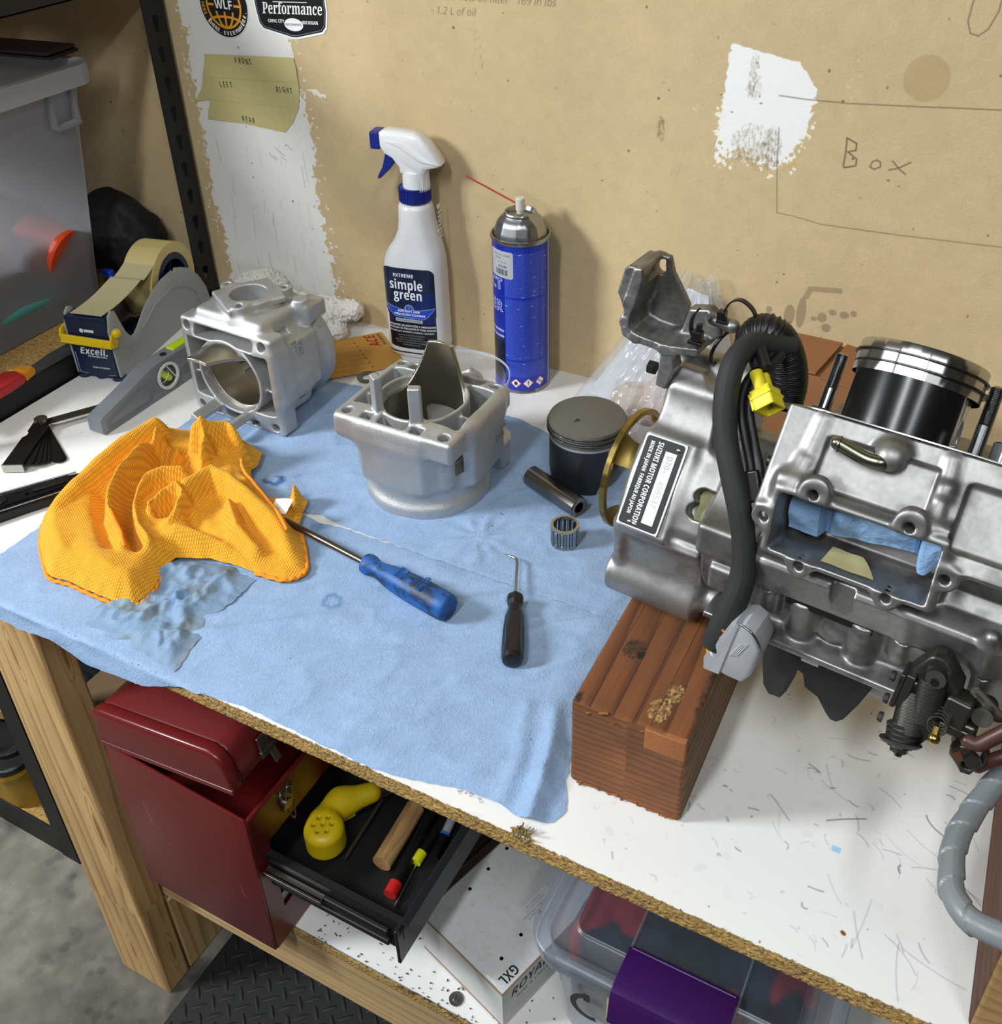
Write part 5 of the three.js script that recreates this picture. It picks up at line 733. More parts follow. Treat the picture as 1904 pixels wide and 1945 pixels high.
  const bracket = SUB(0.001, U(0.004, ...strips,
      sExt([[-0.2, 0.3432], [-0.1968, 0.346], [-0.186, 0.3462], [-0.1872, 0.33], [-0.192, 0.313], [-0.2, 0.314], [-0.2052, 0.3235]], 2, -0.03, 0.0025, 0.001),
      sExt([[-0.19, 0.346], [-0.1795, 0.3455], [-0.176, 0.334], [-0.1623, 0.3126], [-0.158, 0.292], [-0.194, 0.292], [-0.1965, 0.303]], 2, -0.032, -0.0265, 0.001),
      sExt([[-0.1719, 0.2895], [-0.1569, 0.2875], [-0.1407, 0.2905], [-0.131, 0.299], [-0.1322, 0.309], [-0.1431, 0.317], [-0.158, 0.3135], [-0.163, 0.296]], 2, -0.03, -0.0185, 0.002),
      sCap([-0.138, 0.312, -0.016], [-0.1215, 0.3125, -0.013], 0.0042, 0.005),
      sExt([[-0.1725, 0.291], [-0.156, 0.289], [-0.1585, 0.281], [-0.1567, 0.2736], [-0.1625, 0.2548], [-0.1708, 0.256], [-0.1682, 0.284]], 2, -0.012, 0.002, 0.0015)),
    sCyl(2, -0.05, 0.02, -0.1525, 0.2825, 0.0042), sCyl(2, -0.05, -0.01, -0.186, 0.335, 0.0035), sBox(-0.186, 0.3385, -0.03, 0.0035, 0.0045, 0.02));
  part(ENG, 'bracket', sdfMesh(bracket, [-0.211, 0.249, -0.036], [-0.112, 0.35, 0.006], 0.0011, grime(0.27, 0.5, 0.3)), cast, 'grey cast angle bracket with a triangular pocket');
  part(ENG, 'bolt', tr(bolt(0.0095, 0.006, 0, 0), -0.1745, 0.2655, -0.006, 0, 0, Math.PI / 2), darkSteel);
  part(ENG, 'bolt', rod([-0.0595, 0.2655, 0.06], [-0.0515, 0.2655, 0.06], 0.0035, 0.0035, 14), darkSteel);

  // piston, studs, gasket
  const DK = new THREE.Matrix4().makeRotationX(TH).setPosition(...D0);
  const pis = new THREE.Group(); pis.name = 'piston'; ENG.add(pis); pis.userData.label = 'shiny crowned piston with black skirt'; pis.rotation.x = TH; pis.position.set(D0[0], D0[1] - 0.788 * 0.0174, D0[2] + 0.616 * 0.0174); pis.scale.setScalar(1.0);
  part(pis, 'crown', lathe([[0, 0.0745], [0.0385, 0.0745], [0.0398, 0.0742], [0.0403, 0.0733], [0.0403, 0.0675], [0.0388, 0.0674], [0.0388, 0.0661], [0.0403, 0.066], [0.0403, 0.0605], [0.0388, 0.0604], [0.0388, 0.0591], [0.0402, 0.059], [0.04, 0.0535]], 96), metal(0xb9b8b4, 0.24));
  part(pis, 'skirt', pistonGeo([0.012, 0.012, 0.012]), std({ vertexColors: true, roughness: 0.22, metalness: 0.45, bumpMap: blotchTex, bumpScale: 0.00008 }), 'glossy black skirt');
  for (const [y, e] of [[0.0661, 0], [0.0591, 0.0006]]) { const q = part(pis, 'piston_ring', lathe(ringPts(y), 96, 0.4), metal(0x454543, 0.35)); q.position.x = e * 2.4; }
  const onDeck = (g) => g.applyMatrix4(DK);
  const gasket = ext([[-0.085, -0.06], [-0.06, -0.068], [0.165, -0.068], [0.165, 0.043], [0.06, 0.045], [0.05, 0.0475], [-0.033, 0.0475], [-0.05, 0.043], [-0.062, 0.03], [-0.088, 0.0]], 0.0012, 0.0002, [circ(0, 0, 0.0435, 48), circ(-0.055, -0.05, 0.007), circ(0.0475, -0.02, 0.006)]).rotateX(Math.PI / 2).translate(0, 0.0016, 0);
  part(ENG, 'gasket', onDeck(gasket), metal(0x9c9a94, 0.3), 'thin steel base gasket');
  const screwRod = (r, h, thr) => { const p = [[r, 0], [r, thr]]; for (let y = thr; y < h - 0.002; y += 0.0011) { p.push([r * 0.86, y + 0.0003], [r, y + 0.0007]); } p.push([r * 0.86, h - 0.0014], [r * 0.5, h], [0, h]); return lathe(p, 24, 0.3); };
  for (const [x, f] of [[-0.061, -0.05], [0.045, -0.018]]) part(ENG, 'stud', onDeck(screwRod(0.0047, 0.0535, 0.027).translate(x, 0, f)), steel, 'bright threaded stud');
  part(ENG, 'dowel_collar', onDeck(lathe([[0.005, 0.001], [0.0085, 0.001], [0.0092, 0.002], [0.0092, 0.0105], [0.0085, 0.0115], [0.005, 0.0115]], 32).translate(-0.061, 0, -0.05)), darkSteel);
  part(ENG, 'dowel_collar', onDeck(lathe([[0.005, 0.001], [0.0095, 0.001], [0.0105, 0.002], [0.0105, 0.0135], [0.0095, 0.0145], [0.005, 0.0145]], 32).translate(0.067, 0, 0.024)), steel);
  // coolant pipe and its boss
  part(ENG, 'coolant_pipe', merge([capTube([[0.0125, 0.286, 0.052], [0.0128, 0.291, 0.059], [0.0095, 0.2925, 0.0635], [0.002, 0.2925, 0.0645], [-0.018, 0.2955, 0.0615]], 0.0044, 60, 16), tr(new THREE.TorusGeometry(0.0044, 0.0009, 8, 24), -0.0165, 0.2953, 0.0618, 0, Math.PI / 2)]), metal(0x8f8f7c, 0.28), 'bent metal coolant pipe');
  part(ENG, 'seal_strip', box(0.058, 0.0062, 0.004, 0.0015, 0.1785, 0.0795, 0.0006), plastic(0x0d0e11, 0.3), 'black rubber seal strip');

  // wiring
  const hp = [[-0.078, 0.3105, -0.012], [-0.0884, 0.3137, 0.0], [-0.0958, 0.3197, 0.015], [-0.0988, 0.3153, 0.035], [-0.0964, 0.2977, 0.05], [-0.0889, 0.2742, 0.062], [-0.0779, 0.255, 0.072], [-0.0672, 0.2366, 0.08], [-0.0592, 0.2149, 0.0855], [-0.0549, 0.1932, 0.0915], [-0.0562, 0.1734, 0.0985], [-0.06, 0.152, 0.1045], [-0.0625, 0.1375, 0.107]];
  const hg = new THREE.TubeGeometry(curve(hp), 160, 1, 20); { const P = hg.attributes.position, c = curve(hp); for (let i = 0; i <= 160; i++) { const q = c.getPointAt(i / 160), t = i / 160, r = (0.0082 + 0.0012 * sst(0.72, 0.9, t) - 0.0009 * sst(0.3, 0.05, t)) * (1 + 0.05 * (n3(t * 9, 2, 3) - 0.5)); for (let k = 0; k <= 20; k++) { const j = i * 21 + k; P.setXYZ(j, q.x + (P.getX(j) - q.x) * r, q.y + (P.getY(j) - q.y) * r, q.z + (P.getZ(j) - q.z) * r * 0.9); } } hg.computeVertexNormals(); }
  part(ENG, 'harness_sleeve', hg, rubberM, 'thick black harness sleeve');
  const cp = [[-0.106, 0.304, -0.012], [-0.102, 0.3125, -0.012], [-0.0945, 0.316, -0.012], [-0.0865, 0.3085, -0.014], [-0.0805, 0.2945, -0.016], [-0.0775, 0.279, -0.016], [-0.0775, 0.262, -0.012]];
  const cg = new THREE.TubeGeometry(curve(cp), 220, 1, 20); { const P = cg.attributes.position, c = curve(cp); for (let i = 0; i <= 220; i++) { const q = c.getPointAt(i / 220), r = 0.0122 + 0.0009 * Math.sin(i * 1.45); for (let k = 0; k <= 20; k++) { const j = i * 21 + k; P.setXYZ(j, q.x + (P.getX(j) - q.x) * r, q.y + (P.getY(j) - q.y) * r, q.z + (P.getZ(j) - q.z) * r); } } cg.computeVertexNormals(); }
  part(ENG, 'split_conduit', cg, plastic(0x111112, 0.42), 'ribbed black conduit');
  for (const d of [0, 0.0062]) part(ENG, 'wire', capTube([[-0.0855 + d, 0.31, 0.004], [-0.0895 + d, 0.303, 0.022], [-0.0915 + d, 0.2955, 0.032], [-0.0885 + d, 0.2854, 0.042], [-0.0795 + d, 0.2713, 0.052], [-0.0702 + d, 0.2597, 0.062], [-0.0675 + d, 0.2545, 0.0655]], 0.0032, 80, 12), black);
  part(ENG, 'plug', [along(box(0.0125, 0.021, 0.0105, 0, 0.0105, 0, 0.0018), [-0.0672, 0.2573, 0.064], [-0.0575, 0.241, 0.0735]), along(box(0.0075, 0.016, 0.013, 0.002, 0.012, 0, 0.0015), [-0.0672, 0.2573, 0.064], [-0.0575, 0.241, 0.0735])], plastic(0x0f0f10, 0.35), 'black plug');
  const ya = [-0.085, 0.3058, 0.026], yb = [-0.0655, 0.2915, 0.047], yel = std({ color: 0xd8c81e, roughness: 0.5, bumpMap: blotchTex, bumpScale: 0.0003 });
  const yg = (g) => along(g, ya, yb);
  const yc = new THREE.Group(); yc.name = 'yellow_connector'; yc.userData.label = 'grubby yellow plastic connector'; ENG.add(yc);
  const shell = tr(ext(rrect(-0.0082, -0.0072, 0.0082, 0.0072, 0.0018), 0.0145, 0.0006, [rrect(-0.0066, -0.0056, 0.0066, 0.0056, 0.001)]), 0, 0.0285, 0, Math.PI / 2);
  part(yc, 'shell', yg(merge([shell, box(0.0164, 0.002, 0.0144, 0, 0.0148, 0, 0.0008), tr(cyl(0.0043, 0.0043, 0.014, 24), -0.0042, 0.008, 0), tr(cyl(0.0043, 0.0043, 0.014, 24), 0.0042, 0.008, 0), box(0.0028, 0.012, 0.0024, -0.006, 0.021, 0.0078, 0.0006), box(0.0028, 0.012, 0.0024, 0.006, 0.021, 0.0078, 0.0006), box(0.0142, 0.0022, 0.0022, 0, 0.026, 0.0082, 0.0006), box(0.0175, 0.0022, 0.0155, 0, 0.0195, 0, 0.0006)])), yel);
  part(yc, 'latch_slot_shade', yg(box(0.0075, 0.006, 0.0006, 0, 0.0205, 0.0074, 0.0002)), black);  // flat black patch stands for the shade in the slot
  part(yc, 'boot', merge([rod([-0.098, 0.3155, 0.012], [-0.0868, 0.307, 0.0245], 0.0042, 0.0042, 16), rod([-0.092, 0.319, 0.014], [-0.0812, 0.3105, 0.0255], 0.0042, 0.0042, 16)]), black);
  part(yc, 'pin', merge([yg(rod([-0.003, 0.016, 0], [-0.003, 0.026, 0], 0.0009)), yg(rod([0.003, 0.016, 0], [0.003, 0.026, 0], 0.0009))]), metal(0x8a8a55, 0.4));
  // grey multi-pin connector on the end of the harness
  const gc = new THREE.Group(); gc.name = 'grey_connector'; gc.userData.label = 'light grey multi-pin plug with coloured wires'; ENG.add(gc);
  const gp = plastic(0x9c9ea1, 0.5);
  part(gc, 'housing', tr(ext([[-0.0475, 0.169], [-0.0418, 0.1715], [-0.0345, 0.168], [-0.0294, 0.1552], [-0.0335, 0.128], [-0.0385, 0.1195], [-0.05, 0.1195], [-0.0559, 0.1208], [-0.053, 0.142]], 0.026, 0.0028, [], 3), 0, 0, 0.087), gp);
  part(gc, 'front_rim', tr(ext([[-0.0665, 0.1188], [-0.0545, 0.1192], [-0.0445, 0.169], [-0.0475, 0.1725], [-0.052, 0.166], [-0.067, 0.1285]], 0.024, 0.0018, [[[-0.0636, 0.1215], [-0.0563, 0.1218], [-0.0478, 0.1662], [-0.0495, 0.1655], [-0.064, 0.1285]]], 2), 0, 0, 0.09), gp);
  part(gc, 'seal', tr(ext([[-0.064, 0.1212], [-0.056, 0.1215], [-0.0475, 0.1665], [-0.05, 0.166], [-0.0645, 0.1285]], 0.02, 0.001), 0, 0, 0.0905), plastic(0x1c2c30, 0.6), 'dark green rubber seal');
  part(gc, 'wire_bail', capTube([[-0.044, 0.172, 0.1135], [-0.0362, 0.17, 0.1145], [-0.0305, 0.163, 0.1145], [-0.0285, 0.1555, 0.1135]], 0.0008, 30, 8), steel);
  part(gc, 'grip_ribs', merge([0, 1, 2, 3].map(i => tr(box(0.0007, 0.016, 0.001, 0, 0, 0, 0.0002, 1), -0.0455 + i * 0.0016, 0.148 + i * 0.0008, 0.1132, 0, 0, -0.42))), plastic(0xb6b8ba, 0.5));
  for (const [col, a, b] of [[0xb5562c, [-0.0585, 0.158, 0.109], [-0.0512, 0.1585, 0.1112]], [0xb5562c, [-0.0605, 0.152, 0.109], [-0.0538, 0.1515, 0.1112]], [0x2c3f8c, [-0.062, 0.146, 0.11], [-0.0565, 0.1425, 0.1112]], [0xe8e6e0, [-0.0635, 0.142, 0.111], [-0.0585, 0.131, 0.1115]], [0xd9a51f, [-0.066, 0.138, 0.108], [-0.0645, 0.1315, 0.111]], [0x14161a, [-0.061, 0.15, 0.109], [-0.055, 0.147, 0.111]]]) part(gc, 'wire', capTube([a, [(a[0] + b[0]) / 2, (a[1] + b[1]) / 2, a[2] + 0.003], b], 0.0011, 16, 8), plastic(col, 0.45));
  // cable ties
  const strap = (pts, w, th) => { const c = curve(pts), n = 60, g = grid(n, 1, (u, v) => { const p = c.getPoint(u); return [p.x, p.y, p.z + (v - 0.5) * w]; }), g2 = grid(n, 1, (u, v) => { const p = c.getPoint(u), t = c.getTangent(u); return [p.x - t.y * th, p.y + t.x * th, p.z + (0.5 - v) * w]; }); const side = (s) => grid(n, 1, (u, v) => { const p = c.getPoint(u), t = c.getTangent(u); return [p.x - t.y * th * v, p.y + t.x * th * v, p.z + s * w * 0.5]; }); return merge([g, g2, side(1), side(-1)]); };
  const tie = std({ color: 0x0e0e0f, roughness: 0.35, side: THREE.DoubleSide });
  const ct1 = new THREE.Group(); ct1.name = 'cable_tie'; ENG.add(ct1);
  part(ct1, 'strap', strap([[-0.1455, 0.3225, -0.006], [-0.148, 0.318, -0.004], [-0.149, 0.311, -0.003], [-0.148, 0.3035, -0.004], [-0.144, 0.2995, -0.004]], 0.0048, 0.0012), tie); part(ct1, 'tie_head', [box(0.0075, 0.0075, 0.0065, -0.1425, 0.3045, -0.002, 0.0008), box(0.0035, 0.0055, 0.004, -0.142, 0.3105, -0.003, 0.0006), box(0.011, 0.0028, 0.008, -0.1435, 0.2985, -0.003, 0.0008)], tie);
  const ct2 = new THREE.Group(); ct2.name = 'cable_tie'; ENG.add(ct2);
  part(ct2, 'strap', strap([[-0.1285, 0.316, -0.012], [-0.1277, 0.3225, -0.012], [-0.124, 0.3305, -0.012], [-0.1178, 0.3338, -0.012], [-0.1097, 0.33, -0.012], [-0.106, 0.3242, -0.012], [-0.1059, 0.3173, -0.012], [-0.1077, 0.308, -0.012]], 0.0042, 0.001), tie); part(ct2, 'tie_head', [box(0.0058, 0.0075, 0.006, -0.1297, 0.3195, -0.0115, 0.0008), box(0.0085, 0.0025, 0.007, -0.1285, 0.3155, -0.0115, 0.0006)], tie);
  const ct3 = new THREE.Group(); ct3.name = 'cable_tie'; ENG.add(ct3);
  part(ct3, 'strap', tr(new THREE.TorusGeometry(0.0142, 0.0014, 8, 40), -0.133, 0.2845, -0.03, 0.2, Math.PI / 2 - 0.25, 0), tie);

  // black rubber mount under the front plate
  const rub = [[-0.0425, 0.142], [-0.0425, 0.1036], [-0.038, 0.074], [-0.0331, 0.0665], [-0.024, 0.0675], [-0.0205, 0.076], [-0.0195, 0.0887], [-0.0176, 0.0985], [-0.0145, 0.1015], [-0.0115, 0.1], [-0.0099, 0.0948], [-0.0085, 0.0885], [0.0015, 0.0845], [0.009, 0.073], [0.0135, 0.0682], [0.018, 0.0684], [0.0225, 0.074], [0.0296, 0.0929], [0.037, 0.118], [0.0365, 0.142]];
  part(ENG, 'rubber_mount', tr(ext(rub, 0.022, 0.0022, [], 3), 0, 0, 0.042), plastic(0x2b2b2b, 0.8), 'black rubber mount hanging below the plate');
  part(ENG, 'rubber_mount', tr(ext([[-0.039, 0.142], [-0.038, 0.1], [-0.03, 0.092], [-0.006, 0.1], [0.012, 0.1], [0.03, 0.115], [0.034, 0.142]], 0.05, 0.002), 0, 0, -0.008), plastic(0x2b2b2b, 0.8));
  part(ENG, 'plate_clip', tr(box(0.012, 0.009, 0.002, -0.0035, 0.1375, 0.083, 0.0006), 0, 0, 0), plastic(0xc9c6c0, 0.5));

  // oil pump
  const op = new THREE.Group(); op.name = 'oil_pump'; op.userData.label = 'dark oily pump with bolts and a brass nipple'; ENG.add(op);
  const dk = std({ color: 0x5b5853, metalness: 0.9, roughness: 0.36, bumpMap: blotchTex, bumpScale: 0.0004 }), dk2 = std({ color: 0x474542, metalness: 0.85, roughness: 0.4, bumpMap: blotchTex, bumpScale: 0.0004 });
  const tiltF = (g, x, y, z, rx = -0.25, ry = 0, rz = -0.3) => tr(g, x, y, z, rx, ry, rz);
  part(op, 'mounting_plate', tr(ext([[0.0585, 0.176], [0.068, 0.195], [0.071, 0.197], [0.0755, 0.197], [0.079, 0.1945], [0.0895, 0.1795], [0.0898, 0.169], [0.081, 0.163], [0.066, 0.162], [0.058, 0.166]], 0.014, 0.0022, [], 3), 0, 0, 0.087), dk);
  part(op, 'bolt', [tr(cyl(0.0058, 0.0058, 0.0075, 28), 0.0752, 0.1858, 0.1045, Math.PI / 2 - 0.3), tr(cyl(0.0066, 0.0066, 0.0014, 28), 0.0752, 0.1865, 0.1012, Math.PI / 2 - 0.3)], dk2); part(op, 'bolt_socket_shade', tr(cyl(0.0028, 0.0028, 0.0012, 6), 0.0752, 0.1848, 0.1083, Math.PI / 2 - 0.3), plastic(0x101010, 0.4));  // near-black hexagon on the bolt head stands for the shade in its socket
  part(op, 'pump_body', [rod([0.0733, 0.18, 0.1], [0.0755, 0.1525, 0.108], 0.0088, 0.0088, 28), rod([0.066, 0.165, 0.1], [0.0685, 0.142, 0.112], 0.0092, 0.0098, 24), box(0.02, 0.022, 0.02, 0.072, 0.165, 0.096, 0.003)], dk);
  part(op, 'side_flange', [tiltF(box(0.0055, 0.025, 0.017, 0, 0, 0, 0.001), 0.0612, 0.1665, 0.101, -0.2, 0, -0.08), tiltF(box(0.0032, 0.025, 0.018, 0, 0, 0, 0.0008), 0.0568, 0.1655, 0.101, -0.2, 0, -0.08)], dk);
  for (const [x, y] of [[0.0535, 0.1762], [0.053, 0.1565], [0.0525, 0.1392]]) part(op, 'screw', tr(lathe([[0, 0], [0.0034, 0], [0.0036, 0.0008], [0.003, 0.0028], [0, 0.0034]], 16), x, y, 0.108, 0, 0, Math.PI / 2), dk2);
  part(op, 'control_drum', [0, 1, 2].map(i => along(cyl(0.0098 - 0.0002 * i, 0.0098 - 0.0002 * i, 0.002, 36).translate(0, 0.001 + i * 0.0032, 0), [0.0655, 0.144, 0.111], [0.0685, 0.128, 0.123])).concat([along(cyl(0.0085, 0.0085, 0.012, 32).translate(0, 0.005, 0), [0.0655, 0.144, 0.111], [0.0685, 0.128, 0.123]), along(lathe([[0, 0.0], [0.0125, 0.0], [0.0128, 0.001], [0.0105, 0.003], [0, 0.003]], 36).translate(0, 0.0095, 0), [0.0655, 0.144, 0.111], [0.0685, 0.128, 0.123])]), dk2);
  part(op, 'hex_nut', [along(bolt(0.0098, 0.0048, 0, 0.0075).translate(0, 0.0125, 0), [0.0655, 0.144, 0.111], [0.0685, 0.128, 0.123]), along(lathe([[0, 0.0018], [0.002, 0.0018], [0.0026, 0], [0.0034, 0.0], [0.0034, -0.002], [0, -0.002]], 20).translate(0, 0.018, 0), [0.0655, 0.144, 0.111], [0.0685, 0.128, 0.123])], metal(0x8d8b86, 0.25));
  part(op, 'lever_plate', tr(ext([[0.0665, 0.1315], [0.0765, 0.1345], [0.0835, 0.15], [0.088, 0.1545], [0.0835, 0.16], [0.076, 0.1525], [0.068, 0.148]], 0.0026, 0.0006), 0, 0, 0.1125), dk2);
  part(op, 'spring', [0, 1, 2, 3].map(i => tr(new THREE.TorusGeometry(0.0056, 0.0007, 8, 28), 0.0838, 0.1625 - i * 0.0012, 0.1105 + i * 0.0016, -0.55)), dk2);
  part(op, 'brass_nipple', [tr(new THREE.SphereGeometry(0.0037, 24, 16), 0.0843, 0.1518, 0.119), rod([0.0838, 0.1565, 0.112], [0.0843, 0.1525, 0.1185], 0.003, 0.003, 16)], metal(0xb89a52, 0.25), 'brass nipple');
  part(op, 'outlet_block', [tiltF(box(0.0155, 0.02, 0.018, 0, 0, 0, 0.0025), 0.0905, 0.1645, 0.1, -0.2, 0, -0.1), box(0.012, 0.02, 0.014, 0.0985, 0.1495, 0.1, 0.003), box(0.02, 0.008, 0.01, 0.0915, 0.151, 0.103, 0.002)], dk);
  part(op, 'union', tr(ext([[0.094, 0.1365], [0.0935, 0.1425], [0.0985, 0.147], [0.107, 0.1505], [0.113, 0.148], [0.1145, 0.142], [0.1115, 0.1345], [0.1085, 0.1265], [0.103, 0.1255], [0.0995, 0.1305]], 0.012, 0.0015, [circ(0.1055, 0.1335, 0.0033)], 3), 0, 0, 0.1), dk); part(op, 'bore_plug', tr(cyl(0.0034, 0.0034, 0.002, 24), 0.0993, 0.1392, 0.1118, Math.PI / 2), metal(0x9a6a4a, 0.4), 'copper plug'); part(op, 'bore', tr(cyl(0.0031, 0.0031, 0.002, 20), 0.1055, 0.1335, 0.104, Math.PI / 2), plastic(0x050505, 0.5));  // near-black disc in the union stands for the shade inside its hole
  part(op, 'hex_bolt', [tr(bolt(0.0092, 0.0062, 0, 0.0068), 0.1078, 0.1435, 0.112, Math.PI / 2 - 0.25)], metal(0x77746f, 0.3));
  part(op, 'banjo_hose', [capTube([[0.1015, 0.15, 0.108], [0.107, 0.151, 0.1085], [0.113, 0.157, 0.105], [0.124, 0.17, 0.098]], 0.0046, 40, 14)], plastic(0x4a2c25, 0.4), 'dark brown rubber hose'); part(op, 'banjo_hose', [capTube([[0.111, 0.131, 0.106], [0.1185, 0.14, 0.103], [0.132, 0.15, 0.095]], 0.0042, 40, 14)], plastic(0x4a2c25, 0.4));
  part(op, 'boss', [tr(cyl(0.0062, 0.0062, 0.02, 28), 0.1045, 0.164, 0.093, Math.PI / 2 - 0.3)], dk); part(op, 'slotted_lever', tr(ext([[0.0939, 0.1785], [0.0945, 0.1825], [0.0975, 0.184], [0.106, 0.178], [0.1145, 0.1715], [0.1165, 0.166], [0.1116, 0.1632], [0.1041, 0.1706]], 0.0018, 0.0004, [[[0.0962, 0.1793], [0.0975, 0.181], [0.1052, 0.1755], [0.104, 0.1737]]]), 0, 0, 0.0965), metal(0xbdb8ac, 0.35), 'pale slotted lever');
}
// towel stuffed into the intake, tape on its floor
{
  const place = (g, name, label, cat, m) => { g.applyMatrix4(new THREE.Matrix4().makeRotationX(-0.27).setPosition(0.008, 0.245, 0.09)); g.applyMatrix4(new THREE.Matrix4().makeRotationY(-6.5 * Math.PI / 180).setPosition(0.97, 0, 0.4)); return single(name, label, cat, g, m); };
  const g = grid(90, 40, (u, v) => { const x = lerp(-0.0465, 0.0465, u), bot = u > 0.84 ? lerp(-0.008, -0.0165, sst(0.84, 0.9, u) * sst(1.0, 0.93, u)) : u < 0.22 ? -0.0165 : lerp(-0.0155, -0.0072, (u - 0.22) / 0.62); const a = v * 2.9; const y = lerp(bot + 0.002 - 0.0 * v, 0.0188, Math.pow(v, 0.8)), bulge = 0.011 * Math.sin(a * 0.95 + 0.25) + 0.0022 * Math.sin(u * 17 + v * 5) * Math.sin(v * 3) + 0.004 * (fbm(u * 9, v * 3, 3, 3) - 0.5) - 0.005 * Math.exp(-Math.pow((u - 0.235 - 0.02 * Math.sin(v * 3)) / 0.02, 2)) - 0.004 * Math.exp(-Math.pow((u - 0.86) / 0.014, 2)); return [x, y, -0.042 + bulge + (u > 0.86 || u < 0.22 ? 0.008 : 0) - 0.012 * sst(0.8, 1, v)]; });
  const c2 = new THREE.Color(); place(g, 'paper_towel', 'folded blue paper towel stuffed into the open rectangular intake of the engine', 'towel', std({ color: 0x8fb2dc, roughness: 0.93, side: THREE.DoubleSide, bumpMap: fibreTex, bumpScale: 0.0004 }));
  const tape = grid(20, 8, (u, v) => { const x = lerp(-0.0165, lerp(0.0165, 0.0035, Math.pow(v, 1.3)), u); return [x, -0.0193 + 0.0004 + 0.0006 * sst(0.45, 0.75, v) + 0.0002 * Math.sin(u * 9), lerp(-0.008, -0.034, v)]; });
  place(tape, 'masking_tape_scrap', 'short scrap of masking tape stuck to the floor of the engine intake', 'tape', std({ color: 0xb9ae7c, roughness: 0.8, side: THREE.DoubleSide }));
}
// grey spiral-wrapped cable hanging in front of the right block
{
  const t = thing('wrapped_cable', 'grey spiral wrapped cable looping down at the right edge below the engine', 'cable', [0, 0, 0]);
  const pts = [[1.13, 0.15, 0.44], [1.0985, 0.128, 0.48], [1.0815, 0.1185, 0.512], [1.0722, 0.114, 0.5365], [1.066, 0.1135, 0.5625], [1.0663, 0.114, 0.5842], [1.07, 0.1145, 0.601], [1.081, 0.116, 0.6125], [1.096, 0.1165, 0.6145], [1.125, 0.115, 0.612]];
  const c = curve(pts), n = 420, g = new THREE.TubeGeometry(c, n, 1, 22), P = g.attributes.position;
  for (let i = 0; i <= n; i++) { const q = c.getPointAt(i / n); for (let k = 0; k <= 22; k++) { const j = i * 23 + k, ph = (i / n * 12.5 + k / 22) % 1, r = 0.0066 + 0.0011 * ph; P.setXYZ(j, q.x + (P.getX(j) - q.x) * r, q.y + (P.getY(j) - q.y) * r, q.z + (P.getZ(j) - q.z) * r); } }
  g.computeVertexNormals();
  part(t, 'spiral_wrap', g, plastic(0x7a7e80, 0.38)); part(t, 'inner_cable', capTube(pts, 0.0058, 120, 12), plastic(0x161719, 0.5));
}

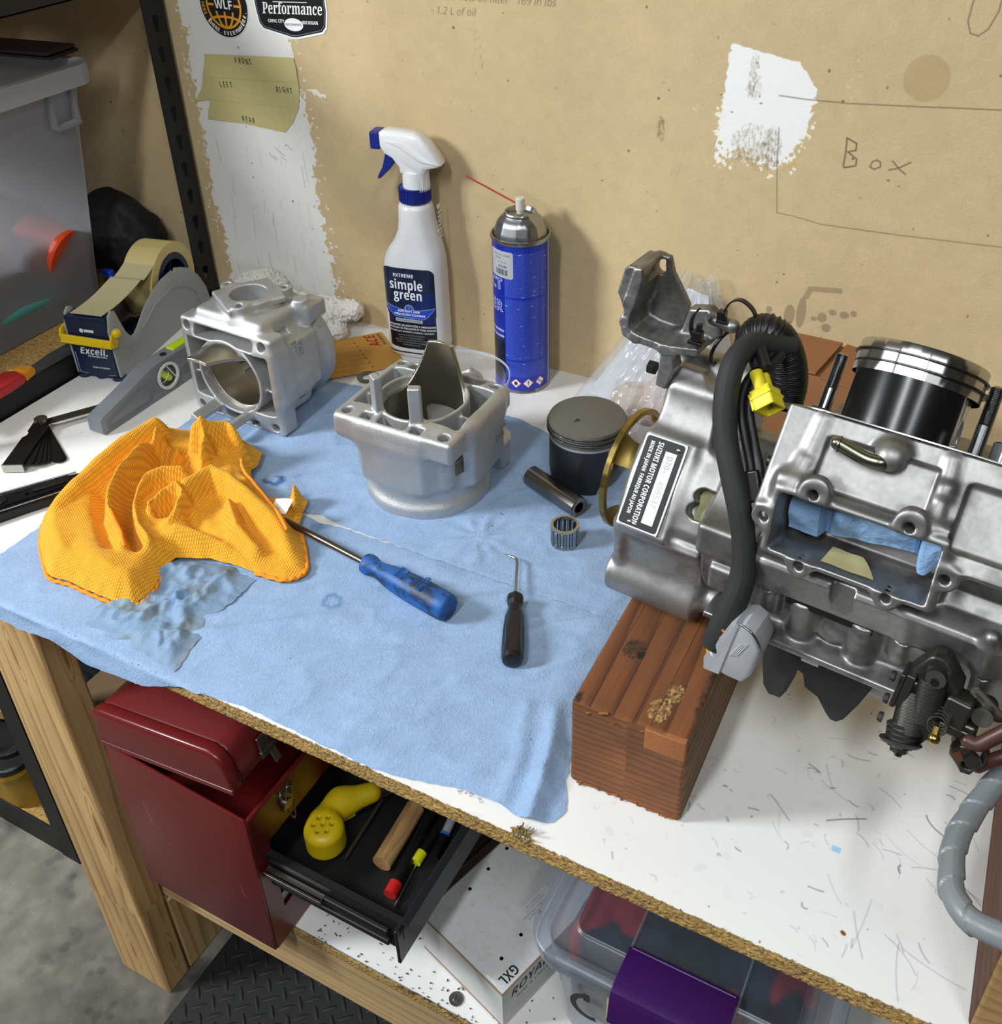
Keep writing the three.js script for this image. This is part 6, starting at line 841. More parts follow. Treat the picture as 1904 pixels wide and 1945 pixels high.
// ---------- stickers and tape on the wall ----------
{
  const st = canvasTex(512, 512, (c, w, h) => {
    c.clearRect(0, 0, w, h); c.fillStyle = '#121212'; c.beginPath(); c.arc(256, 256, 252, 0, 6.3); c.fill();
    c.strokeStyle = '#e09a2a'; c.lineWidth = 20; c.beginPath(); c.arc(256, 256, 178, 0, 6.3); c.stroke(); c.beginPath(); c.ellipse(256, 256, 92, 178, 0, 0, 6.3); c.stroke(); c.beginPath(); c.moveTo(256, 78); c.lineTo(256, 434); c.moveTo(78, 256); c.lineTo(434, 256); c.stroke();
    for (const d of [-1, 1]) { c.beginPath(); c.ellipse(256, 256 + d * 150, 190, 60, 0, d > 0 ? Math.PI : 0, d > 0 ? 2 * Math.PI : Math.PI); c.stroke(); }
    c.fillStyle = '#121212'; c.fillRect(150, 190, 212, 116); c.fillStyle = '#f2f2ee'; c.font = 'bold 96px sans-serif'; c.textAlign = 'center'; c.fillText('WLF', 256, 284, 200);
    const word = (s, a0, a1, col) => { c.fillStyle = col; c.font = 'bold 46px sans-serif'; for (let i = 0; i < s.length; i++) { const a = lerp(a0, a1, i / (s.length - 1)); c.save(); c.translate(256 + Math.cos(a) * 228, 256 + Math.sin(a) * 228); c.rotate(a - Math.PI / 2); c.fillText(s[i], 0, 10); c.restore(); } };
    word('HERE.', 3.15, 2.68, '#e09a2a'); word('THERE.', 2.5, 1.9, '#f2f2ee'); word('EVERYWHERE.', 1.72, 0.2, '#f2f2ee');
  });
  const disc = (tx) => { const g = new THREE.CircleGeometry(0.0375, 64); return g; };
  const a = thing('wall_sticker', 'round black and orange globe sticker high on the white painted strip', 'sticker', [0.088, 0.397, 0]);
  part(a, 'backing', tr(cyl(0.0378, 0.0378, 0.0006, 64), 0, 0, 0.0003, Math.PI / 2), plastic(0xf0f0ee, 0.4)); part(a, 'print', disc().translate(0, 0, 0.0007), std({ map: st, alphaTest: 0.5, roughness: 0.35 }));
  const b = thing('wall_sticker', 'black shield-shaped sticker with white lettering beside the round globe sticker', 'sticker', [0.19, 0.41, 0]); b.rotation.z = 0.05;
  const sh = [[-0.0555, 0.07], [-0.054, -0.012], [-0.052, -0.028], [-0.047, -0.034], [-0.004, -0.0435], [0.003, -0.0435], [0.043, -0.036], [0.049, -0.03], [0.053, -0.012], [0.054, 0.07]];
  const bt = canvasTex(1024, 1024, (c, w, h) => { const X = (x) => (x + 0.06) / 0.12 * w, Y = (y) => (0.072 - y) / 0.12 * h; c.fillStyle = '#f4f4f2'; c.fillRect(0, 0, w, h); const path = (k, dy) => { c.beginPath(); sh.forEach((p, i) => { const x = X(p[0] * k), y = Y(p[1] * k + dy); i ? c.lineTo(x, y) : c.moveTo(x, y); }); c.closePath(); }; path(0.965, 0.0008); c.fillStyle = '#121213'; c.fill(); path(0.93, 0.0012); c.strokeStyle = '#8e959c'; c.lineWidth = 5; c.stroke();
    c.fillStyle = '#f2f2f0'; c.textAlign = 'center'; c.font = 'bold 330px serif'; c.fillText('MCB', 505, 572, 720); c.fillRect(300, 628, 430, 7); c.font = 'italic bold 150px serif'; c.fillText('Performance', 520, 745, 760); c.font = 'bold 44px sans-serif'; c.fillText('CAPAC CITY', 300, 830, 210); c.fillText('MICHIGAN', 730, 836, 200); c.beginPath(); c.ellipse(520, 845, 118, 62, 0.03, 0, 6.3); c.fill(); c.fillStyle = '#16161a'; c.font = 'bold 30px sans-serif'; c.fillText('MOTORSPORTS', 520, 856, 200); });
  part(b, 'backing', ext(sh, 0.0006, 0), plastic(0xf2f2f0, 0.4));
  const fg = new THREE.ShapeGeometry(shape(sh)), FP = fg.attributes.position, fu = fg.attributes.uv; for (let i = 0; i < FP.count; i++) fu.setXY(i, (FP.getX(i) + 0.06) / 0.12, 1 - (0.072 - FP.getY(i)) / 0.12);
  part(b, 'print', fg.translate(0, 0, 0.0007), std({ map: bt, roughness: 0.35 }));
  const tapeStrip = (pts, words, z, label) => {
    const xs = pts.map(p => p[0]), ys = pts.map(p => p[1]), x0 = Math.min(...xs) - 0.002, x1 = Math.max(...xs) + 0.002, y0 = Math.min(...ys) - 0.002, y1 = Math.max(...ys) + 0.002, S = 5200;
    const tx = canvasTex(Math.round((x1 - x0) * S), Math.round((y1 - y0) * S), (c, w, h) => { const r = rng(words[0][0].length); c.fillStyle = '#c3b67c'; c.fillRect(0, 0, w, h); for (let i = 0; i < 1500; i++) { c.fillStyle = `rgba(${r() > 0.5 ? '235,222,165' : '140,125,70'},${r() * 0.12})`; c.fillRect(r() * w, r() * h, 1 + r() * 3, 4 + r() * 24); } c.strokeStyle = c.fillStyle = '#2a2822'; for (const [s, x, y, sz, rot] of words) { c.save(); c.translate((x - x0) * S, (y1 - y) * S); c.rotate(rot || 0); c.font = `bold ${sz * S}px sans-serif`; let u = 0; for (const ch of s) { c.save(); c.translate(u, (r() - 0.5) * 6); c.rotate((r() - 0.5) * 0.25 - 0.05); c.scale(0.72, 1.15); c.fillText(ch, 0, 0); c.restore(); u += sz * S * 0.66; } c.restore(); } });
    const g = sheet(ragged(pts, 0.0016, 5, 0.003, (a, b) => Math.abs(a[1] - b[1]) > Math.abs(a[0] - b[0]) ? 1 : 0.12), 0.002, (x, y, d) => [x, y, z + 0.0002 + 0.0005 * Math.pow(n3(x * 60, y * 260, 3), 3)]);
    const uv = g.attributes.uv; for (let i = 0; i < uv.count; i++) uv.setXY(i, (uv.getX(i) - x0) / (x1 - x0), (uv.getY(i) - y0) / (y1 - y0));
    if (g.index) { const ix = g.index.array; for (let i = 0; i < ix.length; i += 3) { const t = ix[i]; ix[i] = ix[i + 1]; ix[i + 1] = t; } g.computeVertexNormals(); }
    single('masking_tape', label, 'tape', g, std({ map: tx, roughness: 0.75, side: THREE.DoubleSide }));
  };
  tapeStrip([[0.0406, 0.2815], [0.183, 0.289], [0.1835, 0.2842], [0.172, 0.2655], [0.156, 0.2502], [0.09, 0.2535], [0.0297, 0.2515], [0.033, 0.265]], [['REAR', 0.0885, 0.2562, 0.0085, 0.02]], 0.0004, 'lowest of three overlapping masking tape strips, marked REAR');
  tapeStrip([[0.034, 0.309], [0.187, 0.318], [0.189, 0.31], [0.1855, 0.298], [0.1835, 0.284], [0.0406, 0.2785], [0.0145, 0.2735], [0.03, 0.295]], [['LEFT', 0.0605, 0.2965, 0.0088, -0.06], ['RIGHT', 0.1515, 0.3005, 0.0082, -0.03]], 0.0008, 'middle masking tape strip on the wall, marked LEFT and RIGHT');
  tapeStrip([[0.0438, 0.3362], [0.1851, 0.345], [0.188, 0.33], [0.1875, 0.3155], [0.034, 0.3065], [0.039, 0.32]], [['FRONT', 0.0925, 0.3292, 0.0088, -0.02]], 0.0012, 'topmost masking tape strip on the wall, marked FRONT');
}

// ---------- terry rag, kraft envelope, washer, clear tub, bag, carton ----------
{
  const rag = (x, y, z) => { const f = U(0.02, sCap([0.075, 0.025, 0.03], [0.105, 0.038, 0.028], 0.026), sCap([0.13, 0.02, 0.03], [0.2, 0.018, 0.034], 0.022), sCap([0.2, 0.024, 0.03], [0.25, 0.03, 0.022], 0.018, 0.013), sCap([0.215, 0.008, 0.055], [0.24, 0.008, 0.05], 0.012)); return Math.max(f(x, y, z) + 0.011 * (fbm(x * 40, y * 40, z * 40, 3) - 0.5) + 0.0042 * (n3(x * 330, y * 330, z * 330) - 0.5), -y + 0.0008, 0.002 - z); };
  single('terry_rag', 'crumpled white terry rag against the wall behind the lying cylinder', 'rag', sdfMesh(rag, [0.03, -0.002, 0], [0.28, 0.085, 0.085], 0.0016), std({ color: 0xd9d4cc, roughness: 0.97 }));
  const et = canvasTex(1024, 1140, (c, w, h) => { const r = rng(12); c.fillStyle = '#c08c3e'; c.fillRect(0, 0, w, h); for (let i = 0; i < 2500; i++) { c.fillStyle = `rgba(${r() > 0.5 ? '235,190,110' : '120,80,30'},${r() * 0.08})`; c.fillRect(r() * w, r() * h, 1 + r() * 30, 1 + r() * 3); }
    c.textAlign = 'right'; c.fillStyle = '#8f2417'; c.font = 'italic bold 190px sans-serif'; c.fillText('ACE', w - 40, h - 120); c.fillStyle = '#2a2118'; c.font = 'bold 74px sans-serif'; c.fillText('Hardware', w - 30, h - 40);
    c.strokeStyle = '#6b4a1e'; c.lineWidth = 5; for (let i = 0; i < 7; i++) { const x = 120 + i * 120; c.beginPath(); c.moveTo(x, h - 470); c.lineTo(x, h - 640); c.moveTo(x, h - 720); c.lineTo(x, 120); c.stroke(); c.beginPath(); c.fillStyle = '#4c3516'; c.arc(x, h - 420, 16, 0, 6.3); c.fill(); c.fillStyle = '#b8873c'; c.beginPath(); c.arc(x, h - 420, 6, 0, 6.3); c.fill(); } });
  const A = [0.284, 0.0144], a = [0.807, 0.591], b = [-0.66, 0.751];
  const g = grid(24, 24, (u, v) => { const s = u * 0.0985, t = v * 0.114; return [A[0] + a[0] * s + b[0] * t, 0.0012 + 0.009 * Math.pow(v, 3) * (0.4 + 0.6 * u) * 0.4 + 0.0025 * Math.sin(u * 3.1) * v, A[1] + a[1] * s + b[1] * t]; });
  { const uv = g.attributes.uv; for (let i = 0; i < uv.count; i++) uv.setXY(i, 1 - uv.getX(i), uv.getY(i)); }
  single('kraft_envelope', 'brown kraft envelope with red logo between the lying cylinder and spray bottle', 'envelope', g, std({ map: et, roughness: 0.8, side: THREE.DoubleSide }), [0, 0.0004, 0]);
  single('steel_washer', 'flat grey steel ring lying at the edge of the brown envelope', 'washer', lathe([[0.008, 0], [0.0135, 0], [0.0135, 0.0018], [0.008, 0.0018], [0.008, 0]], 40, 0.4), metal(0x77756f, 0.4), [0.337, 0.0025, 0.1225]);
  const clearM = phys({ color: 0xffffff, transmission: 1, roughness: 0.06, thickness: 0, ior: 1.45, side: THREE.DoubleSide });
  const t = thing('plastic_tub', 'shallow clear round plastic tub behind the standing cylinder, beside the aerosol can', 'tub', [0.4745, 0.001, 0.1285]);
  part(t, 'wall', lathe([[0, 0.001], [0.046, 0.001], [0.049, 0.003], [0.0535, 0.038], [0.0535, 0.041], [0.0575, 0.0415], [0.0575, 0.0435]], 72), clearM); part(t, 'rim', lathe([[0.0575, 0.0435], [0.0585, 0.044], [0.0588, 0.0425], [0.0588, 0.04]], 72), phys({ color: 0xe8eef4, transmission: 0.6, roughness: 0.25, thickness: 0, side: THREE.DoubleSide }));
}
{
  const t = thing('plastic_bag', 'crinkled clear plastic bag of small parts between the piston and the engine', 'bag', [0, 0, 0]);
  const wrap = (x, z) => 0;
  const outline = (v) => [lerp(0.585, 0.69, Math.pow(v, 1.05)), lerp(0.80, 0.735, v)];
  const film = (off, seed) => grid(110, 80, (u, v) => { const [xa, xb] = outline(v), x = lerp(xa, xb, u), e = Math.sin(Math.PI * u), cr = 1 - Math.abs(2 * fbm(u * 7 + seed, v * 5 + u * 3, seed, 3) - 1), cr2 = 1 - Math.abs(2 * fbm(u * 16 + 4, v * 11, seed + 4, 2) - 1); const bulge = off * (0.006 + 0.03 * Math.pow(e, 0.6) * (1 - 0.75 * v)); return [x, 0.001 + 0.168 * v + 0.004 * Math.sin(u * 9) * v, 0.052 - 0.036 * v + bulge + off * (0.010 * Math.pow(cr, 3) + 0.003 * Math.pow(cr2, 4)) * (0.3 + e)]; });
  part(t, 'film', merge([film(1, 3), film(-0.35, 8)]), phys({ color: 0xf2f4f6, transmission: 0.86, roughness: 0.18, thickness: 0, ior: 1.5, side: THREE.DoubleSide }));
  part(t, 'paper_insert', grid(20, 20, (u, v) => { const [xa, xb] = outline(0.12 + 0.8 * v); return [lerp(xa + 0.006, lerp(xa, xb, 0.8), u), 0.012 + 0.14 * v, 0.05 - 0.034 * v + 0.004 * Math.sin(u * 5 + v * 3)]; }), std({ color: 0xd2d1d2, roughness: 0.8, side: THREE.DoubleSide }), 'white paper inside the bag');
  const bar = []; const r = rng(2); for (let i = 0; i < 16; i++) bar.push(box(0.0005 + r() * 0.0008, 0.014, 0.0004, 0.5955 + i * 0.0017, 0.02, 0.0905 - 0.0002 * i, 0)); 
  part(t, 'contents', sdfMesh((x, y, z) => Math.max(U(0.015, sCap([0.66, 0.02, 0.058], [0.74, 0.028, 0.06], 0.021), sCap([0.7, 0.04, 0.05], [0.76, 0.055, 0.045], 0.02))(x, y, z) + 0.012 * (fbm(x * 50, y * 50, z * 50, 3) - 0.5), 0.002 - y), [0.63, 0, 0.02], [0.79, 0.09, 0.095], 0.003, (x, y, z) => { const n = fbm(x * 30, y * 30, z * 30, 2); return n > 0.5 ? [0.55, 0.43, 0.33] : y < 0.02 ? [0.4, 0.2, 0.18] : [0.62, 0.5, 0.46]; }), std({ vertexColors: true, roughness: 0.8 }), 'beige and pinkish parts inside the bag');
  const c = thing('cardboard_carton', 'small brown cardboard carton behind the engine against the wall', 'carton', [0.875, 0, 0.062], -0.15);
  const cm = std({ color: 0x8a5a34, roughness: 0.85, bumpMap: grainTex, bumpScale: 0.0003 });
  part(c, 'carton_body', box(0.13, 0.128, 0.075, 0, 0.064, 0, 0.002), cm); part(c, 'flap', [tr(box(0.062, 0.0025, 0.07, 0, 0, 0, 0.0005), 0.032, 0.1295, 0.004, 0.06, 0, -0.08), tr(box(0.06, 0.0025, 0.07, 0, 0, 0, 0.0005), -0.033, 0.131, 0.004, 0.03, 0, 0.07)], cm);
}

// ---------- shelving unit at the left ----------
{
  const t = thing('shelving_unit', 'black slotted steel shelving unit standing left of the bench against the wall', 'shelving', [0, 0, 0]);
  const bk = std({ color: 0x17171a, roughness: 0.5, metalness: 0.2 }), bd = std({ map: chipTex, roughness: 0.9 });
  const slot = (y) => [[-0.0055, y + 0.006], [-0.004, y + 0.0095], [0, y + 0.011], [0.004, y + 0.0095], [0.0055, y + 0.006], [0.0038, y], [0.0028, y - 0.008], [0, y - 0.0105], [-0.0028, y - 0.008], [-0.0038, y]].map(p => [p[0] + 0.018, p[1]]);
  const slots = []; for (let y = 0.0726 - 19 * 0.0375; y < 1.05; y += 0.0375) slots.push(slot(y));
  const fl = ext([[0, -0.73], [0.036, -0.73], [0.036, 1.1], [0, 1.1]], 0.0016, 0, slots);
  const post = (x, z, sx, sz) => { const a = fl.clone().rotateY(-Math.PI / 2); const b = new THREE.BoxGeometry(0.036, 1.83, 0.0016).translate(-0.018, 0.185, 0); return merge([a.translate(0.0008, 0, sz > 0 ? 0 : -0.036), b]).clone().applyMatrix4(new THREE.Matrix4().makeScale(sx, 1, 1)).translate(x, 0, z); };
  part(t, 'post', post(-0.0065, 0.006, 1, 1), bk); part(t, 'post', post(-0.0065, 0.507, 1, -1), bk); part(t, 'post', post(-0.9, 0.006, -1, 1), bk); part(t, 'post', post(-0.9, 0.507, -1, -1), bk);
  for (const y of [-0.698, 0.0, 0.452]) {
    const bot = y < -0.5;
    part(t, 'beam', [span(-0.0065, -0.0045, y - 0.03, y + 0.028, 0.042, 0.492, 0.0005), span(-0.018, -0.0045, y - 0.03, y - 0.0275, 0.042, 0.492, 0.0005)], bk);
    part(t, 'beam', [span(-0.9, -0.0065, y - 0.03, y + 0.028, 0.504, 0.507, 0.0005), span(-0.9, -0.0065, y - 0.03, y - 0.0275, 0.492, 0.507, 0.0005)], bk); part(t, 'beam', [span(-0.9, -0.0065, y - 0.03, y + 0.028, 0.004, 0.006, 0.0005)], bk);
    part(t, 'shelf_board', span(-0.898, -0.008, y + 0.012, y + 0.0235, 0.007, y > 0.4 ? 0.2 : 0.502, 0.0005), bd, 'particle board shelf');  // upper board is out of view, kept short so lamp light reaches the wall
  }
}
single('unseen_box', 'unseen box on the upper left shelf, out of view, shading the wall', 'carton', span(-0.9, -0.2, 0.4765, 0.9, 0.02, 0.5, 0.003), plastic(0x6b573c, 0.85));  // unseen box out of view, placed to shade the wall at the left
// ---------- frosted storage bin ----------
const frost = phys({ color: 0xb9bcc4, transmission: 0.72, roughness: 0.72, thickness: 0, ior: 1.45, side: THREE.DoubleSide });
function binShell(w, d, h, ins, r, rimW, rimH) {       // open-topped tapered tub, centred on x and z, base at y = 0
  const ring = (k, y) => rrect(-w / 2 + k, -d / 2 + k, w / 2 - k, d / 2 - k, r, 6).map(p => [p[0], y, p[1]]);
  const rows = [ring(ins, 0.0), ring(ins * 0.75, h * 0.25), ring(ins * 0.5, h * 0.5), ring(ins * 0.25, h * 0.75), ring(0, h - rimH), ring(0, h)];
  const n = rows[0].length; const g = grid(n, rows.length - 1, (u, v) => rows[Math.round(v * (rows.length - 1))][Math.round(u * n) % n]);
  const base = new THREE.ShapeGeometry(shape(rrect(-w / 2 + ins, -d / 2 + ins, w / 2 - ins, d / 2 - ins, r, 6))).rotateX(Math.PI / 2);
  const rim = [ring(0, h), ring(-rimW, h), ring(-rimW, h - rimH), ring(-rimW + 0.002, h - rimH)]; const rg = grid(n, 3, (u, v) => rim[Math.round(v * 3)][Math.round(u * n) % n]);
  return [toCreasedNormals(merge([g, base]), 0.6), toCreasedNormals(rg, 0.6)];
}
{
  const bx = -0.27, bz = 0.315;
  const t = thing('storage_bin', 'tall frosted plastic bin of coloured parts on the left shelf, its lid off', 'storage bin', [bx, 0.025, bz]);
  const [sh, rim] = binShell(0.41, 0.43, 0.315, 0.028, 0.03, 0.012, 0.024);
  part(t, 'tub', sh, frost); part(t, 'rim', rim, phys({ color: 0xc9ccd2, transmission: 0.5, roughness: 0.6, thickness: 0, side: THREE.DoubleSide }));
  part(t, 'handle_block', [box(0.01, 0.045, 0.006, 0.207, 0.27, -0.15, 0.002), box(0.01, 0.045, 0.006, 0.207, 0.27, -0.185, 0.002), box(0.012, 0.006, 0.04, 0.207, 0.249, -0.168, 0.002)], frost);
  const P = (x, y, z) => [x, y, z];
  const o = thing('orange_canister', 'orange plastic canister lying inside the frosted bin', 'canister', [-0.118, 0.118, 0.185]); part(o, 'canister_body', tr(lathe([[0, -0.03], [0.034, -0.03], [0.036, -0.027], [0.036, 0.024], [0.033, 0.028], [0, 0.028]], 40), 0, 0, 0, 0, 0.25, 1.2), plastic(0xe24a1c, 0.4)); part(o, 'cap', tr(lathe([[0, 0.0285], [0.03, 0.0285], [0.031, 0.03], [0.03, 0.0345], [0, 0.0345]], 40), 0, 0, 0, 0, 0.25, 1.2), plastic(0xb93a26, 0.5));
  const rd = thing('red_tool', 'rounded red tool beside the orange canister in the frosted bin', 'tool', [-0.13, 0.14, 0.262]); part(rd, 'tool_body', [tr(new THREE.SphereGeometry(0.032, 28, 20), 0, 0, 0, 0, 0, 0, [1, 1.2, 0.9]), rod([0, -0.02, 0], [0.01, -0.085, -0.03], 0.016, 0.02)], plastic(0xc52a30, 0.45)); part(rd, 'knob', tr(new THREE.SphereGeometry(0.011, 18, 12), 0.03, -0.018, 0.008), plastic(0x3a1416, 0.5));
  single('dark_pouch', 'dark grey pouch at the back of the frosted bin', 'pouch', sdfMesh((x, y, z) => Math.max(U(0.03, sCap([-0.06, 0.09, -0.02], [0.03, 0.08, 0.06], 0.05), sCap([-0.12, 0.07, 0.05], [0.03, 0.04, 0.12], 0.05))(x, y, z) + 0.02 * (fbm(x * 20, y * 20, z * 20, 3) - 0.5), -y), [-0.19, -0.004, -0.09], [0.1, 0.16, 0.19], 0.006), plastic(0x24252a, 0.7), [-0.18, 0.028, 0.19]);
  single('teal_tool', 'teal plastic tool handle at the bottom of the frosted bin', 'tool handle', capTube([[0, 0, 0.11], [0.004, 0.004, 0.05], [0.002, 0.002, -0.02]], 0.016, 40, 16), plastic(0x4f9a98, 0.5), [-0.108, 0.062, 0.222]);
  single('pale_pouch', 'pale grey bag above the teal handle in the frosted bin', 'pouch', tr(new THREE.SphereGeometry(0.05, 32, 24), 0, 0, 0, 0, 0, 0.3, [0.5, 0.75, 1.1]), plastic(0x8d8a84, 0.7), [-0.118, 0.125, 0.315]);
  const f = thing('maroon_folder', 'dark maroon folder lying across the back of the frosted bin rim', 'folder', [-0.16, 0.3455, 0.115], 0.12); part(f, 'cover', [box(0.15, 0.004, 0.05, 0, 0.002, 0, 0.001), box(0.15, 0.004, 0.05, 0, 0.008, 0.004, 0.001)], plastic(0x241014, 0.6));
  const bag = thing('black_backpack', 'black fabric bag with a blue tab squeezed between the bin and the wall', 'bag', [-0.12, 0.0245, 0.06]);
  part(bag, 'bag_body', sdfMesh((x, y, z) => Math.max(U(0.02, sCap([-0.04, 0.05, 0], [0.012, 0.05, -0.012], 0.045), sCap([-0.03, 0.09, -0.01], [0.0, 0.085, -0.01], 0.03))(x, y, z) + 0.012 * (fbm(x * 40, y * 40, z * 40, 3) - 0.5), -y), [-0.1, -0.003, -0.056], [0.07, 0.14, 0.056], 0.003), plastic(0x0d0d10, 0.75)); part(bag, 'blue_tab', box(0.018, 0.012, 0.01, 0.012, 0.024, 0.047, 0.003), plastic(0x1f3fc0, 0.5));
}
// ---------- red and yellow handled saw on the shelf edge ----------
{
  const t = thing('hand_tool', 'hand tool with a red and yellow grip and grey blade lying on the shelf edge', 'hand tool', [-0.01, 0.0285, 0.345]);
  const at2 = (pts, th, y, b = 0.002) => tr(ext(pts, th, b), 0, y + th, 0, Math.PI / 2);
  part(t, 'grip', at2([[-0.014, 0.012], [-0.004, 0.004], [0.013, 0.006], [0.0165, 0.03], [0.016, 0.1], [-0.01, 0.1], [-0.016, 0.05]], 0.015, 0.001, 0.005), plastic(0xab2326, 0.45), 'red grip'); part(t, 'grip_collar', at2([[-0.009, -0.008], [0.007, -0.014], [0.0125, 0.004], [-0.004, 0.0045], [-0.013, 0.0105]], 0.013, 0.0015, 0.004), plastic(0xd98d1c, 0.5), 'yellow collar'); part(t, 'blade', at2([[-0.004, -0.012], [0.006, -0.014], [0.0095, -0.05], [0.007, -0.1], [-0.01, -0.105], [-0.01, -0.05]], 0.006, 0.003, 0.0015), plastic(0x3d3e40, 0.5), 'dark grey blade');
}
// ---------- tape dispenser ----------
{
  const t = thing('tape_dispenser', 'grey and navy desk tape dispenser with a yellow cutter guard holding a masking tape roll', 'tape dispenser', [0.03, 0, 0.2675], 0.227);
  const grey = plastic(0x9a9b9c, 0.42), navy = plastic(0x10213f, 0.4);
  // profile in (b, y): b runs backwards
  const side = [[0.004, 0.0], [-0.002, 0.006], [-0.003, 0.07], [0.003, 0.088], [0.01, 0.0925], [0.017, 0.089], [0.023, 0.07], [0.029, 0.054], [0.036, 0.0445], [0.044, 0.0435], [0.054, 0.049], [0.072, 0.062], [0.098, 0.075], [0.125, 0.0815], [0.15, 0.0825], [0.153, 0.077], [0.157, 0.083], [0.172, 0.0775], [0.19, 0.068], [0.208, 0.05], [0.222, 0.025], [0.226, 0.004], [0.222, 0.0]];
  const panel = (x) => tr(ext(side, 0.0032, 0.0012), x, 0, 0, 0, Math.PI / 2);   // extrude +z -> +x, b -> -z
  part(t, 'side_panel', panel(0.0285), grey); part(t, 'side_panel', panel(-0.0317), grey);
  part(t, 'side_panel_rib', tr(ext([[0.06, 0.044], [0.1, 0.06], [0.14, 0.064], [0.175, 0.054], [0.2, 0.03], [0.205, 0.006], [0.201, 0.006], [0.196, 0.029], [0.172, 0.05], [0.14, 0.06], [0.1, 0.056], [0.062, 0.04]], 0.0016, 0.0006), 0.0314, 0, 0, 0, Math.PI / 2), grey);
  part(t, 'body', [tr(ext([[0.001, 0.004], [-0.001, 0.05], [0.001, 0.086], [0.02, 0.086], [0.026, 0.055], [0.04, 0.035], [0.06, 0.026], [0.2, 0.02], [0.215, 0.004]], 0.0566, 0.0015), -0.0283, 0, 0, 0, Math.PI / 2)], navy);
  part(t, 'base', [tr(ext([[0.0, 0.0], [0.0, 0.005], [0.222, 0.005], [0.222, 0.0]], 0.06, 0.001), -0.03, 0.0012, 0, 0, Math.PI / 2), ...[[-0.024, 0.006], [0.0, 0.004], [0.024, 0.006]].map(([x, z]) => tr(cyl(0.009, 0.009, 0.005, 24), x, 0.0028, z - 0.01))], navy);
  const lt = canvasTex(512, 720, (c, w, h) => { c.fillStyle = '#12223f'; c.fillRect(0, 0, w, h); c.fillStyle = '#e8eaec'; c.textAlign = 'center'; c.font = 'italic bold 120px sans-serif'; c.fillText('Excell.', w * 0.52, h * 0.62); c.font = 'bold 28px sans-serif'; c.fillText('PACKAGING TAPES', w * 0.6, h * 0.665); c.beginPath(); c.arc(w * 0.36, h * 0.2, 26, 0, 6.3); c.fill(); c.fillRect(w * 0.43, h * 0.175, w * 0.24, 34); c.font = 'bold 26px sans-serif'; c.fillText('MADE IN TAIWAN', w * 0.62, h * 0.86); c.strokeStyle = '#cfd3d8'; c.lineWidth = 5; c.beginPath(); c.moveTo(22, h * 0.6); c.lineTo(22, h - 30); c.lineTo(120, h - 18); c.moveTo(w - 120, h - 18); c.lineTo(w - 22, h - 30); c.stroke(); });
  part(t, 'front_label', new THREE.PlaneGeometry(0.0555, 0.079).translate(0, 0.0445, 0.0032), std({ map: lt, roughness: 0.4 })); part(t, 'front_panel', box(0.0565, 0.082, 0.003, 0, 0.0455, 0.0013, 0.0008), navy);
  const yl = plastic(0xe0bd17, 0.4);
  part(t, 'cutter_guard', [tr(box(0.071, 0.009, 0.004, 0, 0, 0, 0.0012), 0.0, 0.0575, 0.0085, -0.2, 0, -0.03), tr(box(0.071, 0.003, 0.009, 0, 0, 0, 0.001), 0.0, 0.0535, 0.007, 0.2, 0, -0.03), tr(ext([[0.003, 0.066], [-0.006, 0.068], [-0.01, 0.06], [-0.007, 0.05], [0.0, 0.048], [0.004, 0.053]], 0.003, 0.001), 0.0335, 0, 0, 0, Math.PI / 2), tr(ext([[0.003, 0.072], [-0.007, 0.07], [-0.011, 0.062], [-0.008, 0.052], [0.0, 0.05], [0.004, 0.055]], 0.003, 0.001), -0.0365, 0, 0, 0, Math.PI / 2), tr(new THREE.SphereGeometry(0.006, 20, 14), 0.0365, 0.066, -0.003), rod([0.033, 0.066, -0.003], [0.037, 0.0665, -0.003], 0.0035)], yl, 'yellow cutter guard');
  const tape = std({ color: 0xd0bd7e, roughness: 0.6 });
  part(t, 'tape_roll', [tr(lathe([[0.0385, -0.0225], [0.0525, -0.0225], [0.053, -0.022], [0.053, 0.022], [0.0525, 0.0225], [0.0385, 0.0225], [0.0385, -0.0225]], 72, 0.4), 0, 0.0605, -0.163, 0, 0, Math.PI / 2)], tape, 'masking tape roll');
  part(t, 'tape_tail', grid(30, 6, (u, v) => { const b = lerp(0.128, 0.002, u); const y = u < 0.25 ? lerp(0.0995, 0.0955, u / 0.25) - 0.012 * Math.sin(u * 6) * 0.4 : lerp(0.0945, 0.0885, (u - 0.25) / 0.75) - 0.004 * Math.sin((u - 0.25) * 4); return [lerp(-0.0222, 0.0222, v), y, -b]; }), std({ color: 0xbfb68c, roughness: 0.65, side: THREE.DoubleSide }), 'loose end of masking tape');
  part(t, 'hub', [tr(lathe([[0.03, -0.0235], [0.038, -0.0235], [0.038, 0.0235], [0.03, 0.0235], [0.03, -0.0235]], 48, 0.4), 0, 0.0605, -0.163, 0, 0, Math.PI / 2), ...[0, 1, 2].map(i => tr(box(0.03, 0.003, 0.05, 0, 0, 0, 0.0005), 0, 0.0605, -0.163, i * 1.047)), tr(cyl(0.009, 0.009, 0.058, 24), 0, 0.0605, -0.163, 0, 0, Math.PI / 2)], plastic(0x0f1f3c, 0.45));
}
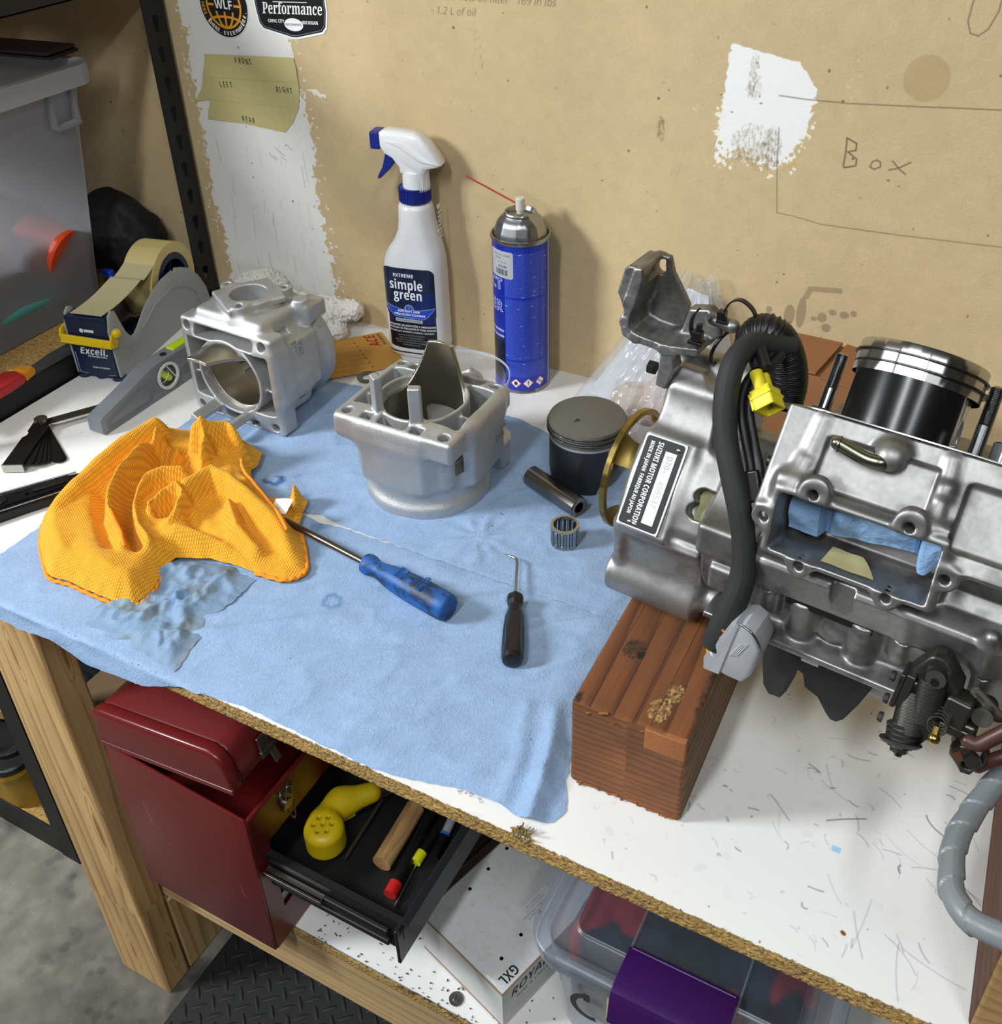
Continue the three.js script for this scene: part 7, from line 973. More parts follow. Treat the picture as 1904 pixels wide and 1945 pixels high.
// ---------- torpedo level ----------
{
  const t = thing('torpedo_level', 'grey plastic torpedo level with round yellow-green vial beside the lying cylinder', 'spirit level', [0.1125, 0, 0.2525], 0);
  const prof = [[-0.108, 0.003], [-0.104, 0], [0.15, 0], [0.15, 0.022], [0.075, 0.0435], [0.045, 0.0465], [-0.03, 0.0465], [-0.06, 0.043], [-0.15, 0.02], [-0.15, 0.0]];   // (back, y)
  const P2 = [[-0.108, 0], [-0.112, 0.004], [-0.111, 0.021], [-0.106, 0.0235], [-0.07, 0.032], [-0.035, 0.0415], [-0.022, 0.0445], [-0.01, 0.0455], [0.06, 0.0455], [0.12, 0.022], [0.12, 0]];
  part(t, 'body', [tr(ext(P2, 0.0225, 0.0016, [circ(-0.001, 0.0232, 0.0172, 40)]), 0, 0, 0, 0, Math.PI / 2)], plastic(0x74797f, 0.45));
  part(t, 'side_rib', [tr(ext([[-0.103, 0.005], [-0.104, 0.017], [-0.045, 0.033], [-0.03, 0.033], [-0.026, 0.026], [-0.03, 0.008], [-0.034, 0.005]], 0.0008, 0.0003, [[[-0.099, 0.0085], [-0.036, 0.0085], [-0.032, 0.025], [-0.036, 0.029], [-0.099, 0.014]]]), 0.0222, 0, 0, 0, Math.PI / 2), ...[0, 1, 2].map(i => box(0.0008, 0.0014, 0.045, 0.0228, 0.014 + i * 0.0045, -0.046, 0.0003))], plastic(0x6a6f75, 0.45));
  part(t, 'vial_ring', tr(lathe([[0.0135, 0], [0.0172, 0], [0.0175, 0.0008], [0.0172, 0.0022], [0.014, 0.0022], [0.0135, 0.001]], 48), 0.0222, 0.0232, 0.001, 0, 0, -Math.PI / 2), plastic(0xd6d6d0, 0.4), 'white vial ring');
  part(t, 'vial_back', tr(cyl(0.0172, 0.0172, 0.006, 40), 0.009, 0.0232, 0.001, 0, 0, Math.PI / 2), plastic(0xa9ac98, 0.5)); part(t, 'vial', [tr(new THREE.CapsuleGeometry(0.0052, 0.014, 8, 20), 0.0185, 0.0232, 0.0025, 0.75, 0, 0)], phys({ color: 0xc4e61e, roughness: 0.15, transmission: 0.2, thickness: 0, clearcoat: 1 }), 'yellow-green vial'); part(t, 'vial_marks', [tr(box(0.0006, 0.024, 0.0012, 0, 0, 0, 0), 0.0238, 0.025, -0.005, 0.5), tr(new THREE.TorusGeometry(0.0054, 0.0004, 6, 24), 0.0185, 0.0205, 0.0065, 0.75 + Math.PI / 2, 0, 0), tr(new THREE.TorusGeometry(0.0054, 0.0004, 6, 24), 0.0185, 0.024, 0.002, 0.75 + Math.PI / 2)], plastic(0xe8e8e4, 0.4));
  part(t, 'top_vial', [box(0.013, 0.004, 0.032, 0.011, 0.0462, -0.036, 0.0015)], plastic(0xb9dc22, 0.2), 'yellow-green top vial'); part(t, 'top_hole_shade', tr(cyl(0.0042, 0.0042, 0.0008, 24), 0.012, 0.0457, -0.008), plastic(0x151515, 0.6));  // near-black disc on the top face stands for the shade in a hole
}
// ---------- feeler gauge, folding knife ----------
{
  const t = thing('feeler_gauge', 'black fanned feeler gauge set with a knurled knob on the white bench corner', 'feeler gauge', [0.059, 0, 0.3845]);
  const st = std({ color: 0x2d2b28, metalness: 0.8, roughness: 0.35 }), leaf = (len, w) => [[-w / 2, 0], [-w / 2, len - w / 2], ...Array.from({ length: 9 }, (_, i) => [-w / 2 * Math.cos(i / 8 * Math.PI), len - w / 2 + w / 2 * Math.sin(i / 8 * Math.PI)]), [w / 2, 0], ...Array.from({ length: 7 }, (_, i) => [w / 2 * Math.cos((i + 1) / 8 * Math.PI), -w / 2 * Math.sin((i + 1) / 8 * Math.PI)])];
  const put = (g, ang, y, rx = 0) => { g.rotateX(Math.PI / 2).translate(0, y, 0); g.rotateY(ang); return g; };   // leaf points to +z, then turns
  const dirTo = (x, z) => Math.atan2(x - 0.059, z - 0.3845);
  part(t, 'case', [put(ext([[-0.0095, -0.008], [-0.0095, 0.018], [-0.007, 0.021], [-0.007, 0.027], [-0.0105, 0.031], [-0.0115, 0.0855], [0.0115, 0.0855], [0.0105, 0.02], [0.0095, -0.008]], 0.0012, 0.0003), dirTo(0.0975, 0.458), 0.0105), put(ext([[-0.0115, 0.0845], [-0.0115, 0.0858], [0.0115, 0.0858], [0.0115, 0.0845]], 0.0095, 0.0003), dirTo(0.0975, 0.458), 0.0105)], st);
  part(t, 'end_cap', put(ext([[-0.0117, 0.084], [-0.0117, 0.0862], [0.0117, 0.0862], [0.0117, 0.084]], 0.0098, 0.0003), dirTo(0.0975, 0.458), 0.0108), metal(0xb5b3ae, 0.25), 'bright bent end');
  for (const [x, z, len, y] of [[0.112, 0.452, 0.083, 0.0085], [0.119, 0.449, 0.083, 0.0072], [0.124, 0.446, 0.082, 0.006], [0.1285, 0.4425, 0.081, 0.0048], [0.142, 0.4325, 0.083, 0.0035], [0.1445, 0.4295, 0.083, 0.0022]]) part(t, 'leaf', put(ext(leaf(len, 0.0127), 0.0007, 0.0001), dirTo(x, z), y), st);
  part(t, 'leaf', put(ext(leaf(0.083, 0.0127), 0.0012, 0.0002), dirTo(0.098, 0.323), 0.0098), std({ color: 0x5c5446, metalness: 0.85, roughness: 0.35 }), 'long leaf swung out under the level');
  const kn = [cyl(0.0068, 0.0068, 0.0055, 36).translate(0, 0.0135, 0)]; for (let i = 0; i < 28; i++) { const a = i / 28 * 6.283; kn.push(tr(box(0.0008, 0.0052, 0.0009, 0, 0, 0, 0.0001, 1), 0.0069 * Math.sin(a), 0.0135, 0.0069 * Math.cos(a), 0, a)); }
  part(t, 'knob', kn, metal(0x8b8578, 0.3), 'knurled knob'); part(t, 'rivet', cyl(0.0045, 0.0045, 0.0108, 20).translate(0, 0.0058, 0), st);
  const k = thing('utility_knife', 'black folding utility knife at the left edge of the bench', 'knife', [0.19, 0, 0.4445]);
  k.rotation.y = Math.atan2(0.145 - 0.19, 0.514 - 0.4445);       // +z runs away from the tip
  const bk = std({ color: 0x1b1b1c, metalness: 0.6, roughness: 0.3 }), lay = (pts, th, y, b = 0.001, holes = []) => tr(ext(pts, th, b, holes), 0, y + th, 0, Math.PI / 2);
  part(k, 'handle', [lay([[-0.012, 0.0], [0.013, 0.002], [0.0165, 0.02], [0.0185, 0.06], [0.022, 0.1], [0.019, 0.13], [-0.014, 0.13], [-0.0165, 0.07], [-0.015, 0.02]], 0.012, 0.001, 0.0022)], bk);
  part(k, 'scale', [lay([[-0.005, 0.006], [0.0065, 0.008], [0.009, 0.03], [0.011, 0.06], [0.013, 0.1], [0.011, 0.125], [-0.0065, 0.125], [-0.008, 0.07], [-0.007, 0.02]], 0.0022, 0.0125, 0.0008, [circ(0.003, 0.055, 0.0022, 16), circ(-0.001, 0.04, 0.0016, 16)])], bk);
  part(k, 'edge_strip', [rod([-0.0135, 0.0132, 0.004], [-0.0155, 0.0132, 0.1], 0.0009), rod([0.0135, 0.0132, 0.01], [0.0185, 0.0132, 0.1], 0.0009)], metal(0xa9a9a9, 0.25), 'bright steel edge'); part(k, 'thumb_stud', lathe([[0, 0], [0.0062, 0], [0.0066, 0.0014], [0.005, 0.003], [0, 0.0034]], 28).translate(0.001, 0.0142, 0.082), plastic(0x0c0c0d, 0.4)); part(k, 'clip', lay([[-0.0035, 0.012], [0.003, 0.012], [0.0035, 0.05], [-0.003, 0.05]], 0.0012, 0.015, 0.0004), metal(0x5a5a5a, 0.35));
}

// ---------- rubber mat on the floor ----------
{
  const X0 = 0.273, X1 = 1.5, Z0 = 0.3, Z1 = 1.5, rub = std({ color: 0x141414, roughness: 0.55, bumpMap: grainTex, bumpScale: 0.0001 });
  const t = thing('floor_mat', 'black rubber mat with raised lozenges on the concrete beneath the bench shelf', 'floor mat', [0, -H, 0]);
  part(t, 'mat_base', span(X0, X1, 0, 0.005, Z0, Z1, 0.002), rub);
  const loz = new THREE.SphereGeometry(1, 14, 6, 0, 6.2832, 0, 1.35).scale(0.0118, 0.0022, 0.0032).translate(0, 0.0044, 0), p = 0.026, far = [], cam = new THREE.Vector3(); let n = 0;
  for (let i = 0; i < 47; i++) for (let j = 0; j < 46; j++) for (const k of [0, 1]) {
    const x = X0 + 0.014 + (i + k * 0.5) * p, z = Z0 + 0.014 + (j + k * 0.5) * p; if (x > X1 - 0.012 || z > Z1 - 0.012) continue;
    cam.set(x, 0.005, z).project(camera); const shown = cam.x > -1.02 && cam.x < 0.1 && cam.y > -1.02 && z > 0.46 && x < 0.82 && n < 285, a = k ? 0.785 : -0.785;
    if (shown) { const m = part(t, 'lozenge', loz, rub); m.position.set(x, 0, z); m.rotation.y = a; n++; } else if (z < 1.0 && x < 1.1) far.push(loz.clone().rotateY(a).translate(x, 0, z));
  }
  const s = part(t, 'far_lozenges', merge(far), rub); s.userData.kind = 'stuff';
}
// second board of the front leg, under the rail
part(bench, 'leg_brace', boxUV(box(0.0875, 0.157, 0.089, 0.2087, -0.6505, 0.506, 0.003)), pineMat);
for (const [x, z] of [[0.6796, 0.536], [0.5935, 0.4966]]) part(bench, 'screw', [cyl(0.0078, 0.0078, 0.0012, 28).translate(x, SHY + 0.0008, z), lathe([[0, 0.0035], [0.0035, 0.003], [0.0042, 0.0012], [0.0042, 0]], 24).translate(x, SHY + 0.001, z), box(0.0045, 0.0006, 0.0011, x, SHY + 0.0046, z, 0), box(0.0011, 0.0006, 0.0045, x, SHY + 0.0046, z, 0)], metal(0x8a8780, 0.35));
{
  const r = rng(14), g = []; for (let i = 0; i < 150; i++) { const x = 0.5 + r() * 0.36, z = SHZ - 0.003 - r() * r() * 0.09; g.push(tr(new THREE.BoxGeometry(0.0008 + r() * 0.0022, 0.0006, 0.0006 + r() * 0.001), x, SHY + 0.0008, z, 0, r() * 3, 0)); }
  for (let i = 0; i < 40; i++) { const x = lerp(0.6, 0.86, r()); g.push(tr(new THREE.BoxGeometry(0.002 + r() * 0.004, 0.0012, 0.0014), x, SHY + 0.0006, SHZ - 0.004 + r() * 0.003, r(), r(), r())); }
  const s = single('wood_debris', 'dark crumbs and chips scattered along the front edge of the lower shelf', 'debris', merge(g), std({ color: 0x4a4234, roughness: 0.95 })); s.userData.kind = 'stuff';
}

// ---------- red tool box with its drawer open ----------
{
  const Z1 = 0.583, Z0 = 0.13, X0 = 0.2855, X1 = 0.4745, Y0 = SHY + 0.0006;
  const red = phys({ color: 0x600e10, roughness: 0.38, clearcoat: 0.4, clearcoatRoughness: 0.25, bumpMap: blotchTex, bumpScale: 0.00008 }), blk = plastic(0x101012, 0.5), zinc = metal(0x9a948a, 0.32);
  const t = thing('toolbox', 'red steel toolbox with slightly raised lid and open drawer beneath the bench', 'toolbox', [0, 0, 0]);
  const scr = canvasTex(1024, 1024, (c, w, h) => { const r = rng(19); c.fillStyle = '#600e10'; c.fillRect(0, 0, w, h); for (let i = 0; i < 500; i++) { c.fillStyle = `rgba(${r() > 0.5 ? '120,20,22' : '60,10,12'},${r() * 0.05})`; c.beginPath(); c.ellipse(r() * w, r() * h, 4 + r() * 60, 4 + r() * 40, r() * 3, 0, 6.3); c.fill(); } c.strokeStyle = 'rgba(214,120,110,.85)'; c.lineWidth = 3; for (const q of [[200, 330, 226, 440], [226, 440, 215, 470], [820, 600, 840, 690]]) { c.beginPath(); c.moveTo(q[0], q[1]); c.lineTo(q[2], q[3]); c.stroke(); } c.lineWidth = 1.6; c.strokeStyle = 'rgba(190,80,74,.6)'; c.beginPath(); c.moveTo(300, 520); c.quadraticCurveTo(250, 600, 330, 690); c.moveTo(420, 470); c.lineTo(560, 540); c.stroke(); for (let i = 0; i < 22; i++) { c.fillStyle = 'rgba(226,190,180,.8)'; c.fillRect(r() * w, r() * h, 2 + r() * 3, 2 + r() * 2); } });
  const redS = phys({ map: scr, roughness: 0.38, clearcoat: 0.4, clearcoatRoughness: 0.25 });
  const endP = [[X0, Y0], [X1, Y0], [0.4785, -0.2265], [0.4765, -0.2225], [0.296, -0.2095], [0.2925, -0.2125], [0.2885, -0.28]];
  const eg = ext(endP, 0.0035, 0.0012), EP = eg.attributes.position, eu = eg.attributes.uv; for (let i = 0; i < EP.count; i++) eu.setXY(i, (EP.getX(i) - X0) / 0.2, (EP.getY(i) - Y0) / 0.25);
  part(t, 'end_panel', eg.translate(0, 0, Z1 - 0.0035), redS); part(t, 'end_panel', ext(endP, 0.0035, 0.0012).translate(0, 0, Z0), red);
  part(t, 'shell', [span(X0, X0 + 0.002, Y0, -0.2125, Z0, Z1 - 0.003, 0.0008), span(X0, X1, Y0, Y0 + 0.002, Z0, Z1 - 0.003, 0.0008), span(X0, X1 - 0.004, -0.287, -0.285, Z0, Z1 - 0.003, 0.0008), tr(box(0.002, 0.062, Z1 - Z0 - 0.006, 0, 0, 0, 0.0008), 0.4772, -0.256, (Z0 + Z1) / 2, 0, 0, -0.06), span(0.4735, 0.476, Y0, Y0 + 0.05, Z0, Z1 - 0.003, 0.0008), span(0.4735, 0.4765, Y0 + 0.04, -0.28, Z1 - 0.026, Z1 - 0.003, 0.0008), tr(rod([0.4775, -0.2265, Z0 + 0.003], [0.4775, -0.2265, Z1 - 0.002], 0.0028), 0, 0, 0)], red);
  part(t, 'drawer_well', [span(X0 + 0.004, 0.472, Y0 + 0.045, Y0 + 0.047, Z0 + 0.01, Z1 - 0.005, 0.0005), span(0.3, 0.302, Y0 + 0.045, -0.288, Z0 + 0.01, Z1 - 0.005, 0.0005)], blk);
  // lid, hinged on the left and slightly raised
  const lid = new THREE.Group(); lid.name = 'lid'; t.add(lid); lid.position.set(0.29, -0.2065, 0); lid.rotation.z = 0.145;
  const lp = [[-0.001, 0.0], [0.186, 0.0], [0.189, 0.012], [0.186, 0.034], [0.18, 0.0445], [0.168, 0.05], [0.022, 0.05], [0.008, 0.047], [0.001, 0.038]];
  part(lid, 'lid_shell', [ext(lp, 0.016, 0.004, [], 3).translate(0, 0, Z1 - 0.0155), ext(lp.map(([x, y]) => [x * 0.985 + 0.0012, y * 0.97]), Z1 - Z0 - 0.03, 0.003, [], 2).translate(0, 0, Z0 + 0.016), ext(lp, 0.016, 0.004, [], 3).translate(0, 0, Z0)], red);
  part(lid, 'lid_hem', span(0.0, 0.187, -0.0025, 0.0035, Z1 - 0.002, Z1 + 0.0015, 0.001), red);
  part(lid, 'hasp', [tr(box(0.0022, 0.022, 0.014, 0, 0, 0, 0.0008), 0.1895, 0.02, 0.534), tr(box(0.0045, 0.008, 0.02, 0, 0, 0, 0.0012), 0.192, 0.012, 0.534), tr(box(0.003, 0.016, 0.009, 0, 0, 0, 0.001), 0.1935, 0.001, 0.528, 0, 0, 0.3)], zinc);
  const la = new THREE.Group(); la.name = 'latch'; t.add(la); la.position.set(0.4792, -0.252, 0.524);
  part(la, 'latch_plate', [box(0.0022, 0.034, 0.017, 0, 0, 0, 0.001), box(0.0035, 0.012, 0.022, 0.0012, 0.007, 0, 0.001), tr(cyl(0.006, 0.006, 0.004, 20), 0.003, -0.004, 0.004, 0, 0, Math.PI / 2)], zinc); part(la, 'latch_bail', [capTube([[0.004, 0.004, 0.006], [0.007, 0.018, 0.0065], [0.007, 0.024, 0.002], [0.007, 0.018, -0.0035], [0.004, 0.004, -0.004]], 0.0011, 40, 8), capTube([[0.003, -0.008, 0.006], [0.007, -0.024, 0.004], [0.006, -0.03, 0.0], [0.004, -0.022, -0.004], [0.003, -0.008, -0.006]], 0.0009, 40, 8)], zinc);
  // drawer pulled out along +x
  const dw = new THREE.Group(); dw.name = 'drawer'; t.add(dw); const y1 = -0.3, y0 = -0.345, za = 0.17, zb = 0.566;
  part(dw, 'drawer_tray', [span(0.36, 0.642, y0, y0 + 0.0015, za, zb, 0.0005), span(0.36, 0.642, y0, y1, zb - 0.0015, zb, 0.0005), span(0.36, 0.642, y0, y1, za, za + 0.0015, 0.0005), span(0.36, 0.642, y1 - 0.0015, y1, zb - 0.009, zb, 0.0005), span(0.36, 0.3615, y0, y1, za, zb, 0.0005)], blk);
  part(dw, 'drawer_front', [span(0.642, 0.646, y0 - 0.004, y1 + 0.006, za - 0.006, zb + 0.011, 0.0015), tr(box(0.007, 0.0015, zb - za, 0, 0, 0, 0.0005), 0.6475, y1 + 0.004, (za + zb) / 2, 0, 0, -0.4), tr(box(0.0015, 0.014, zb - za + 0.01, 0, 0, 0, 0.0005), 0.649, y1 - 0.004, (za + zb) / 2)], std({ color: 0x2a2b2e, roughness: 0.35, metalness: 0.4 }));
  part(dw, 'drawer_slide', [span(0.482, 0.63, y1 - 0.022, y1 - 0.012, zb + 0.0005, zb + 0.0065, 0.002), span(0.482, 0.63, y1 - 0.037, y1 - 0.029, zb + 0.0005, zb + 0.0065, 0.002)], blk, 'black drawer slide');
  part(dw, 'slide_rail', [span(0.48, 0.553, y1 - 0.02, y1 - 0.0115, zb + 0.0072, zb + 0.0105, 0.001), span(0.48, 0.553, y1 - 0.0125, y1 - 0.0115, zb + 0.002, zb + 0.012, 0.0004)], zinc, 'bright steel slide rail');
  part(t, 'slide_bracket', [span(0.455, 0.47, -0.425, -0.33, 0.553, 0.556, 0.0005), tr(box(0.004, 0.012, 0.09, 0, 0, 0, 0.001), 0.4705, -0.36, 0.51, 0.5), tr(box(0.004, 0.016, 0.08, 0, 0, 0, 0.001), 0.4705, -0.392, 0.515, 0.1)], zinc);
  // things in the drawer
  const yb = y0 + 0.0015, put = (g, n, l, c, m) => single(n, l, c, g, m);
  const ytool = thing('yellow_tool', 'bulbous yellow plastic tool with seven holes in the open drawer', 'tool', [0.506, yb + 0.001, 0.507]);
  const yl = plastic(0xd4b512, 0.4);
  const capH = [[0, 0], ...Array.from({ length: 6 }, (_, i) => [0.0098 * Math.cos(i * 1.047 + 0.5), 0.0098 * Math.sin(i * 1.047 + 0.5)])];
  part(ytool, 'tool_body', sdfMesh(SUB(0.001, U(0.012, (x, y, z) => Math.hypot(Math.max(Math.hypot(x, z) - 0.0125, 0), Math.max(Math.abs(y - 0.0205) - 0.0095, 0)) - 0.0095, sCap([-0.014, 0.02, -0.014], [-0.009, 0.02, -0.042], 0.0145, 0.015), sCap([-0.009, 0.02, -0.042], [0.014, 0.021, -0.068], 0.015, 0.0115)), ...capH.map(([a, b]) => sCyl(1, 0.034, 0.06, a, b, 0.0022))), [-0.034, -0.003, -0.088], [0.034, 0.048, 0.03], 0.0014), yl);
  part(ytool, 'hole_insert', capH.map(([a, b]) => cyl(0.002, 0.002, 0.001, 14).translate(a, 0.0352, b)), plastic(0x8a6a30, 0.6)); part(ytool, 'shank', [rod([0.016, 0.021, -0.07], [0.024, 0.017, -0.082], 0.005), rod([0.024, 0.017, -0.082], [0.038, 0.012, -0.106], 0.0034)], plastic(0x2a2723, 0.5));
  const stick = (n, l, c, a, b, bits) => { const q = thing(n, l, c, [0, 0, 0]); for (const [pn, s0, s1, r, m, lab] of bits) part(q, pn, [rod(a.map((v, i) => lerp(v, b[i], s0)), a.map((v, i) => lerp(v, b[i], s1)), r, r, 18)], m, lab); };
  const dk = plastic(0x0e0e10, 0.4), stl = metal(0x77736c, 0.35), dy = yb + 0.007;
  stick('marker', 'black pen with a bright yellow cap beside the yellow tool in the drawer', 'marker', [0.499, dy, 0.476], [0.565, dy, 0.36], [['cap', 0, 0.14, 0.0058, plastic(0xd6d41c, 0.4), 'yellow cap'], ['barrel', 0.14, 1, 0.0055, dk]]);
  stick('needle_file', 'thin dark pointed file lying diagonally in the drawer between yellow tool and wooden handle', 'file', [0.5327, dy - 0.004, 0.512], [0.5285, dy, 0.432], [['tang', 0.02, 1, 0.0022, std({ color: 0x4a4037, roughness: 0.5, metalness: 0.6 })], ['file_tip', 0, 0.08, 0.0014, std({ color: 0x4a4037, roughness: 0.5, metalness: 0.6 })]]);
  stick('wood_handled_file', 'file with a round pale wooden handle in the drawer', 'file', [0.5745, dy + 0.004, 0.502], [0.5665, dy + 0.004, 0.38], [['wood_handle', 0, 0.62, 0.0108, std({ map: woodTex(61, [190, 150, 98], [140, 100, 58], { rings: 3, size: 0, w: 128, h: 256 }), roughness: 0.6 }), 'pale wooden handle'], ['ferrule', 0.62, 0.7, 0.008, plastic(0x2a2018, 0.5)], ['file_blade', 0.7, 1, 0.004, stl]]);
  stick('marker', 'black marker with a red end cap near the drawer front', 'marker', [0.6005, dy, 0.526], [0.584, dy, 0.39], [['cap', 0, 0.105, 0.0072, plastic(0xb41a1a, 0.4), 'red end cap'], ['barrel', 0.105, 1, 0.0068, dk]]);
  stick('marker', 'black marker with a yellow end cap behind the pale wooden handle', 'marker', [0.6045, dy, 0.482], [0.6015, dy, 0.37], [['cap', 0, 0.12, 0.0058, plastic(0xd6d41c, 0.4), 'yellow end cap'], ['barrel', 0.12, 1, 0.0055, dk]]);
  stick('marking_pen', 'dark pen with a pale grey tip section at the right side of the drawer', 'pen', [0.6195, dy, 0.47], [0.6085, dy, 0.395], [['barrel', 0, 0.38, 0.0062, dk], ['band', 0.38, 0.43, 0.0058, plastic(0x3a6ad0, 0.4)], ['grip', 0.43, 0.95, 0.005, plastic(0xa9aeb4, 0.4), 'pale grey grip']]);
  stick('thin_rod', 'thin pale metal rod lying across the drawer beside the red capped marker', 'rod', [0.6105, dy - 0.004, 0.533], [0.592, dy - 0.003, 0.37], [['rod_shaft', 0, 1, 0.0014, metal(0xb9b7b2, 0.3)]]);
  single('paper_towel_scrap', 'small scrap of blue paper towel at the back of the drawer', 'towel', grid(10, 8, (u, v) => [lerp(0.49, 0.53, u), yb + 0.004 + 0.006 * n3(u * 4, v * 4, 2), lerp(0.36, 0.405, v)]), std({ color: 0x6f98c4, roughness: 0.9, side: THREE.DoubleSide }));
}

// ---------- white carton of wire, brown carton beside it ----------
{
  const t = thing('wire_carton', 'scuffed white cardboard carton printed GXL with punched holes on the lower shelf', 'carton', [0.62, SHY + 0.0006, 0.503], -0.29);
  // local: x along the front edge, -z to the back
  const W = 0.1225, D = 0.19, Hh = 0.062;
  const topT = canvasTex(1536, 990, (c, w, h) => {   // canvas x -> local z from back to front, canvas up -> local +x
    const r = rng(23); c.fillStyle = '#c9c8c6'; c.fillRect(0, 0, w, h); for (let i = 0; i < 900; i++) { c.fillStyle = `rgba(${r() > 0.45 ? '90,88,86' : '235,235,235'},${r() * 0.06})`; c.beginPath(); c.ellipse(r() * w, r() * h, 3 + r() * 50, 3 + r() * 26, r() * 3, 0, 6.3); c.fill(); }
    for (let i = 0; i < 200; i++) { c.fillStyle = `rgba(30,30,30,${r() * 0.4})`; c.fillRect(w * 0.78 + r() * w * 0.2, r() * h * 0.6, 1 + r() * 5, 1 + r() * 3); }
    c.fillStyle = '#121214'; c.font = 'bold 118px sans-serif'; c.textAlign = 'center'; c.fillText('GXL', w * 0.895, 118, 190);
    c.save(); c.translate(w * 0.5, h * 0.28); c.fillStyle = 'rgba(214,213,211,.9)'; c.fillRect(-190, -90, 380, 220); c.fillStyle = '#5a5a5c'; c.font = '40px sans-serif'; c.fillText('Remington', 20, -42); c.font = '18px sans-serif'; c.fillText('Industries', 20, -18); c.font = '27px sans-serif'; c.fillText('18 AWG Hookup Wire Kit', 0, 22, 350); c.fillText('GXL Primary Wire • 19/30 Stranded', 0, 52, 360); c.font = '20px sans-serif'; c.fillText('Temperature: -40° to +125°', 0, 82, 340); c.fillText('Wire Diameter: 0.082"', 0, 108, 320); c.restore();
    c.strokeStyle = 'rgba(120,118,114,.8)'; c.lineWidth = 3; c.beginPath(); c.arc(w * 0.87, h * 0.86, 16, 0, 6.3); c.stroke(); c.strokeStyle = 'rgba(240,240,240,.9)'; for (let i = 0; i < 14; i++) { c.beginPath(); c.moveTo(w * 0.97 + r() * 30, h * (0.03 + r() * 0.2)); c.lineTo(w * 0.97 + r() * 30, h * (0.03 + r() * 0.2)); c.stroke(); }
  });
  const holes = [[0.0405, -0.0395], [0.0485, -0.068], [0.056, -0.0965], [0.035, -0.01], [0.1205, -0.028 - 0.0], [0.11, 0]].slice(0, 4);
  const loc = (x, z) => { const dx = x - 0.62, dz = z - 0.503, c = Math.cos(0.29), s = Math.sin(0.29); return [dx * c + dz * s, -dx * s + dz * c]; };
  const HL = [[0.6516, 0.4522], [0.658, 0.4217], [0.6643, 0.3896], [0.7319, 0.4411], [0.7254, 0.4729], [0.7192, 0.5049]].map(([x, z]) => loc(x, z)).map(([x, z]) => circ(x, z, 0.0021, 14));
  const board = std({ color: 0xc6c5c3, roughness: 0.7 }), raw = plastic(0x8b7355, 0.9);
  const tg = new THREE.ShapeGeometry(shape([[0, -D], [W, -D], [W, 0], [0, 0]], HL)).rotateX(Math.PI / 2), TP = tg.attributes.position, tu = tg.attributes.uv; for (let i = 0; i < TP.count; i++) tu.setXY(i, (TP.getZ(i) + D) / D, TP.getX(i) / W);
  tg.translate(0, Hh, 0); part(t, 'top_panel', tg, std({ map: topT, roughness: 0.65, side: THREE.DoubleSide }));
  const dent = (x0, z0, x1, z1, n, bow) => { const g = grid(24, 8, (u, v) => [lerp(x0, x1, u), v * Hh, lerp(z0, z1, u)]); const P = g.attributes.position; for (let i = 0; i < P.count; i++) { const u = (i % 25) / 24, v = Math.floor(i / 25) / 8, k = bow * Math.sin(u * Math.PI) * Math.sin(v * Math.PI) * (0.6 + 0.4 * n3(u * 4, v * 3, 2)); P.setX(i, P.getX(i) + n[0] * k); P.setZ(i, P.getZ(i) + n[1] * k); } g.computeVertexNormals(); return g; };
  part(t, 'front_panel', dent(0, 0, W, 0, [0, 1], -0.002), board); part(t, 'side_panel', dent(0, -D, 0, 0, [-1, 0], 0.0015), board); part(t, 'back_panel', dent(W, -D, 0, -D, [0, -1], 0.001), board);
  const sideT = canvasTex(1024, 334, (c, w, h) => { c.fillStyle = '#c3c2c0'; c.fillRect(0, 0, w, h); c.fillStyle = '#1c1c1e'; c.font = 'italic bold 96px sans-serif'; c.fillText('ROYAL', 60, 120); c.font = '40px sans-serif'; c.fillText('WIRE & CABLE', 110, 178); c.lineWidth = 3; c.strokeStyle = '#444'; for (const y of [225, 255, 285]) { c.beginPath(); c.moveTo(60, y); c.lineTo(560, y); c.stroke(); } });
  const rg = dent(W, 0, W, -D, [1, 0], 0.001); part(t, 'side_panel', rg, std({ map: sideT, roughness: 0.7 }));
  part(t, 'worn_edge', [rod([0, Hh, 0], [W, Hh, 0], 0.0009), rod([0, 0.0009, 0], [W, 0.0009, 0], 0.0009), rod([0, Hh, 0], [0, Hh, -D], 0.0007), rod([W, Hh, 0], [W, Hh, -D], 0.0007)], raw, 'worn brown cardboard edge');
  part(t, 'inside', span(0.004, W - 0.004, 0.002, Hh - 0.012, -D + 0.004, -0.004, 0.001), plastic(0x1a1714, 0.9));  // dark filler block makes the punched holes look dark
  const b = thing('brown_carton', 'dark brown cardboard carton beneath the open drawer beside the white carton', 'carton', [0.575, SHY + 0.0006, 0.36], -0.29); part(b, 'carton_body', box(0.085, 0.068, 0.16, 0, 0.034, 0, 0.001), plastic(0x3f2f22, 0.85)); part(b, 'flap', tr(box(0.002, 0.06, 0.15, 0, 0, 0, 0.0006), 0.046, 0.068, 0, 0, 0, -0.5), plastic(0x4d3a2a, 0.85));
}

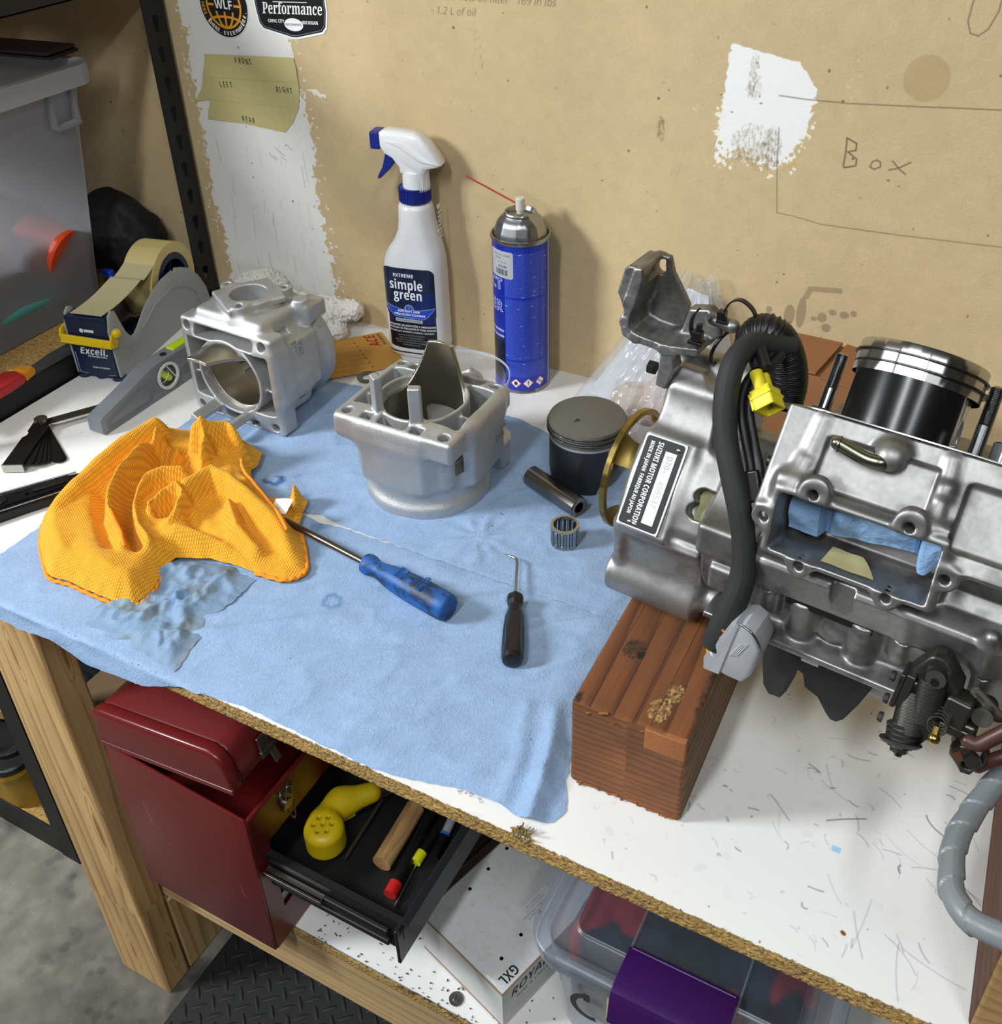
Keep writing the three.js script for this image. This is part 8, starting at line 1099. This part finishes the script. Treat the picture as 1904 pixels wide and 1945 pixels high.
// ---------- clear tote with purple latches ----------
{
  const X0 = 0.756, X1 = 1.047, ZF = 0.5335, ZB = 0.16, YL = -0.29;
  const cl = phys({ color: 0xdfe3ea, transmission: 0.9, roughness: 0.28, thickness: 0, ior: 1.46, side: THREE.DoubleSide });
  const t = thing('storage_tote', 'clear plastic storage tote with a purple latch and masking tape label, under the bench', 'storage tote', [0, 0, 0]);
  const cx = (X0 + X1) / 2, cz = (ZF + ZB) / 2;
  const [sh, rim] = binShell(X1 - X0 - 0.03, ZF - ZB - 0.03, YL - SHY - 0.014, 0.012, 0.03, 0.01, 0.012);
  const tub = part(t, 'tub', sh, cl); tub.position.set(cx, SHY + 0.001, cz); const rr = part(t, 'rim', rim, cl); rr.position.copy(tub.position);
  const lidRow = (k, y, r) => rrect(X0 + k, ZB + k, X1 - k, ZF - k, r, 8).map(p => [p[0], y, p[1]]);
  const rows = [lidRow(0.002, YL - 0.02, 0.038), lidRow(0, YL - 0.004, 0.038), lidRow(0.0025, YL, 0.036), lidRow(0.012, YL + 0.0005, 0.03), lidRow(0.015, YL - 0.001, 0.028), lidRow(0.0165, YL - 0.007, 0.026), lidRow(0.036, YL - 0.0075, 0.016), lidRow(0.038, YL - 0.004, 0.014), lidRow(0.0395, YL - 0.0035, 0.014)];
  const n = rows[0].length, lg = grid(n, rows.length - 1, (u, v) => rows[Math.round(v * (rows.length - 1))][Math.round(u * n) % n]);
  const pan = new THREE.ShapeGeometry(shape(rrect(X0 + 0.0395, ZB + 0.0395, X1 - 0.0395, ZF - 0.0395, 0.014, 8))).rotateX(-Math.PI / 2).scale(1, 1, -1).translate(0, YL - 0.0035, 0);
  part(t, 'lid', [lg, pan], cl, 'clear recessed lid');
  for (const x of [0.8505, 0.9555]) part(t, 'lid_rib', span(x, x + 0.002, YL - 0.0085, YL - 0.001, ZF - 0.1, ZF - 0.02, 0.0006), cl);
  const pur = plastic(0x35104e, 0.32), cs = [[0.4885, -0.2885], [0.494, -0.2862], [0.528, -0.2862], [0.5355, -0.2885], [0.5385, -0.2945], [0.5425, -0.33], [0.5395, -0.3305], [0.5355, -0.296], [0.5325, -0.2905], [0.4885, -0.2905]];
  part(t, 'latch', tr(ext(cs.map(([z, y]) => [-z, y]), 0.105, 0.0008), 0.8505, 0, 0, 0, Math.PI / 2), pur, 'purple plastic latch');
  part(t, 'latch_hinge', rod([0.853, -0.289, 0.489], [0.953, -0.289, 0.489], 0.002), pur);
  const tt = canvasTex(512, 200, (c, w, h) => { c.fillStyle = '#c6bd8c'; c.fillRect(0, 0, w, h); c.strokeStyle = '#24221e'; c.lineWidth = 8; c.font = '96px sans-serif'; c.fillStyle = '#24221e'; [['S', 90], ['K', 190], ['I', 300]].forEach(([s, x], i) => { c.save(); c.translate(x, 128 + i * 4); c.rotate(-0.08); c.scale(0.8, 1); c.fillText(s, 0, 0); c.restore(); }); });
  part(t, 'tape_label', grid(10, 4, (u, v) => [lerp(0.842, 0.945, u), lerp(-0.372, -0.334, v), ZF - 0.0145 + 0.0009]), std({ map: tt, roughness: 0.8, side: THREE.DoubleSide }), 'masking tape label reading SKI');
  const ctx = part(t, 'print', grid(2, 2, (u, v) => [lerp(0.79, 0.84, u), lerp(-0.41, -0.345, v), ZF - 0.0142]), std({ map: canvasTex(256, 340, (c, w, h) => { c.clearRect(0, 0, w, h); c.strokeStyle = '#2c3036'; c.lineWidth = 34; c.beginPath(); c.arc(w * 0.7, h * 0.4, 92, 1.2, 4.6); c.stroke(); c.beginPath(); c.moveTo(w * 0.62, 20); c.lineTo(w * 0.62, 90); c.stroke(); }), alphaTest: 0.5, roughness: 0.6, side: THREE.DoubleSide }));
  const ski = sdfMesh((x, y, z) => Math.max(sBox(cx, -0.385, cz, 0.118, 0.062, 0.155, 0.03)(x, y, z) + 0.022 * (fbm(x * 22, y * 22, z * 22, 3) - 0.5), SHY + 0.003 - y), [X0 + 0.012, SHY, ZB + 0.012], [X1 - 0.012, -0.3, ZF - 0.012], 0.004, (x, y, z) => { const r = sst(0.62, 0.66, fbm(x * 24 + 2, y * 24, z * 14, 2)); const g = 0.5 + n3(x * 60, y * 60, z * 60); return [lerp(0.018 * g, 0.3, r), lerp(0.022 * g, 0.02, r), lerp(0.034 * g, 0.03, r)]; });
  single('ski_clothing', 'folded dark navy and red clothing packed inside the clear tote', 'clothing', ski, std({ vertexColors: true, roughness: 0.9 }));
}

// ---------- things on the low shelf at the left ----------
{
  const Y = -0.6735;
  const t = thing('yellow_tub', 'yellow plastic tub with a black clip-on lid low down at the left', 'tub', [-0.205, Y, 0.42]);
  const [sh, rim] = binShell(0.25, 0.2, 0.115, 0.016, 0.035, 0.008, 0.012); part(t, 'tub_body', [sh, rim], std({ color: 0xa8801c, roughness: 0.5, side: THREE.DoubleSide }));
  part(t, 'lid', [tr(ext(rrect(-0.135, -0.108, 0.135, 0.108, 0.035, 8), 0.014, 0.004, [], 3), 0, 0.112, 0, -Math.PI / 2), tr(ext(rrect(-0.118, -0.09, 0.118, 0.09, 0.03, 8), 0.01, 0.003, [rrect(-0.1, -0.075, 0.1, 0.075, 0.02, 8)]), 0, 0.124, 0, -Math.PI / 2), ...[-0.06, 0.05].map(x => box(0.022, 0.03, 0.012, x, 0.108, 0.11, 0.003)), box(0.012, 0.03, 0.022, 0.137, 0.108, 0.05, 0.003)], plastic(0x111113, 0.45), 'black lid');
  const b = thing('grey_canister', 'slate grey plastic canister squeezed between the yellow tub and the bench leg', 'canister', [-0.04, Y, 0.44]); part(b, 'canister_body', [tr(ext(rrect(-0.032, -0.055, 0.032, 0.055, 0.016, 6), 0.13, 0.006, [], 3), 0, 0, 0, -Math.PI / 2)], plastic(0x4d535e, 0.5)); part(b, 'cap', cyl(0.014, 0.013, 0.018, 28).translate(0, 0.138, 0), plastic(0x3a3f48, 0.5));
  const g = thing('teal_bin', 'dark teal plastic bin at the far left beneath the shelf', 'storage bin', [-0.3, Y, 0.2]); const [gs, gr] = binShell(0.42, 0.24, 0.3, 0.02, 0.03, 0.01, 0.02); part(g, 'bin_body', [gs, gr], std({ color: 0x1d5a55, roughness: 0.5, side: THREE.DoubleSide })); part(g, 'lid', tr(ext(rrect(-0.215, -0.125, 0.215, 0.125, 0.03, 6), 0.012, 0.003), 0, 0.298, 0, -Math.PI / 2), plastic(0x164843, 0.5));
  const p = thing('printed_packet', 'open packet with brown and white print lying on the black tub lid', 'packet', [-0.16, Y + 0.1365, 0.43], 0.4); part(p, 'packet_body', [box(0.09, 0.02, 0.06, 0, 0.01, 0, 0.003)], plastic(0x9a7a44, 0.7)); part(p, 'packet_panel', tr(box(0.05, 0.0015, 0.03, 0, 0, 0, 0.0004), 0.01, 0.021, 0.006), plastic(0xb9b5ac, 0.6));
  const cb = thing('unseen_box', 'tan cardboard box with dark printing wedged behind the front leg next to the toolbox', 'carton', [0.2265, SHY + 0.0006, 0.43]);
  const ct = canvasTex(512, 800, (c, w, h) => { c.fillStyle = '#7d6444'; c.fillRect(0, 0, w, h); c.fillStyle = '#2c2218'; for (let r = 0; r < 6; r++) for (let k = 0; k < 5; k++) c.fillRect(120 + k * 66, 120 + r * 44, 44, 16); c.strokeStyle = '#2c2218'; c.lineWidth = 6; c.strokeRect(120, 400, 90, 90); c.strokeRect(230, 400, 90, 90); });
  part(cb, 'box_body', box(0.1, 0.21, 0.19, 0, 0.105, 0, 0.002), plastic(0x6f583b, 0.85)); part(cb, 'printed_panel', tr(new THREE.PlaneGeometry(0.097, 0.2), 0, 0.104, 0.0955), std({ map: ct, roughness: 0.85 })); part(cb, 'printed_panel', tr(new THREE.PlaneGeometry(0.18, 0.2), 0.0505, 0.104, 0, 0, Math.PI / 2), std({ map: ct, roughness: 0.85 }));
}

renderer.render(scene, camera);
